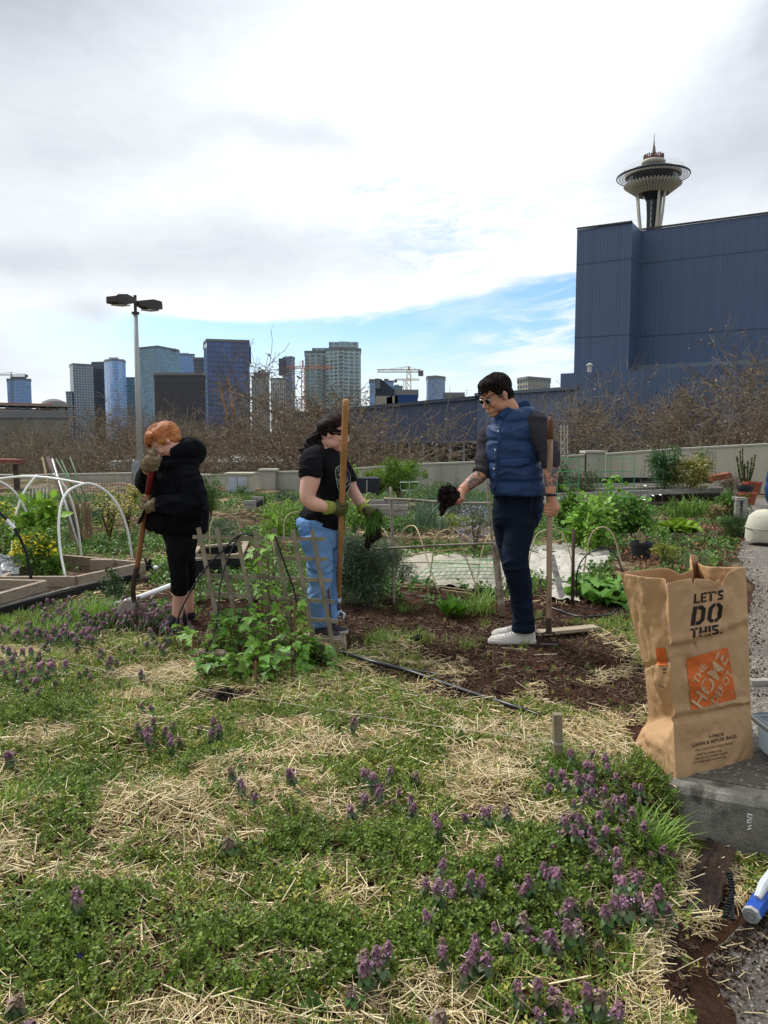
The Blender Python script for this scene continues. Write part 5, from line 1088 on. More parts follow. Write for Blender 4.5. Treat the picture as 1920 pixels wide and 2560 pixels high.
# ================================================================ plants and garden things
LEAF = [(0, 0, 0), (.35, -.24, .06), (.35, .24, .06), (.4, 0, 0), (.75, -.16, .0), (.75, .16, .0), (1, 0, -.14)]
LEAFF = [(0, 1, 3), (0, 3, 2), (1, 4, 3), (3, 4, 6), (3, 6, 5), (3, 5, 2)]
BLADE = [(0, -.012, 0), (0, .012, 0), (.05, -.011, .35), (.05, .011, .35), (.2, -.008, .68), (.2, .008, .68), (.46, -.001, .9), (.46, .001, .9)]
BLADEF = [(0, 1, 3, 2), (2, 3, 5, 4), (4, 5, 7, 6)]
def lmat(name, col, isl=.35, tr=.25, rough=.5, **k): return pmat(name, col, rough, .22, 3, spec=.3, island=isl, trans=tr, **k)
gA = lmat('leaf_bright', '#6B8F38'); gB = lmat('leaf_mid', '#567634'); gC = lmat('leaf_dark', '#3A5529'); gD = lmat('leaf_bluegreen', '#566C54', .3); gE = lmat('leaf_yellowgreen', '#8C9638'); gF = lmat('leaf_lime', '#82A63E')
stemg = pmat('stem_green', '#5C6B38', .8, .2); stemb = pmat('stem_brown', '#5B4632', .85, .3); canem = pmat('cane_tan', '#94805F', .7, .25, 12, stretch=(1, 1, .2)); canewhite = pmat('cane_pale', '#B5A582', .6, .15)
def gz(x, y): return float(hg(np.array([x]), np.array([y]))[0])
def gp(px, py):
    p = G(px, py); 
    for _ in range(3): p = G(px, py, gz(p.x, p.y))
    return p
def unit(n): q = NPR.normal(size=(n, 3)); return q/np.linalg.norm(q, axis=1)[:, None]
def leafcloud(name, c, rad, n, size, m, parent, clump=14, cs=.3, tmpl=(LEAF, LEAFF), out=.6, wid=1., low=-.6):
    c = np.array(c); rad = np.array(rad)
    cc = unit(clump)*NPR.uniform(.35, .95, (clump, 1)); cc[:, 2] = np.maximum(cc[:, 2], low)
    k = NPR.randint(0, clump, n); p = cc[k]+NPR.normal(size=(n, 3))*cs*NPR.uniform(.5, 1.2, (clump, 1))[k]
    p[:, 2] = np.maximum(p[:, 2], low-.3)
    yaw = np.arctan2(p[:, 1], p[:, 0])+NPR.normal(size=n)*1.0; pit = -np.arctan2(p[:, 2], np.hypot(p[:, 0], p[:, 1]))*out+NPR.normal(size=n)*.5
    s = size*NPR.uniform(.6, 1.35, n)
    return scatter(name, tmpl[0], tmpl[1], c+p*rad, NPR.normal(size=n)*.5, pit, yaw, s, m, parent, np.column_stack([np.ones(n), np.full(n, wid), np.ones(n)]))
def shrub(label, px, pyb, pyt, wpx, n, size, m, name='leafy_shrub', cat='shrub', stem=stemb, ns=7, dd=None, grp=None, extra=None, clump=16, cs=.3, wid=1., dep=.8, out=.6):
    b = gp(px, pyb) if dd is None else P(px, pyb, dd); d_ = b.y; h_ = (pyb-pyt)/F*d_*1.02; w_ = wpx/F*d_/2
    o = thing(name, b, label, cat, grp); c = b+Vector((0, 0, h_*.55))
    leafcloud('foliage', c, (w_, w_*dep, h_*.5), n, size, m, o, clump, cs, wid=wid, out=out)
    mb = MB()
    for i in range(ns):
        a = rnd.uniform(0, 6.28); r_ = rnd.uniform(.2, .8); t = c+Vector((w_*r_*math.cos(a), w_*dep*r_*math.sin(a), h_*rnd.uniform(0, .4)))
        mb.tube([b+Vector((rnd.uniform(-.1, .1)*w_, 0, -.03)), b.lerp(t, .5)+Vector((rnd.gauss(0, .05)*w_, 0, .02)), t], [.010*h_+.003, .008*h_+.002, .002], 5, n=6)
    mb.build('stems', stem, o)
    if extra: extra(o, c, w_, h_)
    return o
def grassclump(label, px, pyb, L, spread, n, m, grp=None, dd=None, name='grass_clump', cat='grass clump', wid=1.):
    b = gp(px, pyb) if dd is None else P(px, pyb, dd); o = thing(name, b, label, cat, grp)
    p = np.column_stack([NPR.normal(size=n)*spread, NPR.normal(size=n)*spread, np.full(n, -.01)])+np.array(b)
    scatter('blades', BLADE, BLADEF, p, NPR.normal(size=n)*.15, NPR.uniform(-.2, .5, n), NPR.uniform(0, 6.28, n), L*NPR.uniform(.5, 1.15, n), m, o, np.column_stack([NPR.uniform(.3, 1.6, n), np.full(n, wid), np.ones(n)]))
    return o
def flowers(n, c, rad, size, m, parent, name='flowers', top=True):
    q = unit(n); 
    if top: q[:, 2] = np.abs(q[:, 2])
    tv = [(-.5, -.2, 0), (0, -.5, .1), (.5, -.2, 0), (.4, .4, .1), (-.4, .4, 0), (0, 0, .25)]
    return scatter(name, tv, [(0, 1, 5), (1, 2, 5), (2, 3, 5), (3, 4, 5), (4, 0, 5)], np.array(c)+q*np.array(rad)*NPR.uniform(.7, 1.05, (n, 1)), NPR.normal(size=n)*.5, NPR.normal(size=n)*.5, NPR.uniform(0, 6, n), size*NPR.uniform(.6, 1.3, n), m, parent)
def one(name, label, cat, mb, m, loc, grp=None, smooth=False):
    o = mb.build(name, m, None, smooth); tag(o, label, cat, grp); return o
# ---- left beds
plank = pmat('weathered_plank', '#A39380', .85, .25, 5, .5, 60, stretch=(6, 6, 30), col2='#7A6C5A', c2s=2.0, c2lo=.5, c2hi=.75); plankg = pmat('grey_timber', '#A5A098', .85, .22, 5, .5, 60, stretch=(4, 4, 30), col2='#85807A', c2s=1.4)
def bedbox(name, pts, h, m, label, cat='raised bed', th=.045, grp=None, z0=-.03):
    o = thing(name, pts[0], label, cat, grp)
    for i in range(len(pts)-1):
        a, b = Vector(pts[i]), Vector(pts[i+1]); mb = MB(); k = 2 if h > .12 else 1
        dd = (b-a).normalized()*.002*i
        for j in range(k): mb.beam(a+dd+Vector((0, 0, z0+(j+.5)*h/k)), b-dd+Vector((0, 0, z0+(j+.5)*h/k)), th+.004*j, h/k-.006)
        mb.build('plank', m, o)
    return o
c0, c1 = gp(191, 1487), gp(361, 1447); c2 = c1+Vector((-1.55, .75, 0)); cl = gp(10, 1486); cl.y = c0.y+.05; c3 = cl+Vector((-.3, 1.7, 0))
bA = bedbox('raised_bed', [c3, cl, c0, c1, c2], .20, plank, 'rear of the two low weathered plank beds at the left, spanned by white hoops', grp='low plank beds at the left')
mb = MB(); mb.beam(c2+Vector((0, 0, .06)), c3+Vector((0, 0, .06)), .04, .14); mb.build('plank', plank, bA); mb = MB(); mb.box(c1+Vector((-.45, .1, .13)), (.22, .08, .10)); mb.build('corner_block', plank, bA)
d0, d1 = gp(115, 1502), gp(-4, 1540); d2 = d1+Vector((-1.2, -.35, 0)); d3 = d0+Vector((-1.2, .15, 0))
bedbox('raised_bed', [d2, d1.lerp(d2, .0), d0, d3], .18, plank, 'front left plank bed corner cut by the photo edge, in front of the hooped bed', grp='low plank beds at the left', z0=0)
mb = MB(); e0, e1, e2 = gp(-40, 1556), gp(169, 1496), gp(345, 1452); mb.beam(e0+Vector((0, 0, .03)), e1+Vector((0, 0, .03)), .05, .09); mb.beam(e1+Vector((0, 0, .03)), e2+Vector((0, 0, .03)), .048, .088)
one('bed_edging', 'black plastic edging running along the foot of the left plank beds', 'edging', mb, pmat('black_plastic', '#1B1C1E', .5, .2), e0)
mb = MB(); mb.beam(e0+Vector((0, .03, .085)), e1+Vector((0, .03, .085)), .02, .012); mb.beam(e1+Vector((0, .03, .085)), e2+Vector((0, .03, .085)), .02, .012); one('edging_board', 'thin grey board lying along the black edging by the left beds', 'board', mb, plankg, e0)
pvc = pmat('pvc_white', '#ECEBE7', .35, .05); 
def hoop(label, L, d0_, d1_, m=pvc, r=.012, name='hoop', cat='hoop', grp='white plastic hoops at the left', n=40, base=None):
    k = len(L); pts = [P(x, y, d0_+(d1_-d0_)*i/(k-1)) for i, (x, y) in enumerate(L)]
    mb = MB(); mb.tube(pts, r, 8, n=n); o = mb.build(name, m, None, True); tag(o, label, cat, grp); return o
c_ = lambda u, v: (.3376*u, 1100+.3376*v)
hoop('white hoop nearest the hooded gardener, both its feet in the rear plank bed', [c_(*q) for q in ((487, 1020), (452, 850), (435, 640), (452, 480), (500, 385), (570, 342), (660, 322), (770, 368), (870, 480), (940, 650), (985, 912))], 7.15, 8.15)
hoop('white half hoop with a free top end, crossing behind the nearest hoop', [c_(*q) for q in ((607, 940), (590, 740), (555, 540), (510, 400), (455, 310), (395, 250))], 8.4, 8.1)
hoop('white half hoop curving up left from the yellow flowers to the ridge', [c_(*q) for q in ((90, 960), (92, 780), (110, 600), (150, 450), (200, 350), (275, 260))], 7.6, 7.95)
hoop('white hoop side falling behind the yellow flowers at the far left', [c_(*q) for q in ((-60, 290), (0, 308), (70, 350), (130, 410), (180, 500), (215, 600))], 8.9, 9.2)
hoop('long white ridge pole bent across the tops of the hoops', [c_(*q) for q in ((-250, 325), (-100, 296), (0, 287), (135, 272), (275, 272), (435, 290), (640, 326))], 8.3, 7.75, name='ridge_pole', cat='pole', grp=None)
bh = [P(*c_(*q), 6.75) for q in ((-120, 455), (-60, 490), (0, 540), (110, 660), (170, 775), (205, 880), (237, 1068))]
bho = thing('black_hoop', bh[-1], 'black plastic hoop with a white collar at the far left', 'hoop'); mb = MB(); mb.tube(bh, .014, 8, n=34); mb.build('pipe', pmat('black_plastic', '#1B1C1E'), bho, True)
mb = MB(); mb.tube([P(*c_(50, 592), 6.745), P(*c_(108, 655), 6.745)], .016, 10); mb.build('collar', pvc, bho)
# flowering greens in the bed
ylw = pmat('petal_yellow', '#D8C21A', .6, .1, island=.2)
def yf(o, c, w, h): flowers(90, c+Vector((0, -.1*w, .08)), (w*.9, w*.6, h*.42), .035, ylw, o)
def yf2(o, c, w, h): flowers(170, c+Vector((0, -.2*w, -.05)), (w*1.0, w*.9, h*.45), .032, ylw, o)
shrub('tall bright green leafy mustard behind the yellow blooms in the rear plank bed', 100, 1440, 1262, 90, 520, .11, gF, 'leafy_greens', 'vegetable plant', stemg, 6, wid=1.3, dd=7.75)
shrub('yellow flowering greens between the black hoop and the white hoops', 95, 1441, 1315, 120, 1500, .034, gA, 'flowering_greens', 'flowering plant', stemg, 12, dd=7.45, extra=yf2, clump=30)
shrub('yellow flowering greens cut by the left photo edge behind the black hoop', 15, 1440, 1262, 120, 1300, .04, gA, 'flowering_greens', 'flowering plant', stemg, 12, dd=8.1, extra=yf, clump=24)
shrub('frilly green lettuce at the foot of the white hoop in the rear bed', 140, 1441, 1396, 46, 260, .05, gA, 'lettuce', 'vegetable plant', stemg, 3, dd=7.3, wid=1.6)
# white plastic sheet
mb = MB(); V = []; gn = 22
for j in range(gn):
    for i in range(gn):
        a, b = i/(gn-1), j/(gn-1); p = P(-60+102*a, 1440-60*b+20*a*b, 7.0+.6*b); V.append((p.x+.05*noise.noise((a*5, b*5, 1)), p.y+.25*noise.noise((a*4, b*4, 5)), max(.02, p.z+.09*noise.noise((a*6, b*6, 3)))))
mb.add(V, [(j*gn+i, j*gn+i+1, (j+1)*gn+i+1, (j+1)*gn+i) for j in range(gn-1) for i in range(gn-1)])
one('plastic_sheet', 'crumpled pale plastic sheet at the left photo edge beside the flowering greens', 'plastic sheet', mb, pmat('sheet_plastic', '#A9ADB0', .25, .1, spec=.5, trans=.3), None, smooth=True)
# stakes leaning
def pole(label, a, b, da, db, r, m, name='stake', cat='stake', grp=None, seg=7):
    mb = MB(); mb.tube([P(*a, da), P(*b, db)], r, seg); o = mb.build(name, m, None, True); return tag(o, label, cat, grp)
SG = 'stakes leaning together behind the white hoops'
pole('thin bare wooden stake, leftmost of the leaning stakes behind the hoops', (106, 1143), (150, 1345), 10.2, 9.8, .012, canem, grp=SG)
pole('thick dark wooden pole leaning among the stakes behind the hoops', (119, 1143), (208, 1362), 10.3, 9.7, .028, pmat('dark_pole', '#5A5148', .9, .3), grp=SG)
pole('silvery metal pole leaning behind the hoops', (131, 1148), (205, 1395), 10.2, 9.2, .014, pmat('silver_pole', '#9C9C9A', .4, metal=.5), grp=SG)
for i, (a, b) in enumerate((((140, 1147), (214, 1275)), ((153, 1150), (222, 1300)), ((175, 1143), (217, 1255)))):
    pole(('first', 'second', 'third')[i]+' from the left of the green coated stakes leaning behind the hoops', a, b, 11, 10.6, .010, pmat('green_stake', '#4C6B4A', .6), grp='green stakes behind the hoops')
mb = MB()
for i in range(70):
    x = rnd.uniform(160, 216); mb.tube([P(x+rnd.uniform(-5, 20), 1262+rnd.uniform(-12, 20), 10), P(x+18+rnd.uniform(-4, 4), 1352, 9.9)], .005, 4)
one('brush_bundle', 'upright bundle of dry brown stalks between the hoops and the hooded gardener', 'stalk bundle', mb, pmat('dry_stalk', '#8A7358', .9, .3, island=.3), None)
# wire fence panel at the wall
def wirepanel(label, x0, x1, y0, y1, dd, nx, ny, m, r=.004, name='wire_fence', cat='fence', legs=0, lean=0.):
    o = thing(name, P(x0, y1, dd), label, cat); a, b = P(x0, y1, dd), P(x1, y1, dd); zt_ = P(x0, y0, dd).z; mb = MB()
    for i in range(nx+1): p = a.lerp(b, i/nx); mb.tube([p, (p.x, p.y+lean, zt_)], r, 4)
    for j in range(ny+1): z = a.z+(zt_-a.z)*j/ny; mb.tube([(a.x, a.y+lean*j/ny, z), (b.x, b.y+lean*j/ny, z)], r, 4)
    mb.build('mesh', m, o); 
    for x in ([a, b] if legs else []): mb = MB(); mb.tube([(x.x, x.y, -.1), (x.x, x.y+lean, zt_+.1)], r*2.6, 6); mb.build('post', m, o)
    return o
wg_ = pmat('wire_grey', '#6A6C68', .5, metal=.4); wgr = pmat('wire_green', '#3E9A5B', .5)
wirepanel('grey square wire mesh fence in front of the wall left of the hooded gardener', 178, 332, 1196, 1248, 15, 22, 6, wg_, .004, legs=1)
mb = MB()
for k in range(7): mb.tube([P(72+k*9, 1245, 14), P(74+k*9, 1220, 14), P(77+k*9, 1214, 14), P(80+k*9, 1220, 14), P(82+k*9, 1245, 14)], .004, 4, n=12)
one('border_fence', 'low white scalloped wire border behind the yellow flowers', 'fence', mb, pvc, None)
def pinkish(o, c, w, h): flowers(120, c, (w, w, h*.5), .03, pmat('bud_yellow', '#A89A4A', .7, island=.3), o, 'buds')
shrub('twiggy budding shrub seen through the nearest white hoop', 275, 1345, 1228, 90, 420, .035, gE, 'budding_shrub', dd=10.2, ns=16, extra=pinkish)
shrub('reddish twiggy bush right behind the hooded gardener\'s shovel', 318, 1335, 1240, 60, 300, .032, lmat('leaf_rust', '#8A7038'), 'budding_shrub', dd=11, ns=14, extra=pinkish)
shrub('small ferny green plant inside the nearest white hoop', 243, 1372, 1343, 54, 500, .03, gB, 'ferny_plant', 'plant', dd=9.6, ns=4)
shrub('pale blooming bush at the wall left of the hooded gardener', 338, 1262, 1215, 44, 260, .05, gE, 'flowering_bush', dd=14.5, extra=pinkish)
mb = MB(); mb.lathe([(.14, 0), (.17, .26), (.175, .26), (.15, .02)], (P(232, 1262, 12.5).x, 12.5), 20); one('green_bucket', 'dark green bucket standing behind the budding shrub', 'bucket', mb, pmat('bucket_green', '#1F4A38', .5), None, smooth=True)
shrub('dark conical evergreen right of the hooded gardener', 525, 1300, 1198, 58, 1600, .05, gB, 'evergreen_shrub', dd=11.6, wid=.6, clump=20)
shrub('round evergreen at the wall edge above the hooded gardener\'s shoulder', 505, 1280, 1210, 50, 900, .05, gC, 'evergreen_shrub', dd=12.6, wid=.6)
bt_ = thing('wooden_shelter', P(15, 1160, 21), 'small red-brown timber shelf on posts at the far left wall', 'shelter'); mb = MB(); a, b = P(-120, 1150, 20), P(47, 1152, 21); mb.beam(a, b, 1.2, .09); mb.build('top', pmat('redwood', '#7C4A3C', .8, .2), bt_)
for x in (-60, 40): mb = MB(); p = P(x, 1156, 20.8); mb.box((p.x, p.y, p.z/2-.3), (.12, .12, p.z+.5)); mb.build('post', pmat('dark_pole', '#5A5148'), bt_)
# storage box at the wall
sb_ = thing('storage_box', P(594, 1232, 18.5), 'pale grey storage cabinet with two doors standing against the wall', 'cabinet'); mb = MB(); a, b = P(563, 1232, 18.5), P(628, 1232, 18.5); zt_ = P(563, 1187, 18.5).z
mb.box(((a.x+b.x)/2, 18.8, (a.z+zt_)/2), (b.x-a.x, .55, zt_-a.z)); mb.build('carcass', pmat('cabinet_cream', '#ACA996', .7), sb_)
for k in range(2): mb = MB(); w_ = (b.x-a.x)/2*.72; mb.box((a.x+.06+w_*(k+.5)+k*.02, 18.51, (a.z+zt_)/2-.02), (w_, .03, (zt_-a.z)*.86)); mb.build('door', pmat('cabinet_door', '#A7ACB8', .5), sb_)
mb = MB(); mb.box(((a.x+b.x)/2, 18.8, zt_+.02), (b.x-a.x+.06, .62, .04)); mb.build('lid', pmat('cabinet_cream', '#ACA996'), sb_)
# PVC pipe, fittings
mb = MB(); a, b = gp(262, 1535)+Vector((0, 0, .05)), gp(440, 1487)+Vector((0, 0, .10)); mb.tube([a, a.lerp(b, .5)+Vector((0, 0, -.01)), b], .023, 12, n=10); one('pvc_pipe', 'white plastic pipe lying on the soil beside the shovel', 'pipe', mb, pvc, a, smooth=True)
vf = thing('hose_valve', gp(372, 1445), 'black irrigation valve with white fittings behind the shovel handle', 'valve'); c = gp(372, 1445)+Vector((0, 0, .1)); mb = MB(); mb.box(c, (.08, .06, .05)); mb.tube([c, c+Vector((.02, 0, .09))], .018, 8); mb.tube([c+Vector((-.02, 0, .03)), c+Vector((-.03, 0, .10))], .012, 6); mb.build('valve_body', pmat('black_plastic', '#1B1C1E'), vf)
mb = MB(); mb.tube([c+Vector((-.04, 0, -.01)), c+Vector((-.10, -.03, -.03))], .022, 10); mb.tube([c+Vector((.05, 0, 0)), c+Vector((.09, 0, .01))], .019, 10); mb.build('white_coupling', pvc, vf)
blk = pmat('hose_black', '#141416', .35, .1, spec=.5)
def hose(label, L, r=.009, grp=None, name='black_hose', m=blk, n=50, lift=.012, cat='hose'):
    pts = [gp(x, y)+Vector((0, 0, lift+(e[0] if e else 0))) for x, y, *e in L]; mb = MB(); mb.tube(pts, r, 8, n=n); o = mb.build(name, m, None, True); return tag(o, label, cat, grp)
hose('thick black hose crossing the soil diagonally toward the short stake', [(790, 1632), (840, 1640), (930, 1668), (1030, 1695), (1160, 1742), (1260, 1775), (1352, 1806)], .0125, n=80, lift=.035)
hose('thin black drip line lying just above the thick diagonal hose', [(830, 1634), (900, 1652), (1000, 1680), (1100, 1700), (1140, 1722), (1142, 1740)], .0045, lift=.03)
hose('black hose on the soil between woman and bamboo frame, upper one', [(862, 1512), (900, 1503), (940, 1485), (960, 1478), (1080, 1498), (1190, 1500)], .007)
hose('thin black drip line on the soil under the bamboo frame, lower one', [(862, 1528), (930, 1520), (1020, 1516), (1090, 1515)], .0035)
hose('black hose coiled on the soil behind the hoe', [(1370, 1520), (1400, 1530), (1450, 1545), (1520, 1540), (1550, 1520)], .008)
hose('black drip tube looping on the soil behind the white pipe', [(380, 1500), (420, 1485, .05), (460, 1495), (430, 1520), (390, 1530)], .004)
hose('thin black drip line in the straw at the left under the string', [(330, 1752), (420, 1758), (520, 1756)], .005)
hose('black hose behind the hooded gardener\'s knees', [(365, 1455), (420, 1430, .1), (480, 1415, .1), (560, 1380, .1)], .008)
# dark planter behind
pb = thing('dark_planter', gp(520, 1452), 'low black planter with pale timber rim behind the trellis', 'planter'); q0, q1 = gp(470, 1452), gp(602, 1436); q2, q3 = q1+Vector((-.1, .9, 0)), q0+Vector((-.1, .9, 0)); mb = MB(); mr = MB()
for a, b in ((q0, q1), (q1, q2), (q2, q3), (q3, q0)): mb.beam(a+Vector((0, 0, .09)), b+Vector((0, 0, .09)), .03, .2); mr.beam(a+Vector((0, 0, .205)), b+Vector((0, 0, .205)), .06, .025)
mb.build('side', pmat('black_plastic', '#1B1C1E'), pb); mr.build('rim', plank, pb)
mb = MB(); a, b = gp(474, 1646)+Vector((0, 0, .03)), gp(745, 1658)+Vector((0, 0, .03)); mb.beam(a, b, .09, .05); one('edging_board', 'pale weathered board edging the soil under the raspberry leaves', 'board', mb, plank, a)
# trellis
tr = thing('trellis', gp(830, 1620), 'leaning grey wooden lattice trellis in front of the woman', 'trellis'); tw = pmat('trellis_wood', '#8B816D', .85, .25, 8, .4, 80, stretch=(1, 1, 1), col2='#756E60', c2s=5)
c_ = lambda u, v: (460+.3255*u, 1200+.3255*v)
def tp(u, v, off=0): t = (v-370)/900.; x, y = c_(u, v); return P(x, y, 5.145-.06*t-off)
V0 = ((110, 365, 262, 1100), (250, 372, 412, 1140), (400, 378, 560, 1180), (540, 385, 700, 1230), (690, 372, 850, 1280), (835, 378, 1005, 1290), (985, 385, 1165, 1395))
for a in V0: mb = MB(); mb.beam(tp(a[0], a[1], .012), tp(a[2], a[3], .012), .028, .016, up=(0, -1, .1)); mb.build('slat', tw, tr)
for a in ((68, 437, 1082, 455), (92, 580, 1105, 608), (118, 728, 1132, 772), (165, 872, 1155, 936), (200, 1018, 1182, 1086), (240, 1165, 1208, 1240)): mb = MB(); mb.beam(tp(a[0], a[1]), tp(a[2], a[3]), .025, .014, up=(0, -1, .1)); mb.build('crosspiece', tw, tr)
pole('short wooden stake at the right foot of the trellis', c_(1222, 1195), c_(1238, 1345), 5.0, 4.98, .018, tw, grp=None, seg=4)
mb = MB(); mb.tube([P(*c_(1105, 760), 5.3), P(*c_(1132, 1150), 5.2)], .007, 5); one('thin_stake', 'thin brown cane standing between trellis and the woman\'s leg', 'stake', mb, stemb, None)
def airtube(label, L, dd, r=.006, name='drip_tube', grp='black tubes hung over the trellis'):
    pts = [P(*c_(u, v), dd-e*0+(e)) for u, v, e in L]; mb = MB(); mb.tube(pts, r, 7, n=50); o = mb.build(name, blk, None, True); return tag(o, label, 'hose', grp)
airtube('black tube arching from the trellis top down to the left ground', [(530, 430, 0), (470, 410, 0), (410, 450, 0), (330, 620, -.05), (280, 800, -.1), (262, 980, -.15), (225, 1200, -.25), (115, 1418, -.35)], 5.10)
airtube('black tube arching from the trellis top to the hooded gardener\'s side', [(530, 424, 0), (430, 420, 0), (300, 540, 0), (150, 700, 0), (0, 950, 0), (-60, 1100, 0), (-130, 1250, -.1), (-200, 1400, -.2)], 5.09)
airtube('short black tube hanging on the right half of the trellis', [(690, 400, 0), (730, 520, 0), (790, 690, 0), (840, 830, 0), (875, 965, 0)], 5.09)
airtube('black tube running between the trellis slats to the woman\'s side', [(580, 790, 0), (650, 840, 0), (720, 890, 0)], 5.3)
# raspberry canes
TRI = []; TRIF = []
for k, (a, s) in enumerate(((0, 1.), (1.05, .72), (-1.05, .72))):
    n0 = len(TRI)
    for x, y, z in ((0, 0, 0), (.2, -.2, .03), (.2, .2, .03), (.5, -.30, .05), (.5, .30, .05), (.78, -.17, .02), (.78, .17, .02), (1.05, 0, -.1), (.45, 0, -.02)): TRI.append(((x*math.cos(a)-y*math.sin(a))*s, (x*math.sin(a)+y*math.cos(a))*s, z*s))
    TRIF += [(n0+i, n0+j, n0+8) for i, j in ((0, 1), (1, 3), (3, 5), (5, 7), (7, 6), (6, 4), (4, 2), (2, 0))]
rasp = lmat('raspberry_leaf', '#5F8A36', .4, .3); rasp2 = lmat('raspberry_leaf_young', '#7DA642', .3, .35)
def leafyplant(label, px, py, ht, lean, nl, size, m, name='raspberry_plant', cat='plant', grp='raspberry canes at the trellis', stem=stemb, canes=3, spread=.08, dd=None):
    b = gp(px, py) if dd is None else P(px, py, dd); o = thing(name, b, label, cat, grp); pos = []; mb = MB()
    for c in range(canes):
        a = b+Vector((rnd.gauss(0, spread*.5), rnd.gauss(0, spread*.5), -.02)); t = a+Vector((lean+rnd.gauss(0, spread), rnd.gauss(0, spread), ht*rnd.uniform(.7, 1.05))); m_ = a.lerp(t, .5)+Vector((rnd.gauss(0, .02), 0, .01))
        mb.tube([a, m_, t], [.005, .004, .002], 5, n=7)
        for i in range(nl): f = rnd.uniform(.15, 1.03); p = (a.lerp(m_, f*2) if f < .5 else m_.lerp(t, f*2-1)); r_ = Vector((rnd.gauss(0, 1), rnd.gauss(0, 1), rnd.uniform(-.1, .5))).normalized()*rnd.uniform(.02, .07); pos.append((p+r_, r_)); mb.tube([p, p+r_], .0012, 3)
    mb.build('canes', stem, o); n = len(pos)
    scatter('leaves', TRI, TRIF, np.array([p[0] for p in pos]), NPR.normal(size=n)*.35, NPR.normal(size=n)*.4+.25, np.array([math.atan2(p[1].y, p[1].x) for p in pos]), size*NPR.uniform(.6, 1.25, n), m, o)
    return o
RP = [(500, 1640, .35, .02, 'leftmost'), (545, 1690, .22, 0, 'low front left'), (560, 1640, .42, .02, 'second'), (600, 1660, .40, -.02, 'centre left'), (640, 1665, .46, 0, 'centre'), (622, 1700, .24, 0, 'front centre'), (680, 1680, .40, .02, 'centre right'), (720, 1700, .30, 0, 'low front right'), (735, 1660, .36, .0, 'right'), (775, 1665, .26, .0, 'far right'), (790, 1668, .16, .02, 'rightmost low'), (580, 1620, .40, .0, 'rear'), (700, 1640, .50, .0, 'rear right')]
for x, y, h_, l_, w_ in RP: leafyplant(f'leafy green raspberry cane growing through the trellis, {w_} one', x, y, h_*.82, l_, 12, .062, rasp if rnd.random() < .7 else rasp2)
leafyplant('tall raspberry cane climbing above the trellis top', 655, 1640, .88, -.03, 15, .07, rasp2, canes=2, spread=.05)
leafyplant('leafy vine arching over the trellis top beside its middle', 700, 1630, .70, -.04, 13, .06, rasp2, canes=2, spread=.06)
for i, (x, y, dx, h_) in enumerate(((466, 1640, -.03, .13), (478, 1646, .02, .16), (492, 1640, -.01, .10), (505, 1645, .05, .12), (455, 1636, -.06, .14), (640, 1715, .0, .14), (560, 1650, .05, .3), (598, 1640, -.03, .34), (738, 1650, .0, .36))):
    b = gp(x, y); mb = MB(); mb.tube([b-Vector((0, 0, .02)), b+Vector((dx, 0, h_))], .007, 6); o = one('cut_cane', ('leftmost', 'second', 'third', 'fourth', 'front left', 'lone tall front', 'left', 'tall central', 'tall right')[i]+' orange-brown cut cane stub in the soil under the raspberry leaves', 'cane', mb, pmat('cut_cane', '#7E6248', .8, .2), b, grp='cut cane stubs')
# ---- middle: arches, frame, bushes
def arch(label, L, d0_, d1_, r=.006, m=None): return hoop(label, L, d0_, d1_, m or canewhite, r, 'cane_arch', 'arch', 'thin cane arches over the beds', 30)
arch('cane arch behind the trellis, beside the hooded gardener', [(525, 1388), (527, 1310), (558, 1284), (592, 1300), (604, 1350)], 8.4, 8.6)
arch('cane arch touching the woman\'s hip from the left', [(710, 1350), (713, 1297), (743, 1280), (778, 1300), (790, 1345)], 8.3, 8.5)
arch('small cane arch above the hand holding the weed clump', [(909, 1296), (911, 1249), (925, 1232), (935, 1250), (941, 1285)], 10.4, 10.6)
arch('cane arch right behind the hanging weed clump', [(945, 1320), (952, 1318), (968, 1338), (976, 1378), (980, 1420)], 8.4, 8.0)
arch('cane arch just right of the left bamboo upright', [(998, 1420), (999, 1363), (1007, 1328), (1028, 1314), (1045, 1328), (1070, 1405), (1098, 1484)], 7.9, 6.8)
arch('cane arch in the middle of the bamboo frame', [(1068, 1490), (1084, 1377), (1091, 1340), (1119, 1324), (1140, 1342), (1161, 1384), (1199, 1489)], 6.8, 6.75)
arch('cane arch half hidden by the man\'s legs, beside the right bamboo stake', [(1190, 1470), (1205, 1380), (1225, 1335), (1250, 1330), (1270, 1360)], 7.4, 7.6)
arch('cane arch behind the hoe handle', [(1316, 1440), (1335, 1349), (1363, 1325), (1395, 1326), (1416, 1356), (1436, 1432)], 7.8, 7.8)
arch('cane arch over the big rhubarb left of the paper bag', [(1451, 1500), (1465, 1391), (1478, 1337), (1502, 1318), (1525, 1327), (1542, 1364), (1558, 1430)], 6.6, 6.4)
arch('thin black hose arch over the big rhubarb', [(1441, 1505), (1444, 1425), (1471, 1384), (1505, 1374), (1536, 1384), (1558, 1430)], 6.5, 6.3, .006, blk)
bf = thing('bamboo_frame', gp(985, 1513), 'tied frame of grey bamboo poles between the woman and the man', 'frame'); bam = pmat('bamboo_grey', '#8D8576', .6, .25, 9, .2, 60, stretch=(1, 1, 2), col2='#6B6254', c2s=6)
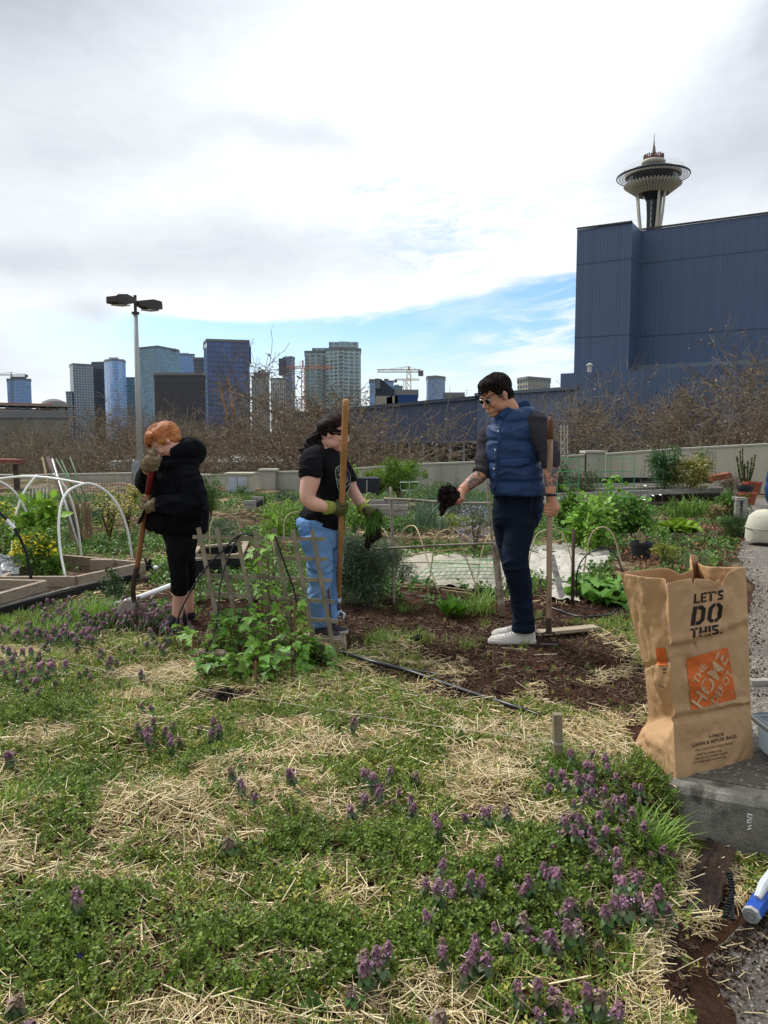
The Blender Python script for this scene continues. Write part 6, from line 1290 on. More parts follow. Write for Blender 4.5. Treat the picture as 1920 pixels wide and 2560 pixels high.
for L, d0_, d1_, r in ((((977, 1218), (982, 1370), (985, 1515)), 6.5, 6.42, .012), (((1217, 1195), (1231, 1360)), 6.2, 6.15, .012), (((960, 1247), (1030, 1250), (1094, 1255), (1160, 1258), (1240, 1258)), 6.47, 6.17, .011), (((882, 1375), (985, 1370), (1112, 1363), (1240, 1358)), 6.5, 6.1, .010)):
    mb = MB(); k = len(L); mb.tube([P(x, y, d0_+(d1_-d0_)*i/(k-1)) for i, (x, y) in enumerate(L)], r, 8, n=20); mb.build('pole', bam, bf, True)
mb = MB(); mb.beam(P(1236, 1352, 6.12), P(1256, 1540, 6.04), .04, .04); mb.build('thick_stake', pmat('stake_brown', '#6C5A47', .85, .3, 6, col2='#8D8576', c2s=3), bf)
mb = MB()
for x, y, dd in ((978, 1247, 6.44), (984, 1370, 6.4), (1222, 1258, 6.15), (1236, 1360, 6.05)):
    for k in range(4): a = P(x-3, y-3+2*k, dd-.014); mb.tube([a, P(x+3, y+3-2*k, dd-.016)], .0022, 4)
    mb.tube([P(x-2, y, dd-.015), P(x-5, y+10, dd-.02), P(x-4, y+18, dd-.01)], .0012, 3)
mb.build('string_tie', pmat('twine_white', '#B9B5A8', .9), bf)
rb = lmat('rosemary_leaf', '#5B6E55', .35, .1)
shrub('big rounded blue-green rosemary bush behind the woman\'s hoe handle', 905, 1508, 1345, 175, 20000, .034, rb, 'rosemary_bush', wid=.3, clump=60, cs=.22, dep=.9, ns=14)
shrub('round blue-green herb behind the upper trellis', 545, 1352, 1300, 110, 1800, .035, rb, 'herb_bush', dd=9.6, wid=.35, clump=30)
shrub('rosy grey-leaved herb sprawling from the rosemary bush to the frame', 1005, 1450, 1400, 60, 900, .03, rb, 'herb_bush', wid=.35, dd=7.4)
lil = pmat('flower_lilac', '#9C9CBE', .7, .1, island=.25)
def lf(o, c, w, h): flowers(420, c, (w*.95, w*.7, h*.5), .018, lil, o, top=False)
shrub('lilac flowering rosemary behind the bamboo frame beside the man\'s knees', 1185, 1365, 1258, 105, 1800, .028, lmat('leaf_sage', '#66705C', .3, .1), 'flowering_rosemary', 'flowering shrub', dd=9.0, wid=.35, extra=lf, clump=40)
shrub('big feathery bright green shrub at the wall between the woman and the man', 1000, 1240, 1155, 130, 3600, .075, lmat('leaf_feather', '#5F8420', .4, .3), 'feathery_shrub', dd=15.2, wid=.45, clump=40, cs=.2, ns=12)
shrub('smaller darker half of the feathery green shrub, its left neighbour', 945, 1235, 1175, 80, 1500, .07, lmat('leaf_feather2', '#6B7F24', .4, .3), 'feathery_shrub', dd=15.6, wid=.45, clump=24, cs=.2)
shrub('spreading grey-green herb row behind the man\'s outstretched hand', 1130, 1298, 1218, 190, 3600, .05, gD, 'herb_row', dd=11.5, wid=.4, clump=50)
shrub('loose tall green herb behind the soil clod', 1080, 1250, 1212, 130, 1500, .05, gB, 'herb_row', dd=12.8, wid=.4, clump=40)
grassclump('arching leek-like clump under the outstretched hand', 1065, 1312, .34, .10, 150, gD, dd=9.6, wid=1.5)
grassclump('smaller blue-green leek clump right of the arching clump', 1098, 1322, .22, .06, 80, gD, dd=9.3, wid=1.5)
shrub('yellow mossy mound between the leek clump and lilac flowers', 1130, 1318, 1288, 110, 900, .035, gE, 'mossy_mound', 'plant', dd=9.8, ns=2)
shrub('low green weedy patch under the tied bamboo top rail', 1020, 1330, 1300, 120, 700, .04, gB, 'low_weeds', 'plant', dd=9.9, ns=2)
shrub('grey-green lavender tuft nearest the wall left of the woman', 715, 1262, 1226, 60, 900, .05, gD, 'herb_bush', dd=14, wid=.4)
shrub('low bright green tuft left of the lavender tuft', 655, 1262, 1240, 56, 700, .05, gB, 'herb_bush', dd=14, wid=.5)
shrub('small round green bush by the storage cabinet', 605, 1230, 1215, 40, 300, .05, gB, 'herb_bush', dd=17, wid=.5)
shrub('bright green fennel-like plants behind the trellis top', 700, 1345, 1262, 90, 1300, .06, gF, 'fennel_plants', 'plant', dd=9.4, wid=.35)
shrub('feathery fennel right of the trellis top, left of the woman\'s hip', 735, 1330, 1255, 50, 800, .06, gA, 'fennel_plants', 'plant', dd=10, wid=.35)
def yf3(o, c, w, h): flowers(16, c+Vector((.0, 0, .05)), (w*1.1, w, h*.5), .05, ylw, o)
shrub('green plant with sparse yellow flowers behind the woman\'s glove', 885, 1325, 1255, 100, 900, .05, gA, 'flowering_greens', 'flowering plant', stemg, 8, dd=9.5, extra=yf3)
shrub('slender young tree with pale leaves behind the woman\'s handle', 882, 1235, 1160, 36, 260, .06, gF, 'sapling', 'tree', dd=15, ns=3)
def bedline(label, a, b, da, db, h, m=plankg, th=.06):
    p, q_ = P(*a, da), P(*b, db); o = thing('timber_bed', p, label, 'raised bed', 'grey timber bed sides in the garden'); 
    for j in range(2): mb = MB(); mb.beam((p.x, p.y+.004*j, p.z+h*(j+.5)/2), (q_.x, q_.y+.004*j, q_.z+h*(j+.5)/2), th, h/2-.008); mb.build('plank', m, o)
    mb = MB(); mb.beam((p.x, p.y+.8, p.z+h/2), (q_.x, q_.y+.8, q_.z+h/2), th, h); mb.build('rear_plank', m, o); mb = MB(); mb.box(((p.x+q_.x)/2, (p.y+q_.y)/2+.4, p.z+h*.35), (abs(q_.x-p.x)*.98, .72, h*.6)); mb.build('soil_fill', MC['wet_soil'], o)
    return o
bedline('grey timber bed side behind the weed clump and the bamboo frame', (920, 1290), (1020, 1291), 11.2, 11.2, .17)
bedline('long grey timber raised bed at the right below the cream wall', (1384, 1264), (1806, 1247), 15.0, 16.4, .24)
bedline('short grey bed end behind the trellis top', (610, 1272), (640, 1272), 13, 13, .14)
mb = MB(); c = P(1024, 1205, 13)
for z, r_ in ((0, .16), (-.14, .14), (-.3, .12)): mb.tube([(c.x+r_*math.cos(a), 13+r_*math.sin(a), c.z+z) for a in np.linspace(0, 6.2832, 22)], .005, 4, cap=False)
for a in (0, 1.57, 3.14, 4.71): mb.tube([(c.x+.16*math.cos(a), 13+.16*math.sin(a), c.z), (c.x+.10*math.cos(a), 13+.1*math.sin(a), c.z-.45)], .004, 4)
one('tomato_cage', 'pale round wire tomato cage in front of the feathery shrub', 'plant cage', mb, pmat('wire_pale', '#8FA096', .5), None)
bx = thing('black_tub', P(905, 1232, 14.5), 'black fabric tub left of the feathery shrub', 'tub'); mb = MB(); a, b = P(868, 1232, 14.5), P(948, 1232, 14.5); mb.box(((a.x+b.x)/2, 14.8, a.z+.13), (b.x-a.x, .6, .28)); mb.build('tub', pmat('fabric_black', '#2A2D33', .8), bx); mb = MB()
for x in (862, 890, 917): p = P(x, 1200, 14.3); mb.beam((p.x, 14.3, a.z), (p.x, 14.3, p.z), .02, .02)
mb.build('slats', plankg, bx)
# cloth sheets with wire on top
def clothsheet(label, Q, m, seed, name='cloth_sheet', nu=90, nv=44, amp=.032):
    V = []
    for j in range(nv):
        for i in range(nu):
            a, b = i/(nu-1), j/(nv-1); x = (Q[0][0]*(1-a)+Q[1][0]*a)*(1-b)+(Q[3][0]*(1-a)+Q[2][0]*a)*b; y = (Q[0][1]*(1-a)+Q[1][1]*a)*(1-b)+(Q[3][1]*(1-a)+Q[2][1]*a)*b
            x += 8*noise.noise((a*9, b*4, seed)); y += 3.5*noise.noise((a*9, b*4, seed+4)); p = G(x, y); n1 = abs(noise.noise((p.x*5+seed, p.y*3, 0)))+.5*abs(noise.noise((p.x*12, p.y*8, seed))); V.append((p.x, p.y, .025+amp*n1*2))
    mb = MB(); mb.add(V, [(j*nu+i, j*nu+i+1, (j+1)*nu+i+1, (j+1)*nu+i) for j in range(nv-1) for i in range(nu-1)]); return one(name, label, 'cloth', mb, m, None, smooth=True)
clm = pmat('cloth_offwhite', '#A8A192', .9, .12, 3, .5, 25, col2='#9C9486', c2s=1.6, c2lo=.55, c2hi=.75); clm2 = pmat('cloth_white', '#AEAA9E', .9, .12, 3, .5, 20, col2='#9A9488', c2s=2.5, c2lo=.55, c2hi=.75)
clothsheet('large off-white burlap sheet spread on the bed under the bamboo frame', ((985, 1462), (1262, 1488), (1270, 1400), (1010, 1382)), clm, 3)
clothsheet('white cloth sheet spread behind the hoe, right of the man\'s knees', ((1275, 1442), (1450, 1470), (1530, 1402), (1300, 1378)), clm2, 9)
clothsheet('grey fold of cloth at the back edge of the white sheet', ((1300, 1383), (1530, 1400), (1500, 1366), (1330, 1370)), pmat('cloth_grey', '#8F8B80', .9, .1), 5, nv=10)
clothsheet('small printed white sack lying left of the rhubarb', ((1370, 1505), (1450, 1515), (1455, 1462), (1365, 1462)), clm2, 14, nv=12)
mb = MB()   # faint print on the sack
for k, xx in enumerate((1392, 1400, 1408, 1416, 1424, 1432)):
    p = G(xx, 1488); q_ = [(0, 0), (0, .07), (.02, .035), (.045, .07), (.02, .035), (.045, 0)] if k % 3 == 0 else [(.045*math.cos(a)*.5+.02, .03+.03*math.sin(a)) for a in np.linspace(0, 6.28, 10)]
    mb.tube([(p.x+a, p.y-b*0+b, .115) for a, b in q_], .003, 4, cap=False)
one('sack_print', 'dark lettering printed on the small white sack', 'lettering', mb, pmat('ink_black', '#222222'), None)
cg = thing('wire_cage', gp(1150, 1440), 'bent green wire plant cage lying on the burlap sheet', 'plant cage'); mb = MB()
for i in range(13): t = i/12; mb.tube([G(1030+t*210, 1452-8*t, .07), G(1060+t*190, 1425, .22+.05*math.sin(i)), G(1085+t*160, 1400, .12)], .0028, 4, n=8)
for j in range(6): t = j/5; mb.tube([G(1030+55*t, 1452-50*t, .08+.12*math.sin(t*3)), G(1140+30*t, 1446-46*t, .10+.14*math.sin(t*3)), G(1245-5*t, 1446-44*t, .07+.1*math.sin(t*3))], .0028, 4, n=8)
mb.build('lying_grid', wgr, cg); mb = MB()
for k in range(5): mb.tube([G(1185+k*10, 1408, .05), G(1188+k*10, 1400, .22), G(1200+k*10, 1398, .27), G(1212+k*10, 1402, .18), G(1216+k*10, 1408, .05)], .0028, 4, n=10)
mb.build('curled_end', wgr, cg)
def stick(label, a, b, r=.007, m=None, z0=.03, z1=.05, grp='loose canes lying on the beds', name='loose_cane'):
    mb = MB(); p, q_ = gp(*a)+Vector((0, 0, z0)), gp(*b)+Vector((0, 0, z1)); mb.tube([p, p.lerp(q_, .5)+Vector((0, 0, .01)), q_], r, 6, n=6); return one(name, label, 'cane', mb, m or canem, p, grp, True)
stick('long tan cane lying across the burlap sheet, rear one', (1000, 1420), (1175, 1405), z0=.12, z1=.16); stick('long tan cane lying across the burlap sheet, front one', (1005, 1430), (1200, 1441), z0=.1, z1=.12)
stick('dark stick lying on the sheet near the man\'s knee', (1005, 1393), (1235, 1392), .006, stemb, .1, .1); stick('bundle cane lying in front of the burlap, upper', (1000, 1466), (1180, 1492)); stick('bundle cane lying in front of the burlap, lower', (1005, 1474), (1185, 1500), .008); stick('brown cane at the front edge of the burlap', (1010, 1470), (1100, 1488), .009, stemb)
# dock plant, big single leaves
def bigleaf(mb, base, dir_, L, w, droop=.3, ruf=.1, stalk=.3, seed=0, nu=9, nv=7):
    d_ = Vector(dir_).normalized(); sd2 = Vector((-d_.y, d_.x, 0));
    if sd2.length < .1: sd2 = Vector((1, 0, 0))
    sd2.normalize(); up = sd2.cross(d_)*-1; V = []
    if up.z < 0: up = -up
    for j in range(nu):
        t = j/(nu-1); ww = w*(math.sin(math.pi*min(1, t*.93+.06))**.7); c = base+d_*(L*(stalk+(1-stalk)*t))+Vector((0, 0, -droop*L*t*t))
        for i in range(nv): s = (i/(nv-1)-.5)*2; V.append(c+sd2*(ww*s)+up*(ruf*w*noise.noise((t*5+seed, s*3, seed))*2*abs(s)+.25*ww*abs(s)))
    mb.add([tuple(v) for v in V], [(j*nv+i, j*nv+i+1, (j+1)*nv+i+1, (j+1)*nv+i) for j in range(nu-1) for i in range(nv-1)])
def rosette(label, px, py, n, L, w, m, name='leafy_rosette', cat='plant', el=(.3, 1.3), dd=None, stemm=stemg, ruf=.2, grp=None, droop=.25, stalk=.3):
    b = gp(px, py) if dd is None else P(px, py, dd); o = thing(name, b, label, cat, grp); st2_ = MB()
    mb = MB()
    for i in range(n):
        a = i*2.4+rnd.uniform(-.3, .3); e = rnd.uniform(*el); l_ = L*rnd.uniform(.7, 1.1); dv_ = Vector((math.cos(a)*math.cos(e), math.sin(a)*math.cos(e), math.sin(e)))
        bigleaf(mb, b, dv_, l_, w*rnd.uniform(.75, 1.15), droop*rnd.uniform(.5, 1.3), ruf, stalk, i*1.7); st2_.tube([b, b+dv_*l_*(stalk+.08)], [.006*L/.3, .004*L/.3], 5)
    mb.build('leaves', m, o, True); st2_.build('stalks', stemm, o); return o
rosette('upright green dock plant in the soil in front of the bamboo frame', 1120, 1545, 17, .21, .030, lmat('dock_leaf', '#5C8A2A', .1, .3), 'dock_plant', 'weed', (.6, 1.4), droop=.12, stalk=.15)
rosette('second smaller dock right of the first dock plant', 1148, 1548, 10, .17, .026, MC['dock_leaf'], 'dock_plant', 'weed', (.6, 1.4), droop=.12, stalk=.15)
redst = pmat('rhubarb_stalk', '#8A4A3A', .6); rh = lmat('rhubarb_leaf', '#6C9A40', .15, .3)
rosette('large ruffled rhubarb between the white sheet and the paper bag', 1495, 1500, 16, .38, .15, rh, 'rhubarb', 'vegetable plant', (.25, 1.1), ruf=.5, stemm=redst, dd=6.6, droop=.45)
rosette('second rhubarb crown directly left of the bag top', 1535, 1505, 9, .30, .12, rh, 'rhubarb', 'vegetable plant', (.2, .9), ruf=.5, stemm=redst, dd=6.5, droop=.45)
rosette('bright lime rhubarb in the middle of the right beds', 1700, 1335, 13, .42, .17, lmat('rhubarb_lime', '#7FA02E', .12, .35), 'rhubarb', 'vegetable plant', (.25, 1.1), ruf=.4, stemm=redst, dd=11.2, droop=.4)
rosette('low dark rhubarb left of the lime rhubarb', 1650, 1325, 9, .34, .12, rh, 'rhubarb', 'vegetable plant', (.3, 1.0), ruf=.4, stemm=redst, dd=12, droop=.4)
# ---- right side
def sh(*a, **k): return shrub(*a, **k)
leafyplant('tall bright currant shoot rising above the green wire panel', 1528, 1330, 1.05, .02, 40, .085, rasp2, 'currant_bush', 'shrub', 'currant bushes at the right', dd=12.0, canes=2, spread=.08)
for i, (x, y, yt, w_, dd, lab) in enumerate(((1465, 1395, 1262, 110, 9.6, 'bright leafy currant bush just right of the hoe handle'), (1560, 1345, 1235, 120, 11.2, 'bright currant bush behind the black pot'), (1500, 1345, 1255, 90, 10.8, 'currant bush in the middle between the hoe and the black pot'), (1415, 1330, 1240, 60, 11.5, 'small currant bush against the hoe handle top'))):
    sh(lab, x, y, yt, w_, 1100, .075, (rasp2, rasp, gF, gA)[i], 'currant_bush', dd=dd, ns=10, wid=1.5, clump=34, cs=.22, grp='currant bushes at the right')
sh('dark rosemary-like bush behind the green wire panel by the man\'s elbow', 1395, 1248, 1150, 60, 1500, .07, gC, 'dark_bush', dd=15.6, wid=.4, clump=24)
sh('grey-green round bush at the foot of the wide wall pier', 1455, 1238, 1178, 90, 1600, .06, lmat('leaf_olive', '#5A6540', .35), 'round_bush', dd=16, wid=.5, clump=30)
sh('tall bay-like dark green shrub in the long timber bed', 1660, 1222, 1118, 84, 2600, .08, lmat('leaf_bay', '#44693A', .35), 'bay_shrub', dd=16.3, wid=.5, clump=34, cs=.22)
sh('yellowish variegated shrub right of the bay-like shrub', 1727, 1222, 1148, 96, 1600, .07, lmat('leaf_variegated', '#8F8C4C', .35), 'variegated_shrub', dd=16.2, clump=30)
sh('green upright shrub rising behind the variegated one', 1745, 1200, 1140, 44, 700, .07, gB, 'bay_shrub', dd=16.8)
sh('dry brown tangled stalks at the right end of the long timber bed', 1825, 1240, 1190, 60, 700, .07, lmat('dry_brown', '#7C6250', .3, .1), 'dry_plant', 'plant', dd=16, wid=.3, ns=20)
sh('spiky green lily clump under the right end of the timber bed', 1820, 1295, 1243, 66, 500, .15, gB, 'spiky_clump', 'plant', dd=13.2, wid=.35, ns=4)
sh('fine dark green rounded heather mound beside the path', 1850, 1358, 1288, 100, 4200, .035, gC, 'heather_mound', 'shrub', dd=10.6, wid=.35, clump=60, cs=.2)
sh('brownish seed-headed sedum between onions and spiky clump', 1782, 1298, 1265, 56, 500, .04, lmat('leaf_straw', '#8E8058', .3), 'sedum', 'plant', dd=12.8)
sh('yellow-green euphorbia in front of the black pot', 1660, 1402, 1362, 66, 500, .035, gE, 'euphorbia', 'plant', stemg, dd=8.3, wid=.6, ns=16)
sh('grey-green thyme mat near the bag\'s top edge', 1740, 1425, 1385, 76, 1500, .022, lmat('leaf_thyme', '#6C7A4C', .3), 'thyme_mat', 'plant', dd=7.9, wid=.5, clump=40)
sh('young green nettle-like shoots beside the white sheet corner', 1472, 1380, 1295, 26, 160, .06, gF, 'young_shoots', 'plant', stemg, dd=9.2)
for i, x in enumerate((1690, 1715, 1738, 1762)): grassclump(('first', 'second', 'third', 'fourth')[i]+' from the left of the green onion tufts under the long timber bed', x, 1292-i, .38, .08, 50, gA, 'onion tufts at the right', dd=13, wid=2.2)
for i, (x, y, dd) in enumerate(((1590, 1372, 10), (1610, 1330, 11.5), (1640, 1355, 10.5))): sh(('bare brown twiggy stalks behind the black pot', 'leafy weeds between the currants and lime rhubarb', 'mixed low weeds right of the black pot')[i], x, y, y-34, 60, 300, .05, (lmat('dry_brown', '#7C6250'), gB, gA)[i], 'weedy_plant', 'plant', dd=dd)
wirepanel('green wire panel on legs right of the man\'s elbow', 1392, 1445, 1147, 1275, 13.5, 2, 4, wgr, .006, name='wire_trellis', cat='trellis')
wirepanel('second green wire panel, in front of the cream wall', 1494, 1583, 1145, 1275, 13.4, 3, 4, wgr, .006, name='wire_trellis', cat='trellis')
wirepanel('tall square wire trellis leaning at the wall, right of the variegated shrub', 1756, 1788, 1130, 1192, 17.5, 4, 9, wg_, .006, name='wire_obelisk', cat='trellis')
wirepanel('thin wire supports behind the currant bushes', 1600, 1655, 1175, 1260, 13.8, 3, 3, wg_, .004, name='wire_support', cat='trellis')
sp = MB(); 
for k, (x, y) in enumerate(((1603, 1215), (1622, 1240), (1600, 1250), (1640, 1238), (1608, 1265))): c = P(x, y, 13.3); sp.tube([(c.x+.1*math.cos(a)*(1+.1*math.sin(a*2)), 13.3+.1*math.sin(a), c.z+.03*a/6) for a in np.linspace(0, 5.6, 16)], .004, 4, cap=False)
one('spiral_wires', 'loose pale spiral wires in front of the long timber bed', 'wire spirals', sp, pmat('wire_pale2', '#A9ACA8', .3, metal=.6), None)
tl = thing('ladder_trellis', P(1410, 1135, 18), 'small whitish wooden ladder trellis standing at the wall right of the hoe', 'trellis'); tlw = pmat('trellis_white', '#A9A296', .8, .1)
for x in (1403, 1411, 1419): mb = MB(); mb.beam(P(x, 1062, 18), P(x, 1150, 18), .03, .02); mb.build('upright', tlw, tl)
for y in (1068, 1077, 1086, 1105, 1120, 1134): mb = MB(); mb.beam(P(1400, y+1, 17.97), P(1421, y, 17.97), .03, .02); mb.build('rung', tlw, tl)
mb = MB(); mb.beam(P(1405, 1112, 17.94), P(1417, 1088, 17.94), .03, .02); mb.beam(P(1419, 1103, 17.94), P(1405, 1128, 17.94), .03, .02); mb.build('brace', tlw, tl)
def pot(label, px, pyb, dd, r, h, m, name='plant_pot'):
    b = P(px, pyb, dd); o = thing(name, b, label, 'pot'); mb = MB(); mb.lathe([(r*.8, b.z), (r*.98, b.z+h*.82)], (b.x, b.y), 28); mb.lathe([(.01, b.z+.005), (r*.8, b.z)], (b.x, b.y), 28); mb.build('pot_body', m, o, True)
    mb = MB(); mb.lathe([(r*.98, b.z+h*.80), (r*1.06, b.z+h*.82), (r*1.06, b.z+h), (r*.98, b.z+h), (r*.95, b.z+h*.85)], (b.x, b.y), 28); mb.build('rim', m, o)
    mb = MB(); mb.lathe([(.01, b.z+h*.9), (r*.97, b.z+h*.87)], (b.x, b.y), 24); mb.build('soil', MC['wet_soil'], o); return o, b
pt, b = pot('black plastic nursery pot with a dead stub, left above the paper bag', 1602, 1402, 8.75, .117, .22, pmat('pot_black', '#23262B', .5, .1)); mb = MB(); mb.tube([b+Vector((0, 0, .18)), b+Vector((.02, 0, .26)), b+Vector((-.01, 0, .33))], [.03, .022, .006], 7, n=7); mb.tube([b+Vector((.0, 0, .18)), b+Vector((-.04, 0, .32)), b+Vector((-.02, 0, .38))], [.014, .010, .004], 6); one('dead_stub', 'tan dead stump sticking out of the black nursery pot', 'plant stub', mb, canem, b)
pot('terracotta pot at the right wall, upper one', 1880, 1235, 15.2, .17, .24, pmat('terracotta', '#8A4B35', .8, .15)); pot('terracotta pot at the right wall, lower one', 1868, 1262, 13.9, .15, .22, MC['terracotta']); pot('black pot next to the terracotta pots', 1862, 1252, 14.4, .14, .28, MC['pot_black'])
o = thing('tall_bud_shrub', P(1865, 1228, 15.6), 'tall stalky potted shrub with budding stems at the right wall', 'shrub'); mb = MB(); pos = []
for k in range(9):
    x1 = (1842, 1850, 1856, 1862, 1870, 1880, 1888, 1846, 1876)[k]; y1 = (1140, 1128, 1120, 1160, 1150, 1142, 1136, 1170, 1175)[k]; a, b = P(1866, 1230, 15.6), P(x1, y1, 15.6); m_ = a.lerp(b, .5)+Vector(((b.x-a.x)*.2, 0, 0)); mb.tube([a, m_, b], .012, 5, n=8)
    for i in range(26): t = rnd.uniform(.3, 1); p = a.lerp(m_, t*2) if t < .5 else m_.lerp(b, t*2-1); pos.append(p)
mb.build('stems', stemb, o); cards('buds', pos, .07, gB, o)
mb = MB(); 
for x in (1842, 1861): mb.box(P(x, 1270, 12.9), (.07, .07, .34))
mb.beam(P(1838, 1247, 12.9), P(1863, 1247, 12.9), .09, .05); mb.beam(P(1838, 1247, 12.9), P(1834, 1243, 13.6), .09, .05); one('timber_stand', 'small grey timber frame end beside the path', 'frame', mb, plankg, None)
cb = thing('garden_cloche', P(1905, 1352, 9.9), 'cream fabric bag-shaped plant cover at the right edge on the path', 'plant cover'); mb = MB(); c = P(1912, 1352, 9.9)
V = MB(); V.lathe([(.02, c.z+.40), (.12, c.z+.385), (.20, c.z+.32), (.235, c.z+.2), (.24, c.z+.03), (.22, c.z)], (c.x, c.y), 30); W_ = V.v[0]; W_ = np.array([w+np.array([.03, .02, .012])*noise.noise(Vector(w)*9) for w in W_]); V.v[0] = W_; V.build('fabric', pmat('cloche_fabric', '#BDB9A6', .9, .1, 4, .3, 30), cb, True)
mb = MB(); mb.tube([(c.x+.241*math.cos(a), c.y+.241*math.sin(a), c.z+.17+.01*math.sin(a)) for a in np.linspace(0, 6.2832, 30)], .006, 5, cap=False); mb.build('seam', pmat('cloche_seam', '#8F8C78'), cb)
clothsheet('folded white cloth heap in the long timber bed', ((1490, 1232), (1640, 1228), (1625, 1212), (1500, 1216)), clm2, 21, nv=14, amp=.12)
clothsheet('white cloth strip in the timber bed behind the variegated shrub', ((1740, 1222), (1800, 1219), (1796, 1212), (1745, 1213)), clm2, 23, nv=8, amp=.1)
mb = MB(); mb.box(P(1605, 1200, 17.6), (3.1, .25, .12)); one('black_beam', 'black pipe along the foot of the cream wall', 'pipe', mb, pmat('black_plastic', '#1B1C1E'), None)
mb = MB(); a = P(1775, 1196, 17); mb.beam(a, P(1822, 1188, 17), .3, .12); one('red_tray', 'dull red tray lying behind the variegated shrub', 'tray', mb, MC['terracotta'], None)
mb = MB(); mb.beam(gp(1855, 1392), gp(1875, 1402)+Vector((0, 0, .03)), .11, .012); one('white_tile', 'small white tile fragment on the soil beside the path', 'tile', mb, pvc, None)
pole('dark brown wooden stake standing left of the rhubarb', (1434, 1323), (1431, 1512), 6.35, 6.3, .014, pmat('stake_darkbrown', '#4A3930', .85, .3), seg=6)
mb = MB(); mb.beam(P(1378, 1388, 6.75), P(1407, 1500, 6.5), .05, .02); one('leaning_board', 'grey weathered board leaning behind the hoe', 'board', mb, plankg, None)
mb = MB(); mb.beam(gp(1338, 1593)+Vector((0, 0, .03)), gp(1490, 1580)+Vector((0, 0, .035)), .09, .022); one('loose_board', 'pale board lying on the soil under the hoe', 'board', mb, pmat('board_pale', '#A0937B', .8, .2, 5, .3, 60, stretch=(3, 20, 20)), None)
for a, b, w_ in (((1312, 1643), (1392, 1640), .016), ((1253, 1624), (1318, 1629), .007), ((1240, 1678), (1288, 1668), .006)): mb = MB(); mb.beam(gp(*a)+Vector((0, 0, .012)), gp(*b)+Vector((0, 0, .012)), w_, .006); one('wood_splinter', 'pale wood splinter lying on the bare soil near the white shoes', 'splinter', mb, MC['board_pale'], None, 'wood splinters on the soil')
mb = MB(); mb.beam(P(962, 1420, 7.0), P(930, 1275, 7.4), .022, .015); one('leaning_stake', 'thin grey stake leaning between the woman and the rosemary bush', 'stake', mb, plankg, None) if False else None
# hood of general mid-garden growth: weeds, straw litter, strawberries
SPR = []; SPRF = []
for k in range(7):
    a = k*2.4; z = .25+.11*k; r_ = .55*(1-.35*k/7); e = .25+.08*k; n0 = len(SPR); c, s = math.cos(a), math.sin(a)
    for x, y, w_ in ((.05, 0, 0), (r_*.6, -.17, .10), (r_*.6, .17, .10), (r_*1.1, 0, .02)): SPR.append((x*c-y*s, x*s+y*c, z+w_+x*e))
    SPRF += [(n0, n0+1, n0+3), (n0, n0+3, n0+2)]
def sprigs(name, pos, size, m, label=None, parent=None, cat='ground cover', tilt=.35):
    n = len(pos); o = scatter(name, SPR, SPRF, pos, NPR.normal(size=n)*tilt, NPR.normal(size=n)*tilt, NPR.uniform(0, 6.28, n), size*NPR.uniform(.6, 1.4, n), m, parent)
    if o and label: tag(o, label, cat, None, 'stuff')
    return o
def samp(n, x0, x1, y0, y1, dens, z=0.):
    x = NPR.uniform(x0, x1, n); y = NPR.uniform(y0, y1, n); px, py = proj(x, y, 0*x); k = NPR.rand(n) < dens(x, y, px, py); x, y = x[k], y[k]; return np.column_stack([x, y, hg(x, y)+z])
soilm = lambda px, py: gau(px, py, SOIL)
CLR = ((60, 1480, 90, 45), (170, 1480, 60, 40), (270, 1455, 80, 40), (330, 1440, 50, 34), (350, 1500, 60, 24), (430, 1500, 60, 20), (1560, 1450, 30, 30), (1060, 1430, 70, 32), (1150, 1440, 80, 36), (1230, 1440, 60, 36), (1310, 1415, 60, 30), (1390, 1420, 70, 36), (1460, 1400, 60, 20), (1410, 1490, 45, 24), (1602, 1392, 40, 18), (1600, 1420, 50, 20), (1420, 1380, 80, 14))
ofc = lambda px, py: gau(px, py, CLR) < .30
def pathx(y): return np.interp(y, [3.0, 3.5, 4.4, 5.2, 6.3, 7.4, 9, 11, 14], [1.25, 1.4, 1.95, 2.3, 2.9, 3.2, 4.1, 5.2, 6.4])
pos = samp(60000, -9, 11, 6.3, 19, lambda x, y, px, py: (x < pathx(y)-.1)*ofc(px, py)*sst(fbm(x, y, .7, 2)+.25*fbm(x, y, 3, 8), .52, .72)*.7)
sprigs('low_weeds', pos, .085, gB, 'low green weeds scattered over the beds behind the people')
pos = samp(26000, -6, 6, 5.6, 10, lambda x, y, px, py: (x < pathx(y)-.1)*ofc(px, py)*(soilm(px, py) < .35)*sst(fbm(x, y, 1.1, 22), .50, .66)*.6); sprigs('low_bright_weeds', pos, .06, gA, 'low bright green weeds round the middle beds')
STR = [(-.5, -.5, 0), (-.5, .5, 0), (-.5, 0, .8), (.5, -.5, 0), (.5, .5, 0), (.5, 0, .8)]; STRF = [(0, 1, 4, 3), (1, 2, 5, 4), (2, 0, 3, 5)]
STB = [(x, y+o, z+q*1.2) for x, o, q in ((-.5, -4, 0), (.05, 4.5, 2.2), (.5, -3, 0)) for y, z in ((-.5, 0), (.5, 0), (0, .8))]; STBF = [(a+i, a+(i+1) % 3, a+3+(i+1) % 3, a+3+i) for a in (0, 3) for i in range(3)]
def straw(name, pos, L, w, m, label, tilt=.12, yaw=None, cat='straw', T=None):
    n = len(pos); l_ = L*NPR.uniform(.35, 1.5, n); T = T or (STR, STRF); o = scatter(name, T[0], T[1], pos, NPR.uniform(0, 6, n)*(1 if T[0] is STR else .15), NPR.normal(size=n)*tilt, NPR.uniform(0, 6.28, n) if yaw is None else yaw, np.ones(n), m, None, np.column_stack([l_, w*NPR.uniform(.5, 1.5, n), w*NPR.uniform(.4, .9, n)])); return tag(o, label, cat, None, 'stuff')
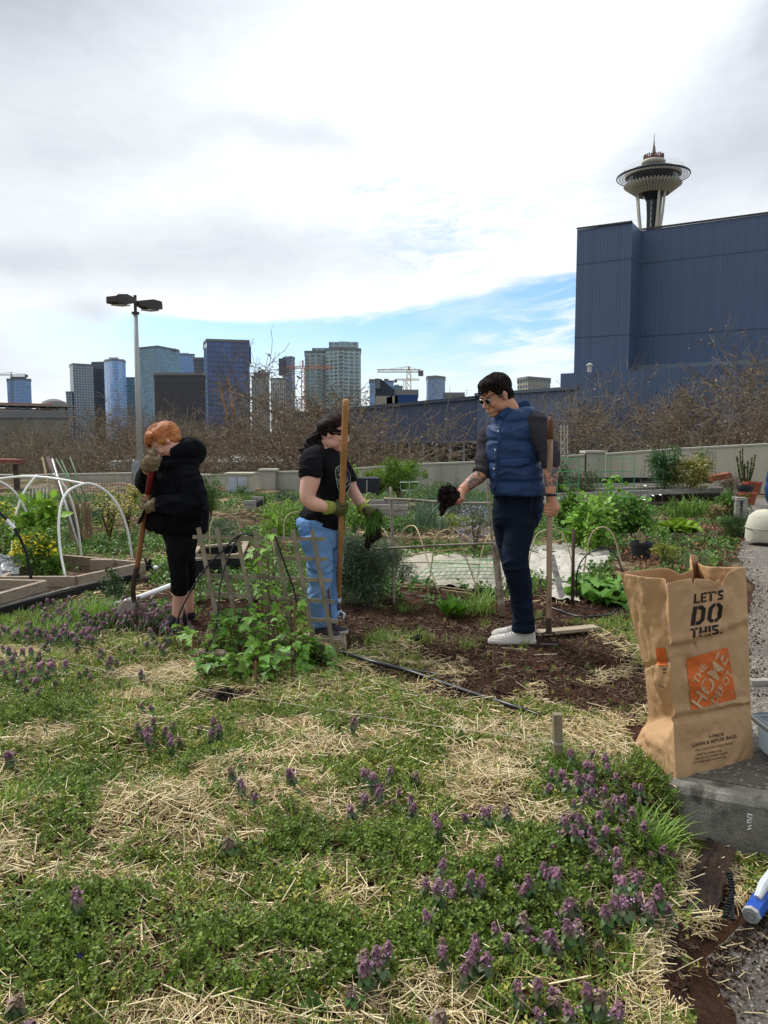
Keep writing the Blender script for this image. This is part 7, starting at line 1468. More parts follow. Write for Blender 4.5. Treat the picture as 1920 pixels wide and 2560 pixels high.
strm = pmat('straw_pale', '#D6C396', .6, .1, 3, island=.32, spec=.3); strd = pmat('straw_grey', '#8E7C63', .8, .1, 3, island=.35)
pos = samp(52000, -8, 9, 6.4, 19, lambda x, y, px, py: (x < pathx(y)-.1)*sst(fbm(x, y, .8, 33), .47, .6)*.8, .01); straw('mulch_straw', pos, .11, .008, strm, 'pale straw mulch between the far beds', .25)
pos = samp(30000, -8, 9, 6.2, 16, lambda x, y, px, py: (x < pathx(y)-.1)*.95, .01); straw('twig_litter', pos, .12, .006, pmat('twig_litter', '#6A4E3C', .9, .2, 3, island=.4), 'brown twig litter over the garden soil', .3, cat='litter')
dst = lambda x, y, px, py: (x < pathx(y)-.02)*gau(px, py, ((1720, 1380, 110, 50), (1790, 1400, 70, 55), (1650, 1340, 90, 25), (1850, 1440, 40, 40)))
pos = samp(60000, 1.5, 6, 5.5, 13, lambda x, y, px, py: (dst(x, y, px, py) > .35)*ofc(px, py)*.13*(.2+fbm(x, y, 2, 7))); sprigs('strawberry_patch', pos[:9000], .055, lmat('leaf_strawberry', '#4C6B3C', .5), 'strawberry-like ground cover left of the path'); 
pos = samp(60000, 1.2, 6, 4.3, 13, lambda x, y, px, py: (x < pathx(y)+.25)*(dst(x, y, px, py) > .12), .045); n = len(pos); o = scatter('leaf_litter', LEAF, LEAFF, pos[:9000], NPR.normal(size=min(n, 9000))*.6, NPR.normal(size=min(n, 9000))*.5, NPR.uniform(0, 6, min(n, 9000)), NPR.uniform(.02, .05, min(n, 9000)), pmat('litter_brown', '#7A5A44', .9, .2, 3, island=.4)); tag(o, 'dry brown leaf litter spilling onto the path edge', 'leaf litter', None, 'stuff')
# ================================================================ paper bag
def lerpL(L, t):   # L: list of (px, py, d) bottom->top, t 0..1
    k = len(L)-1; i = min(int(t*k), k-1); f = t*k-i; a, b = L[i], L[i+1]
    return tuple(a[j]*(1-f)+b[j]*f for j in range(3))
def edge(ps, n=60): return catm([tuple(p) for p in ps], n)
FL = edge([P(1691, 1963, 3.028), P(1686, 1870, 3.05), P(1683, 1790, 3.06), P(1677, 1700, 3.05), P(1675, 1615, 3.04), P(1672, 1530, 3.05), P(1669, 1455, 3.06)])
FR = edge([P(1884, 1909, 3.238), P(1882, 1850, 3.25), P(1877, 1775, 3.28), P(1875, 1720, 3.27), P(1872, 1600, 3.27), P(1868, 1500, 3.28), P(1864, 1417, 3.29)])
BL = edge([P(1585, 1863, 3.44), P(1603, 1825, 3.44), P(1620, 1794, 3.43), P(1616, 1720, 3.42), P(1604, 1645, 3.40), P(1575, 1530, 3.37), P(1550, 1432, 3.34)])
BR_ = edge([P(1770, 1840, 3.66)-Vector((0, 0, .0)), P(1772, 1800, 3.66), P(1768, 1760, 3.66), P(1765, 1700, 3.64), P(1760, 1600, 3.62), P(1752, 1500, 3.60), P(1745, 1425, 3.58)])
BR_[:, 2] += -BR_[0, 2]+.0
def cn(E_, t): x = t*59; i = min(int(x), 58); f = x-i; return E_[i]*(1-f)+E_[min(i+1, 59)]*f
def crease(a, b, s): n = noise.noise((a*3.1+s, b*5.3, s)); m = noise.noise((a*7+s, b*9, s*2)); return (abs(n)-.2)*.022+(abs(m)-.2)*.012+(abs(noise.noise((a*17+s, b*26, s)))-.2)*.005
def face(k, u, v):
    A, B = ((FL, FR), (FR, BR_), (BR_, BL), (BL, FL))[k]; vv = max(0., min(1., v)); p = cn(A, vv)*(1-u)+cn(B, vv)*u; d_ = cn(B, vv)-cn(A, vv); nrm = np.array([d_[1], -d_[0], 0]); nrm /= np.linalg.norm(nrm)
    w_ = math.sin(math.pi*u); o_ = crease(u, v, k*3.7+1)*min(1, w_*2.5)
    if k == 0: o_ += -.010*math.exp(-((v-(.655+.07*u))/.018)**2)*1+.008*math.exp(-((v-(.69+.07*u))/.02)**2) - .010*math.exp(-((v-(.315+.06*u))/.015)**2)+.010*math.exp(-((v-(.355+.06*u))/.02)**2)+.012*w_
    if k == 3: o_ += -.05*max(0, 1-abs(u-.72)/.28)*sst(v, .25, .5)-.045*math.exp(-((v-.33)/.09)**2)*w_+.02*math.exp(-((v-.15)/.1)**2)*w_-.012*math.exp(-((v-.62)/.012)**2)
    if k in (1,): o_ += -.07*w_*sst(v, .3, .8)
    if k == 2: o_ += -.09*max(0, 1-abs(u-.35)/.2)*sst(v, .7, 1)-.02*w_
    p = p+nrm*o_
    if v > 1: p = p+np.array([0, 0, (v-1)*.84])
    return p, nrm
def topv(k, u):
    if k == 0: return 1+.012*math.sin(u*9)-.05*math.exp(-((u-.30)/.012)**2)-.022*math.exp(-((u-.55)/.05)**2)-.05*math.exp(-((u-.66)/.04)**2)*1-.01
    if k == 3: return 1-.035*max(0, 1-abs(u-.05)/.05)-.025*sst(u, .7, .85)*(1-sst(u, .92, 1))
    if k == 2: return 1+.045*math.exp(-((u-.12)/.12)**2)-.03*math.exp(-((u-.42)/.05)**2)
    return 1-.01*math.sin(u*3)
bag = thing('paper_bag', FL[0], 'large upright brown kraft paper yard waste bag with black lettering and an orange square logo', 'paper bag')
pap = pmat('kraft_paper', '#B5926C', .75, .09, 5, .35, 14, spec=.2, col2='#A5835C', c2s=2.2, c2lo=.5, c2hi=.8)
V = []; Fb = []; idx = {}; NU, NV = 44, 110
for k in range(4):
    for i in range(NU):
        for j in range(NV+1):
            u = i/NU; tv_ = topv(k, u) if i else (topv(k, 0)*.5+topv((k+3) % 4, 1)*.5); p, _ = face(k, u, tv_*j/NV); idx[(k*NU+i, j)] = len(V); V.append(tuple(p))
for c in range(4*NU):
    for j in range(NV): Fb.append((idx[(c, j)], idx[((c+1) % (4*NU), j)], idx[((c+1) % (4*NU), j+1)], idx[(c, j+1)]))
mb = MB(); mb.add(V, Fb); Fl = [tuple(V[idx[(c, 0)]]) for c in range(4*NU)]; mb.add(Fl, [tuple(range(len(Fl)))[::-1]])
bo = mb.build('paper', pap, bag, False)
for p_ in bo.data.polygons: p_.use_smooth = True
bo.data.set_sharp_from_angle(angle=R(24)) if hasattr(bo.data, 'set_sharp_from_angle') else None
sm_ = bo.modifiers.new('s', 'SOLIDIFY'); sm_.thickness = .002; sm_.offset = -1
def onbag(px, py, off=.003, k=0):
    u, v = .5, .5
    for _ in range(7):
        p, n_ = face(k, u, v); a = proj(*p); p1, _n = face(k, u+.01, v); b = proj(*p1); p2, _n = face(k, u, v+.01); c = proj(*p2)
        J = np.array([[b[0]-a[0], c[0]-a[0]], [b[1]-a[1], c[1]-a[1]]])/.01; s = np.linalg.solve(J, [px-a[0], py-a[1]]); u += max(-.2, min(.2, s[0])); v += max(-.2, min(.2, s[1]))
    p, n_ = face(k, u, v); return p+n_*off
def bagshape(name, polys, m, parent, off=.003, sub=1, k=0):
    bm_ = bmesh.new()
    for q_ in polys:
        vs = [bm_.verts.new((a, b, 0)) for a, b in q_]; bm_.faces.new(vs)
    bmesh.ops.triangulate(bm_, faces=bm_.faces[:]);
    if sub: bmesh.ops.subdivide_edges(bm_, edges=bm_.edges[:], cuts=sub, use_grid_fill=True)
    for v in bm_.verts:
        x, y = 1500+.3165*v.co.x, 1360+.3165*v.co.y; v.co = Vector(onbag(x, y, off, k))
    me = bpy.data.meshes.new(name); bm_.to_mesh(me); bm_.free(); return link(name, me, m, parent)
rc = lambda a, b, c, d_: [(a, b), (c, b), (c, d_), (a, d_)]
SA = [(.05, 1), (.55, 1), (.6, .8), (.25, .8), (.2, .72), (0, .72), (0, .9)]; SB = [(0, .68), (.2, .68), (.28, .58), (.5, .5), (.6, .38), (.6, .3), (.4, .3), (.36, .36), (.1, .48), (0, .58)]; SC_ = [(.0, .2), (.04, .02), (.5, 0), (.6, .1), (.6, .26), (.4, .26), (.36, .2)]
GL = {'L': ([rc(0, 0, .2, 1), rc(.25, 0, .62, .18)], .62), 'E': ([rc(0, 0, .2, 1), rc(.25, 0, .62, .18), rc(.25, .41, .55, .59), rc(.25, .82, .62, 1)], .62), 'T': ([rc(0, .82, .29, 1), rc(.37, .82, .66, 1), rc(.23, 0, .43, .78)], .66), "'": ([rc(0, .68, .16, 1)], .16), 'S': ([SA, SB, SC_], .6),
      'D': ([rc(0, 0, .22, 1), [(.27, 1), (.5, 1), (.72, .8), (.72, .2), (.5, 0), (.27, 0), (.27, .18), (.42, .18), (.5, .28), (.5, .72), (.42, .82), (.27, .82)]], .72), 'H': ([rc(0, 0, .2, 1), rc(.46, 0, .66, 1), rc(.24, .42, .42, .6)], .66), 'I': ([rc(0, 0, .2, 1)], .2), '.': ([rc(0, 0, .16, .16)], .16)}
ol = [(.35, 1), (.22, 1), (0, .8), (0, .2), (.22, 0), (.35, 0), (.35, .18), (.28, .18), (.22, .28), (.22, .72), (.28, .82), (.35, .82)]; GL['O'] = ([ol, [(.77-a, b) for a, b in ol]], .77)
ink = pmat('ink_black2', '#1C1713', .8, .15, 20)
def stencil(txt, b0, b1, hv, gap=.12):
    W_ = sum(GL[c][1] for c in txt)+gap*(len(txt)-1); x = 0; out = []
    for c in txt:
        for q_ in GL[c][0]: out.append([(b0[0]+(b1[0]-b0[0])*(x+a)/W_+hv[0]*b, b0[1]+(b1[1]-b0[1])*(x+a)/W_+hv[1]*b) for a, b in q_])
        x += GL[c][1]+gap
    return out
bagshape('slogan', stencil("LET'S", (738, 470), (968, 436), (4, -76))+stencil('DO', (714, 645), (950, 608), (20, -150), .16)+stencil('THIS.', (712, 746), (960, 706), (0, -78)), ink, bag)
def bfont(txt, bold=.0):
    cu = bpy.data.curves.new('t', 'FONT'); cu.body = txt; cu.offset = bold; cu.resolution_u = 3; o = bpy.data.objects.new('t', cu); COL.objects.link(o)
    me = bpy.data.meshes.new_from_object(o.evaluated_get(bpy.context.evaluated_depsgraph_get())); bpy.data.objects.remove(o); v = mv(me); f = [tuple(p.vertices) for p in me.polygons]; bpy.data.meshes.remove(me); return v, f
def bagtext(name, lines, m, parent, off=.003, bold=.0, k=0, mapf=None):
    mb = MB()
    for txt, b0, b1, hv in lines:
        v, f = bfont(txt, bold); x0, x1 = v[:, 0].min(), v[:, 0].max(); hh = .70; out = []
        for q_ in v:
            a, b = (q_[0]-x0)/(x1-x0), q_[1]/hh; c = (b0[0]+(b1[0]-b0[0])*a+hv[0]*b, b0[1]+(b1[1]-b0[1])*a+hv[1]*b)
            if mapf: c = mapf(c)
            out.append(onbag(1500+.3165*c[0], 1360+.3165*c[1], off, k))
        mb.add(out, f)
    return mb.build(name, m, parent)
Qc = [(718, 1310), (1073, 1222), (1005, 815), (677, 905)]   # square corners: bl, br, tr, tl
def sq(c):
    a, b = c; lo = (Qc[0][0]*(1-a)+Qc[1][0]*a, Qc[0][1]*(1-a)+Qc[1][1]*a); hi = (Qc[3][0]*(1-a)+Qc[2][0]*a, Qc[3][1]*(1-a)+Qc[2][1]*a); return (lo[0]*(1-b)+hi[0]*b, lo[1]*(1-b)+hi[1]*b)
gr = [[sq((i/10, j/10)), sq(((i+1)/10, j/10)), sq(((i+1)/10, (j+1)/10)), sq((i/10, (j+1)/10))] for i in range(10) for j in range(10)]
lg_ = bagshape('logo_square', gr, pmat('logo_orange', '#C8642A', .75, .1, 12), bag, .0025, 0)
def dia(ang, c0, L, h): ca, sa = math.cos(ang), math.sin(ang); b0 = (c0[0]-ca*L/2+sa*h/2, c0[1]-sa*L/2-ca*h/2); return b0, (b0[0]+ca*L, b0[1]+sa*L), (-sa*h, ca*h)
A_ = R(47); bagtext('logo_letters', [('THE',)+dia(A_, (.27, .66), .42, .15), ('HOME',)+dia(A_, (.49, .48), 1.12, .29), ('DEPOT',)+dia(A_, (.73, .30), .70, .15)], pmat('kraft_print', '#BC9A72', .8), lg_, .0042, .018, mapf=sq)
bagtext('product_text', [('5-PACK', (855, 1534), (980, 1510), (1, -27)), ('LAWN & REFUSE BAGS', (727, 1602), (1074, 1528), (1, -27))], ink, bag, .003, .010)
bagtext('small_print', [('• For most in City refuse disposal', (748, 1640), (1045, 1575), (0, -20)), ('• Ideal for composting', (750, 1674), (955, 1636), (0, -20)), ('• Special wet strength paper', (735, 1706), (1003, 1655), (0, -20)), ('• Durable and convenient', (728, 1736), (990, 1685), (0, -20))], pmat('ink_faint', '#5A4330', .8), bag, .003, .004)
qs = [(447, 820), (520, 822), (522, 962), (462, 958)]
bagshape('side_logo', [[(qs[0][0]+(qs[1][0]-qs[0][0])*a+(qs[3][0]-qs[0][0])*b, qs[0][1]+(qs[3][1]-qs[0][1])*b) for a, b in ((i/5, j/5), ((i+1)/5, j/5), ((i+1)/5, (j+1)/5), (i/5, (j+1)/5))] for i in range(5) for j in range(5)], MC['logo_orange'], bag, .004, 0, 3)
bagshape('side_print', [[(x, y), (x+7, y+1), (x+6, y+12), (x-1, y+11)] for y in (985, 1010) for x in range(505, 532, 9)]+[[(470+9*i, 1108+5*i), (476+9*i, 1111+5*i), (475+9*i, 1119+5*i), (469+9*i, 1116+5*i)] for i in range(6)], ink, bag, .004, 0, 3)
# ================================================================ small things by the bag
st = thing('short_stake', G(1396, 1913), 'short square weathered stake with white string tied round it near the bag', 'stake'); sb_ = gp(1396, 1915); stp = P(1393, 1784, sb_.y); mb = MB(); mb.beam(sb_-Vector((0, 0, .05)), stp, .036, .036, up=(0, 1, 0)); mb.build('post', pmat('stake_grey', '#8B8068', .85, .25, 6, .5, 70, stretch=(10, 10, 1.5)), st)
mb = MB(); zz = P(1395, 1856, sb_.y); 
for k in range(3): mb.tube([Vector((zz.x+.024*math.cos(a)*1.1, zz.y+.024*math.sin(a)*1.1, zz.z+.004*k+.003*math.sin(a))) for a in np.linspace(0, 6.2832, 10)], .0013, 4, cap=False)
mb.build('string_wrap', MC['twine_white'], st)
sl0 = P(-60, 1613, 4.9); s1 = P(640, 1745, 3.95); s2 = Vector((zz.x-.02, zz.y, zz.z)); mb = MB(); mb.tube([sl0, s1+Vector((0, 0, .0)), s2], .0014, 5, n=30); mb.tube([s2, P(1320, 1840, 3.24), P(1240, 1822, 3.3)], .0009, 4)
one('string_line', 'thin white string stretched low across the weeds to the short stake', 'string', mb, MC['twine_white'], None)
tb = G(1876, 2290, -.135); tdir = (G(1985, 2130, -.10)-tb).normalized(); tool = thing('blue_handle_tool', tb, 'blue ridged plastic tool handle with a pale octagonal end cap at the bottom right edge', 'tool handle')
mb = MB(); mb.tube([tb, tb+tdir*.012], [.027, .030], 8); mb.build('end_cap', pmat('cap_grey', '#9FA1A0', .5, .1), tool); mb = MB()
rr = [.030, .031, .029, .031, .029, .031, .029, .031, .029, .030, .028]; mb.tube([tb+tdir*(.013+.018*i) for i in range(11)], rr, 8); mb.build('grip', pmat('grip_blue', '#2450A8', .4, .08), tool)
mb = MB(); mb.tube([tb-tdir*.001+Vector(((tdir.orthogonal().normalized()*.014*math.cos(a))+tdir.cross(tdir.orthogonal()).normalized()*.014*math.sin(a))) for a in np.linspace(0, 6.2832, 20)], .0013, 4, cap=False); mb.build('cap_ring', pmat('ring_grey', '#6C6E6E'), tool)
mb = MB(); mb.tube([tb+tdir*.06+Vector((0, .0, .028)), tb+tdir*.12+Vector((0, 0, .042)), tb+tdir*.22+Vector((0, 0, .04))], [.012, .018, .018], 10); mb.tube([tb+tdir*.2, tb+tdir*.42], [.018, .016], 10); mb.build('neck', pmat('neck_white', '#C4C8CC', .35), tool)
ct_ = thing('plastic_bin', G(1930, 1960), 'clear plastic storage bin with rounded corner at the right edge beside the bag', 'plastic bin'); c = G(1903, 1958, .03)+Vector((.14, 0, 0)); mb = MB(); Rg = []
for z, k in ((.03, 0), (.045, .012), (.16, .02), (.165, .03), (.18, .03), (.181, .02)):
    x0, y0, x1, y1 = c.x+.02-k, c.y+.02-k, c.x+.5+k, c.y+.36+k; rr_ = .05; ring = []
    for cx, cy, a0 in ((x0+rr_, y0+rr_, 180), (x1-rr_, y0+rr_, 270), (x1-rr_, y1-rr_, 0), (x0+rr_, y1-rr_, 90)):
        for a in range(0, 91, 15): ring.append((cx+rr_*math.cos(R(a0+a)), cy+rr_*math.sin(R(a0+a)), z))
    Rg.append(np.array(ring))
mb.rings(Rg, True, False); mb.add([tuple(p) for p in Rg[0]], [tuple(range(len(Rg[0])))]); bn_ = mb.build('tub', pmat('clear_plastic', '#A9B2B4', .15, .05, spec=.6, trans=.55), ct_, True); mb = MB(); mb.tube(list(Rg[3])+[Rg[3][0]], .012, 8, cap=False); mb.build('rim', pmat('rim_plastic', '#8E9798', .25, spec=.6), ct_, True)
# muddy cloth
def ragV():
    V = []; g = 40
    for j in range(g):
        for i in range(g):
            a, b = i/(g-1), j/(g-1); x = 1840-55*b-70*(1-a)-60*(1-a)*b+12*noise.noise((a*6, b*5, 1)); y = 2100+215*b+25*a*(1-b)+16*noise.noise((a*6, b*6, 2)); p = G(x, y, -.17); V.append((p.x, p.y, -.168+.016*abs(noise.noise((a*3, b*3, 7)))+.012*abs(noise.noise((a*7, b*6, 3)))+float(max(0, gz(p.x, p.y)+.17))))
    return V, [(j*g+i, j*g+i+1, (j+1)*g+i+1, (j+1)*g+i) for j in range(g-1) for i in range(g-1)]
mb = MB(); mb.add(*ragV()); one('muddy_cloth', 'muddy black fabric lying in the dirt below the kerb', 'cloth', mb, pmat('muddy_black', '#3C2C22', .9, .3, 9, 1, 60, col2='#2A2422', c2s=9, c2lo=.45, c2hi=.6), None, smooth=True)
mb = MB()
for k in range(16): p = G(1822+8*math.sin(k*.3), 2185+k*7, -.10); mb.box(p, (.018, .006, .012), Matrix.Rotation(.4*math.sin(k), 3, 'Z'))
mb.beam(G(1826, 2180, -.115), G(1832, 2300, -.115), .014, .008); one('ridged_strap', 'black ridged strap lying on the muddy fabric', 'strap', mb, pmat('black_plastic', '#1B1C1E'), None)
mb = MB(); 
for q_ in ([(0, 0), (.012, .006), (.004, .014), (.014, .02)], [(.0, .026), (.012, .03), (.01, .04), (0, .038), (0, .026)], [(0, .05), (.013, .046), (.013, .06), (.0, .062), (0, .05)]):
    pts = []
    for a, b in q_: x = G(1880, 2020).x+a; y = kerb_y(x)-.012; pts.append((x, y-.004, -.10+b))
    mb.tube(pts, .0016, 4)
one('paint_mark', 'small white paint mark on the front of the kerb', 'paint mark', mb, pvc, None)
mb = MB(); a, b = Vector((2.02, 4.02, .03)), Vector((3.6, 4.15, .03)); a = G(1874, 1708, .035); b = a+Vector((1.4, .08, 0)); mb.beam(a, b, .05, .04); one('timber_edging', 'thin grey timber edging on the path behind the bag', 'edging', mb, plankg, None)
# ================================================================ foreground carpet
STRAW = ((1840, 2120, 110, 30), (1780, 2170, 40, 60), (380, 2010, 150, 70), (420, 2090, 190, 90), (290, 2190, 230, 45), (600, 1955, 150, 55), (650, 2010, 90, 60), (850, 2020, 150, 55), (760, 1960, 120, 40), (1240, 2020, 130, 75), (1330, 2080, 110, 55), (1150, 1960, 110, 35), (40, 2140, 100, 60), (640, 2290, 190, 45), (780, 2170, 150, 40), (860, 2250, 110, 50), (560, 2520, 330, 60), (860, 2500, 200, 60), (1060, 2470, 160, 80), (1290, 1900, 110, 40), (1340, 1850, 130, 50), (1500, 1850, 130, 55), (1220, 1835, 120, 22),
         (400, 1690, 150, 32), (330, 1750, 110, 25), (120, 1850, 120, 28), (820, 1880, 160, 35), (560, 2200, 120, 30), (1660, 2380, 110, 110), (1620, 2500, 120, 90), (1750, 2100, 70, 60), (1790, 2050, 60, 30), (1200, 2150, 120, 35), (20, 2470, 90, 70), (90, 2540, 130, 40), (700, 1820, 90, 25), (960, 1850, 110, 25), (1400, 2240, 60, 50), (620, 2120, 70, 30), (1080, 2230, 60, 40), (40, 1640, 60, 14), (1450, 1990, 60, 30), (1180, 1890, 80, 25), (1640, 2240, 80, 60), (700, 2400, 160, 40), (340, 2330, 80, 25))
GREEN2 = ((1600, 2080, 120, 110), (1300, 2250, 250, 150), (640, 2100, 110, 70), (230, 2130, 130, 70), (100, 1780, 130, 70), (560, 1950, 110, 60), (760, 1810, 200, 25), (250, 2000, 160, 60), (1500, 1960, 160, 60), (900, 2120, 260, 60), (620, 2380, 330, 90), (200, 2330, 240, 110), (1120, 2330, 150, 90))
lpx = np.array([[2300, 1560], [2340, 1925]])
def valid(x, y, px, py):
    ky = kerb_y(x); ok = ~((x > KA.x-.03) & (y > ky-.02) & (y < ky+.2)); lowedge = np.interp(y, [1.2, 1.75, 2.05, 2.3, 2.5, 2.62], [.66, .74, .86, 1.0, 1.18, 1.35]); ok &= ~((y < 2.62) & (x > lowedge)); ok &= ~((x > pathx(y)-.05) & (y > 3.0)); bagz = (x > 1.12) & (x < 1.62) & (y > 3.0) & (y < 3.62); return ok & ~bagz
def fmask(x, y, px, py):
    s = gau(px, py, STRAW); s = s+(fbm(x, y, 2.2, 5)-.5)*1.1+(fbm(x, y, 7, 6)-.5)*.8; return s
def soilk(x, y, px, py): return soilm(px, py)+(fbm(x, y, 2.5, 44)-.5)*.9
XR = (-3.4, 1.9)
dens = lambda x, y, px, py: valid(x, y, px, py)*(.25*(1-.4*(soilk(x, y, px, py) > .6))+.91*sst(fmask(x, y, px, py), .38, .70))*(soilk(x, y, px, py) < .75)
pos = samp(230000, *XR, 1.25, 5.5, dens); pos[:, 2] += NPR.rand(len(pos))**1.5*.028
yaw = fbm(pos[:, 0], pos[:, 1], 2.4, 61)*14+NPR.normal(size=len(pos))*.75; h_ = NPR.rand(len(pos)); a_ = h_ < .45; b_ = (h_ >= .45) & (h_ < .8); c_2 = h_ >= .8
straw('straw_mulch', pos[a_], .058, .0034, strm, 'pale dry straw lying in patches across the foreground', .22, yaw[a_])
straw('bent_straw', pos[b_], .066, .0026, pmat('straw_mid', '#CDB688', .65, .1, 3, island=.35), 'bent straw blades mixed through the straw patches', .18, yaw[b_], T=(STB, STBF))
straw('old_straw', pos[c_2]-np.array([0, 0, .004]), .05, .0034, pmat('straw_old', '#9C8459', .8, .1, 3, island=.4), 'older dull straw underneath the pale straw', .15, yaw[c_2])
pos = samp(30000, *XR, 1.25, 5.5, dens); pos[:, 2] += .02+NPR.rand(len(pos))*.02; straw('broken_straw', pos[:7000], .09, .0036, pmat('straw_light', '#E0D0A8', .5, .1, 3, island=.2), 'longer light straw stalks on top of the straw patches', .3)
sp_ = samp(26000, -1.2, 1.9, 1.5, 6, lambda x, y, px, py: valid(x, y, px, py)*(soilm(px, py) > .3)*.35*(.3+fbm(x, y, 3, 71)), .006); straw('soil_litter', sp_, .05, .003, strd, 'bits of straw and root scattered on the bare soil', .3)
n = 200000; cl_ = samp(n, -3, 2.3, 1.6, 6.6, lambda x, y, px, py: valid(x, y, px, py)*(soilm(px, py) > .25)*.8, .002); n = len(cl_)
o = scatter('soil_crumbs', ct, [(0, 1, 2), (0, 1, 3), (1, 2, 3), (2, 0, 3)], cl_, NPR.uniform(0, 6, n), NPR.uniform(0, 6, n), NPR.uniform(0, 6, n), NPR.exponential(.0035, n)+.003, pmat('crumb_brown', '#46352A', .95, .3, 20, island=.25)); tag(o, 'dark crumbs of freshly dug soil', 'soil', None, 'stuff')
gdens = lambda x, y, px, py: valid(x, y, px, py)*ofc(px, py)*np.clip(sst(-fmask(x, y, px, py), -.66, -.34)+.16, 0, 1)*np.where(soilk(x, y, px, py) > .45, .02, 1.)
pos = samp(300000, *XR, 1.25, 6.1, lambda x, y, px, py: gdens(x, y, px, py)*np.clip(2.6*fbm(x, y, 4.5, 80)-.62, .2, 1)*sst(y, 7.5, 1.0)*1.0)
lift = .055*np.clip(fbm(pos[:, 0], pos[:, 1], 3.0, 90)-.35, 0, 1)+.05*gau(*proj(pos[:, 0], pos[:, 1], 0*pos[:, 0]), GREEN2)
pos[:, 2] += lift*NPR.uniform(.2, 1, len(pos)); kk = NPR.rand(len(pos)); g2 = gau(*proj(pos[:, 0], pos[:, 1], 0*pos[:, 0]), GREEN2)
ch1 = lmat('chickweed', '#7E8E3B', .4, .3); ch2 = lmat('chickweed_dark', '#62792F', .4, .25); ch3 = lmat('weed_yellow', '#A3A052', .4, .25)
sel = kk < .50+.0*g2; sprigs('chickweed', pos[sel & (kk < .38)], .024, ch1, 'low bright chickweed carpet across the foreground', tilt=.5); s2_ = (kk >= .38) & ((kk < .68) | (g2 > .3)); sprigs('dark_chickweed', pos[s2_], .026, ch2, 'darker green weed clumps among the chickweed', tilt=.5)
sprigs('yellowing_weeds', pos[(kk >= .68) & (g2 <= .3)], .023, ch3, 'yellowish low weeds mixed with the straw', tilt=.5)
wf = pos[(NPR.rand(len(pos)) < .045)]; n = len(wf); wf = wf+np.array([0, 0, .024]); o = scatter('white_florets', [(-.5, 0, 0), (0, -.5, 0), (.5, 0, 0), (0, .5, 0)], [(0, 1, 2, 3)], wf, NPR.normal(size=n)*.5, NPR.normal(size=n)*.5, NPR.uniform(0, 6, n), NPR.uniform(.003, .006, n), pmat('floret_white', '#C9CFB4', .6)); tag(o, 'tiny white florets dotted over the chickweed', 'florets', None, 'stuff')
gb = lmat('grass_blade', '#7A9A40', .4, .3)
tuft = samp(2400, *XR, 1.3, 6.2, lambda x, y, px, py: gdens(x, y, px, py)*.6); rep = np.repeat(tuft, 22, 0); rep[:, :2] += NPR.normal(size=(len(rep), 2))*.022; n = len(rep)
o = scatter('grass', BLADE, BLADEF, rep, NPR.normal(size=n)*.3, NPR.uniform(-.3, .7, n), NPR.uniform(0, 6.28, n), NPR.uniform(.03, .10, n), gb, None, np.column_stack([NPR.uniform(.3, 1.6, n), np.full(n, 1.9), np.ones(n)])); tag(o, 'thin grass tufts among the foreground weeds', 'grass', None, 'stuff')
tuft = samp(900, -.9, 2.2, 3.3, 6.5, lambda x, y, px, py: valid(x, y, px, py)*(soilm(px, py) > .2)*sst(fbm(x, y, 1.6, 99), .5, .62)*.5*(px < 1230)); rep = np.repeat(tuft, 26, 0); rep[:, :2] += NPR.normal(size=(len(rep), 2))*.03; n = len(rep)
o = scatter('sparse_grass', BLADE, BLADEF, rep, NPR.normal(size=n)*.5, NPR.uniform(-.3, .9, n), NPR.uniform(0, 6.28, n), NPR.uniform(.02, .09, n), lmat('grass_olive', '#7C8A45', .4), None, np.column_stack([NPR.uniform(.3, 1.8, n), np.full(n, 1.6), np.ones(n)])); tag(o, 'sparse grass left standing on the dug soil', 'grass', None, 'stuff')
for i, (x, y, L, s_, n_, lab) in enumerate(((1610, 2140, .20, .035, 260, 'lush long green grass tuft between the dead nettles and the kerb'), (215, 1545, .16, .1, 500, 'long grass by the black edging, nearest the shovel blade'), (245, 1560, .22, .08, 420, 'arching grass clump under the black edging at the left'), (110, 1590, .16, .12, 420, 'grass clump below the front plank bed'), (1010, 1530, .1, .05, 120, 'small grass tuft on the soil left of the dock plant'), (1195, 1530, .22, .06, 160, 'wispy grass tuft at the foot of the thick bamboo frame stake'), (1170, 1618, .08, .03, 90, 'little grass tuft left of the white shoes'), (950, 1610, .12, .06, 200, 'grass tuft at the soil edge right of the trellis foot'), (1420, 1930, .12, .07, 340, 'thin upright grass round the short stake'), (1040, 1600, .09, .06, 160, 'ragged grass patch in the middle of the dug soil'))):
    grassclump(lab, x, y, L, s_, n_, gb, wid=1.3)
sh('seeding weed bush in front of the plank bed corner', 283, 1518, 1425, 70, 420, .03, gC, 'weed_bush', 'weed', stemg, dd=6.35, ns=12)
sh('broad leafy weed at the black edging behind the shovel blade', 300, 1505, 1462, 60, 260, .035, gB, 'weed_bush', 'weed', stemg, dd=6.5)
for lab, x, y in (('lone green nettle-like plant left of the straw mound', 375, 1960), ('leafy rosette at the bottom edge left of centre', 790, 2535), ('ferny green plant right of the bottom left straw', 700, 2440), ('bright leafy weed near the string, right half', 1160, 1860), ('dark leafy weed left of the short stake', 1325, 1925)): rosette(lab, x, y, 11, .07, .016, gC if 'dark' in lab or 'nettle' in lab else gB, 'leafy_weed', 'weed', (.2, 1.2), droop=.2, stalk=.15)
for lab, x, y, r_ in (('dark clod of soil on the straw in the foreground centre', 618, 1905, .022), ('clod of dug soil at the left end of the bare strip', 560, 1745, .04), ('dark clod on the soil edge near the thick hose', 1040, 1600, .03)): p = gp(x, y); o = lump('soil_lump', p+Vector((0, 0, r_*.4)), (r_*1.4, r_, r_*.8), darks, None, x*.1, .5, 30., 22); tag(o, lab, 'soil lump')
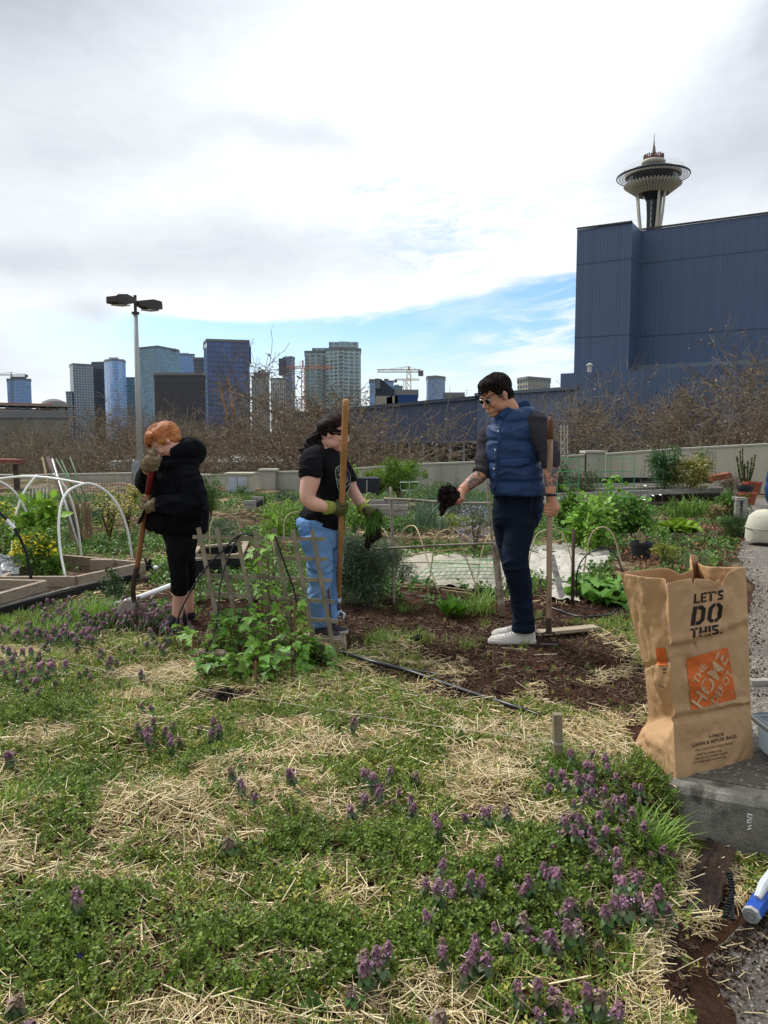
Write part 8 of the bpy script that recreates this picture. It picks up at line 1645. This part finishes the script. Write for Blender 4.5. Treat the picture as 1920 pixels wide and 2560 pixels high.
vi = thing('viola', gp(203, 2440), 'single dark purple viola flower in the weeds at the bottom left', 'flower'); b = gp(203, 2440); mb = MB(); mb.tube([b, b+Vector((0, 0, .06))], .0012, 4); mb.build('stem', stemg, vi); mb = MB()
for a in (0, 1.25, 2.5, 3.8, 5): mb.add([tuple(b+Vector((.0, -.003, .062))+Vector((.011*math.cos(a+q_), -.002, .011*math.sin(a+q_)))*k) for q_, k in ((0, 0), (-.5, .8), (0, 1.1), (.5, .8))], [(0, 1, 2, 3)])
mb.build('petals', pmat('viola_purple', '#2F1C5C', .7), vi)
# ================================================================ dead nettles
ndl = lmat('nettle_leaf', '#4C6B38', .3, .25); ndl2 = lmat('nettle_leaf_grey', '#5F7450', .25, .25); npu = lmat('nettle_purple', '#86616F', .4, .25); npg = lmat('nettle_bronze', '#7D6A58', .3, .2); nbr = lmat('nettle_bract', '#6A6A4E', .35, .25); nfl = pmat('nettle_floret', '#C49ABC', .6, .1, island=.2); nst = pmat('nettle_stem', '#6B4438', .7, .2)
HLF = [(0, 0, 0), (.25, -.36, .06), (.25, .36, .06), (.5, 0, -.02), (.7, -.28, -.1), (.7, .28, -.1), (1, 0, -.3)]
def nettle(seed, ht):
    r = np.random.RandomState(seed); o = thing('dead_nettle', (0, 0, 0), 'x', 'wildflower'); rr_ = random.Random(seed); bend = Vector((rr_.gauss(0, .015), rr_.gauss(0, .015), 0))
    def ax_(t): return Vector((0, 0, ht*t))+bend*t*t
    mb = MB(); mb.tube([ax_(t) for t in (0, .3, .6, .9, 1)], [.0022, .002, .0017, .0014, .001], 4); mb.build('stem', nst, o)
    def whorl(name, L, m):
        ps = []; ya = []; pi = []; sc = []
        for t, n_, s_, pch, out in L:
            for k in range(n_): a = k*2*math.pi/n_+t*9+rr_.gauss(0, .15); p = ax_(t)+Vector((math.cos(a), math.sin(a), 0))*out; ps.append(tuple(p)); ya.append(a); pi.append(pch+rr_.gauss(0, .24)); sc.append(s_*rr_.uniform(.7, 1.2))
        n = len(ps); return scatter(name, HLF, LEAFF, np.array(ps), r.normal(size=n)*.15, np.array(pi), np.array(ya), np.array(sc), m, o)
    whorl('leaves', [(.12, 2, .022, .1, .012), (.3, 2, .024, .15, .012), (.5, 4, .017, .4, .004), (.62, 4, .030, .70, .004), (.70, 4, .030, .75, .004)], ndl if seed % 2 else ndl2)
    whorl('bracts', [(.77, 5, .026, .8, .004), (.82, 6, .023, .8, .004)], nbr)
    pt_ = whorl('purple_top', [(.86, 6, .021, .75, .004), (.90, 6, .019, .55, .004), (.94, 6, .017, .4, .003), (.97, 5, .014, .2, .002), (1.0, 4, .010, -.1, .001), (1.01, 3, .008, -.5, 0)], npu if seed % 5 else npg)
    n = 9; z = r.uniform(.80, .99, n); a = r.uniform(0, 6.28, n); ps = np.column_stack([np.cos(a)*.012, np.sin(a)*.012, ht*z]); f = scatter('florets', [(-.5, -.3, 0), (.5, -.3, .2), (.5, .3, .2), (-.5, .3, 0)], [(0, 1, 2, 3)], ps, r.normal(size=n)*.5, r.normal(size=n)*.6-.4, a, r.uniform(.004, .007, n), nfl, None); f.parent = pt_
    return o
PR = [nettle(100+i, h_) for i, h_ in enumerate((.11, .13, .10, .14, .115, .085))]; used = set()
def nput(x, y, z, label, grp, s=1.):
    i = rnd.randrange(len(PR)); src = PR[i]
    if i in used: c = copyt(src, (x, y, z), rnd.uniform(0, 6.28), s, label)
    else: used.add(i); c = src; c.location = (x, y, z); c.rotation_euler = (0, 0, rnd.uniform(0, 6.28)); c.scale = (s,)*3; c['label'] = label
    c['group'] = grp; return c
CLU = (  # (cx, cy, rx, ry, n, label, group) : where the heads show
 ((330, 1545, 150, 26, 34), 'small purple dead nettle in the dense band in front of the shovel and plank bed', 'dead nettle band before the shovel'),
 ((160, 1595, 150, 24, 20), 'small purple dead nettle in the dense band in front of the shovel and plank bed', 'dead nettle band before the shovel'),
 ((430, 1590, 60, 22, 12), 'small purple dead nettle in the dense band in front of the shovel and plank bed', 'dead nettle band before the shovel'),
 ((90, 1690, 95, 40, 16), 'purple dead nettle in the patch at the left edge under the string', 'dead nettle patch at the left edge'),
 ((260, 1660, 90, 25, 8), 'purple dead nettle in the patch at the left edge under the string', 'dead nettle patch at the left edge'),
 ((370, 1830, 70, 26, 10), 'dark-topped dead nettle in the clump behind the large straw mound', 'dead nettle clump behind the straw mound'),
 ((520, 1815, 36, 18, 4), 'dark-topped dead nettle in the clump behind the large straw mound', 'dead nettle clump behind the straw mound'),
 ((610, 1970, 26, 26, 4), 'dead nettle in the small leafy clump right of the large straw mound', 'dead nettle clump right of the straw mound'),
 ((930, 1960, 90, 55, 13), 'dead nettle standing in straw in the centre of the foreground', 'dead nettles in the central straw'),
 ((1170, 2040, 90, 50, 6), 'dead nettle standing in straw in the centre of the foreground', 'dead nettles in the central straw'),
 ((1150, 2190, 150, 45, 15), 'dead nettle in the lower middle drift of purple tops', 'dead nettles in the lower middle'),
 ((1180, 2320, 130, 40, 11), 'dead nettle in the lower middle drift of purple tops', 'dead nettles in the lower middle'),
 ((960, 2360, 60, 60, 8), 'tall close dead nettle with a long purple top near the bottom centre', 'close dead nettles near the bottom centre'),
 ((1480, 1950, 90, 35, 18), 'dead nettle in the thick drift beside the foot of the paper bag', 'dead nettles beside the paper bag'),
 ((1590, 1985, 80, 45, 18), 'dead nettle in the thick drift beside the foot of the paper bag', 'dead nettles beside the paper bag'),
 ((1460, 2090, 80, 60, 18), 'dead nettle in the right hand drift around the lush grass tuft', 'dead nettles at the right'),
 ((1560, 2210, 85, 60, 18), 'dead nettle in the right hand drift around the lush grass tuft', 'dead nettles at the right'),
 ((1380, 2260, 60, 60, 10), 'dead nettle in the right hand drift around the lush grass tuft', 'dead nettles at the right'),
 ((1370, 2420, 100, 50, 8), 'close dead nettle with a plump purple top at the bottom right', 'close dead nettles at the bottom right'),
 ((1400, 2530, 120, 35, 10), 'close dead nettle with a plump purple top at the bottom right', 'close dead nettles at the bottom right'),
 ((120, 2520, 60, 30, 4), 'large close dead nettle at the bottom left corner', 'close dead nettles at the bottom left'))
for (cx, cy, rx, ry, n_), lab, grp in CLU:
    for k in range(n_):
        for _ in range(12):
            hx, hy = rnd.gauss(cx, rx*.62), rnd.gauss(cy, ry*.62); p = G(hx, hy, .10); 
            if valid(np.array([p.x]), np.array([p.y]), hx, hy)[0] and abs(hx-cx) < rx*1.5 and abs(hy-cy) < ry*1.5: break
        nput(p.x, p.y, gz(p.x, p.y)-.004, lab, grp, rnd.uniform(.66, 1.0))
for hx, hy, lab in ((195, 2215, 'lone dead nettle left of the lower straw strip'), (30, 2410, 'lone dead nettle at the left photo edge near the bottom'), (578, 2075, 'lone dead nettle just right of the large straw mound'), (30, 1866, 'lone dead nettle at the left edge below the string'), (1490, 2430, 'lone dead nettle at the right border of the bottom weeds'), (1650, 2160, 'tall lone dead nettle on the soil near the kerb'), (735, 1925, 'lone dead nettle in straw left of the central group'), (880, 1790, 'lone dead nettle under the string at mid width'), (1090, 2480, 'lone close dead nettle at the bottom, centre right')): p = G(hx, hy, .12); nput(p.x, p.y, gz(p.x, p.y)-.004, lab, 'lone dead nettles', 1.1)

# the many more small dead nettles, too many to count one by one
TN = []; TNF = []
def tnl(L):
    for t, n_, s_, pch, out in L:
        for k in range(n_):
            a = k*2*math.pi/n_+t*9; M = np.array(Matrix.Rotation(a, 3, 'Z')@Matrix.Rotation(pch, 3, 'Y')); n0 = len(TN)
            for v in HLF: q_ = M@(np.array(v)*s_); TN.append((q_[0]+math.cos(a)*out, q_[1]+math.sin(a)*out, q_[2]+.09*t))
            TNF.extend([tuple(n0+i for i in f) for f in LEAFF])
tnl([(.86, 5, .019, .75, .003), (.93, 5, .017, .5, .003), (1.0, 4, .012, .1, .001)]); TP, TPF = TN, TNF; TN = []; TNF = []
tnl([(.3, 3, .022, .2, .01), (.6, 4, .024, .6, .004), (.76, 5, .023, .8, .004)])
NB = ((300, 1560, 190, 34, 1.), (140, 1610, 150, 26, .9), (420, 1600, 70, 24, .8), (80, 1700, 110, 45, .7), (1480, 1960, 100, 40, .9), (1590, 2000, 80, 50, .9), (1480, 2110, 100, 70, .7), (1560, 2230, 90, 60, .7), (1380, 2280, 90, 70, .5), (1160, 2230, 160, 60, .45), (370, 1840, 80, 30, .5), (950, 2000, 100, 60, .3))
dp = samp(9000, -3.2, 1.8, 1.6, 6.2, lambda x, y, px, py: valid(x, y, px, py)*ofc(px, py)*np.clip(gau(px, py, NB)*1.25-.28, 0, 1)); n = len(dp); a_, b_, c_3 = NPR.normal(size=n)*.2, NPR.normal(size=n)*.2, NPR.uniform(0, 6.28, n); s_ = NPR.uniform(.7, 1.15, n)
dp[:, 2] += .035; o = scatter('dead_nettle_mass', TP, TPF, dp, a_, b_, c_3, s_, npu); tag(o, 'countless small purple dead nettle tops filling the flowering drifts', 'wildflowers', None, 'stuff')
o = scatter('dead_nettle_greenery', TN, TNF, dp, a_, b_, c_3, s_, ndl2); tag(o, 'grey-green leaves under the mass of small dead nettles', 'foliage', None, 'stuff')
# soil and straw spilled over the two path edges
ep = []
for k in range(2600):
    i = rnd.randrange(4); t = rnd.random(); a, b = [G(*q_, -.178) for q_ in ((1640, 2620), (1680, 2560), (1740, 2430), (1830, 2340), (1925, 2240))][i:i+2]; p = a.lerp(b, t); u_ = abs(rnd.gauss(0, .07)); ep.append((p.x+u_*.8, p.y-u_*.5, -.175))
for k in range(2600):
    i = rnd.randrange(len(peo)-1); p = peo[i].lerp(peo[i+1], rnd.random()); ep.append((p.x+abs(rnd.gauss(0, .09)), p.y, .031))
ep = np.array(ep); n = len(ep); o = scatter('spilled_soil', ct, [(0, 1, 2), (0, 1, 3), (1, 2, 3), (2, 0, 3)], ep, NPR.uniform(0, 6, n), NPR.uniform(0, 6, n), NPR.uniform(0, 6, n), NPR.exponential(.003, n)+.003, MC['crumb_brown']); tag(o, 'crumbs of soil spilled along the path edges', 'soil', None, 'stuff')
es = ep[NPR.rand(n) < .03]+np.array([0, 0, .004]); straw('spilled_straw', es, .05, .003, strm, 'stray straw pieces on the path edges', .1)
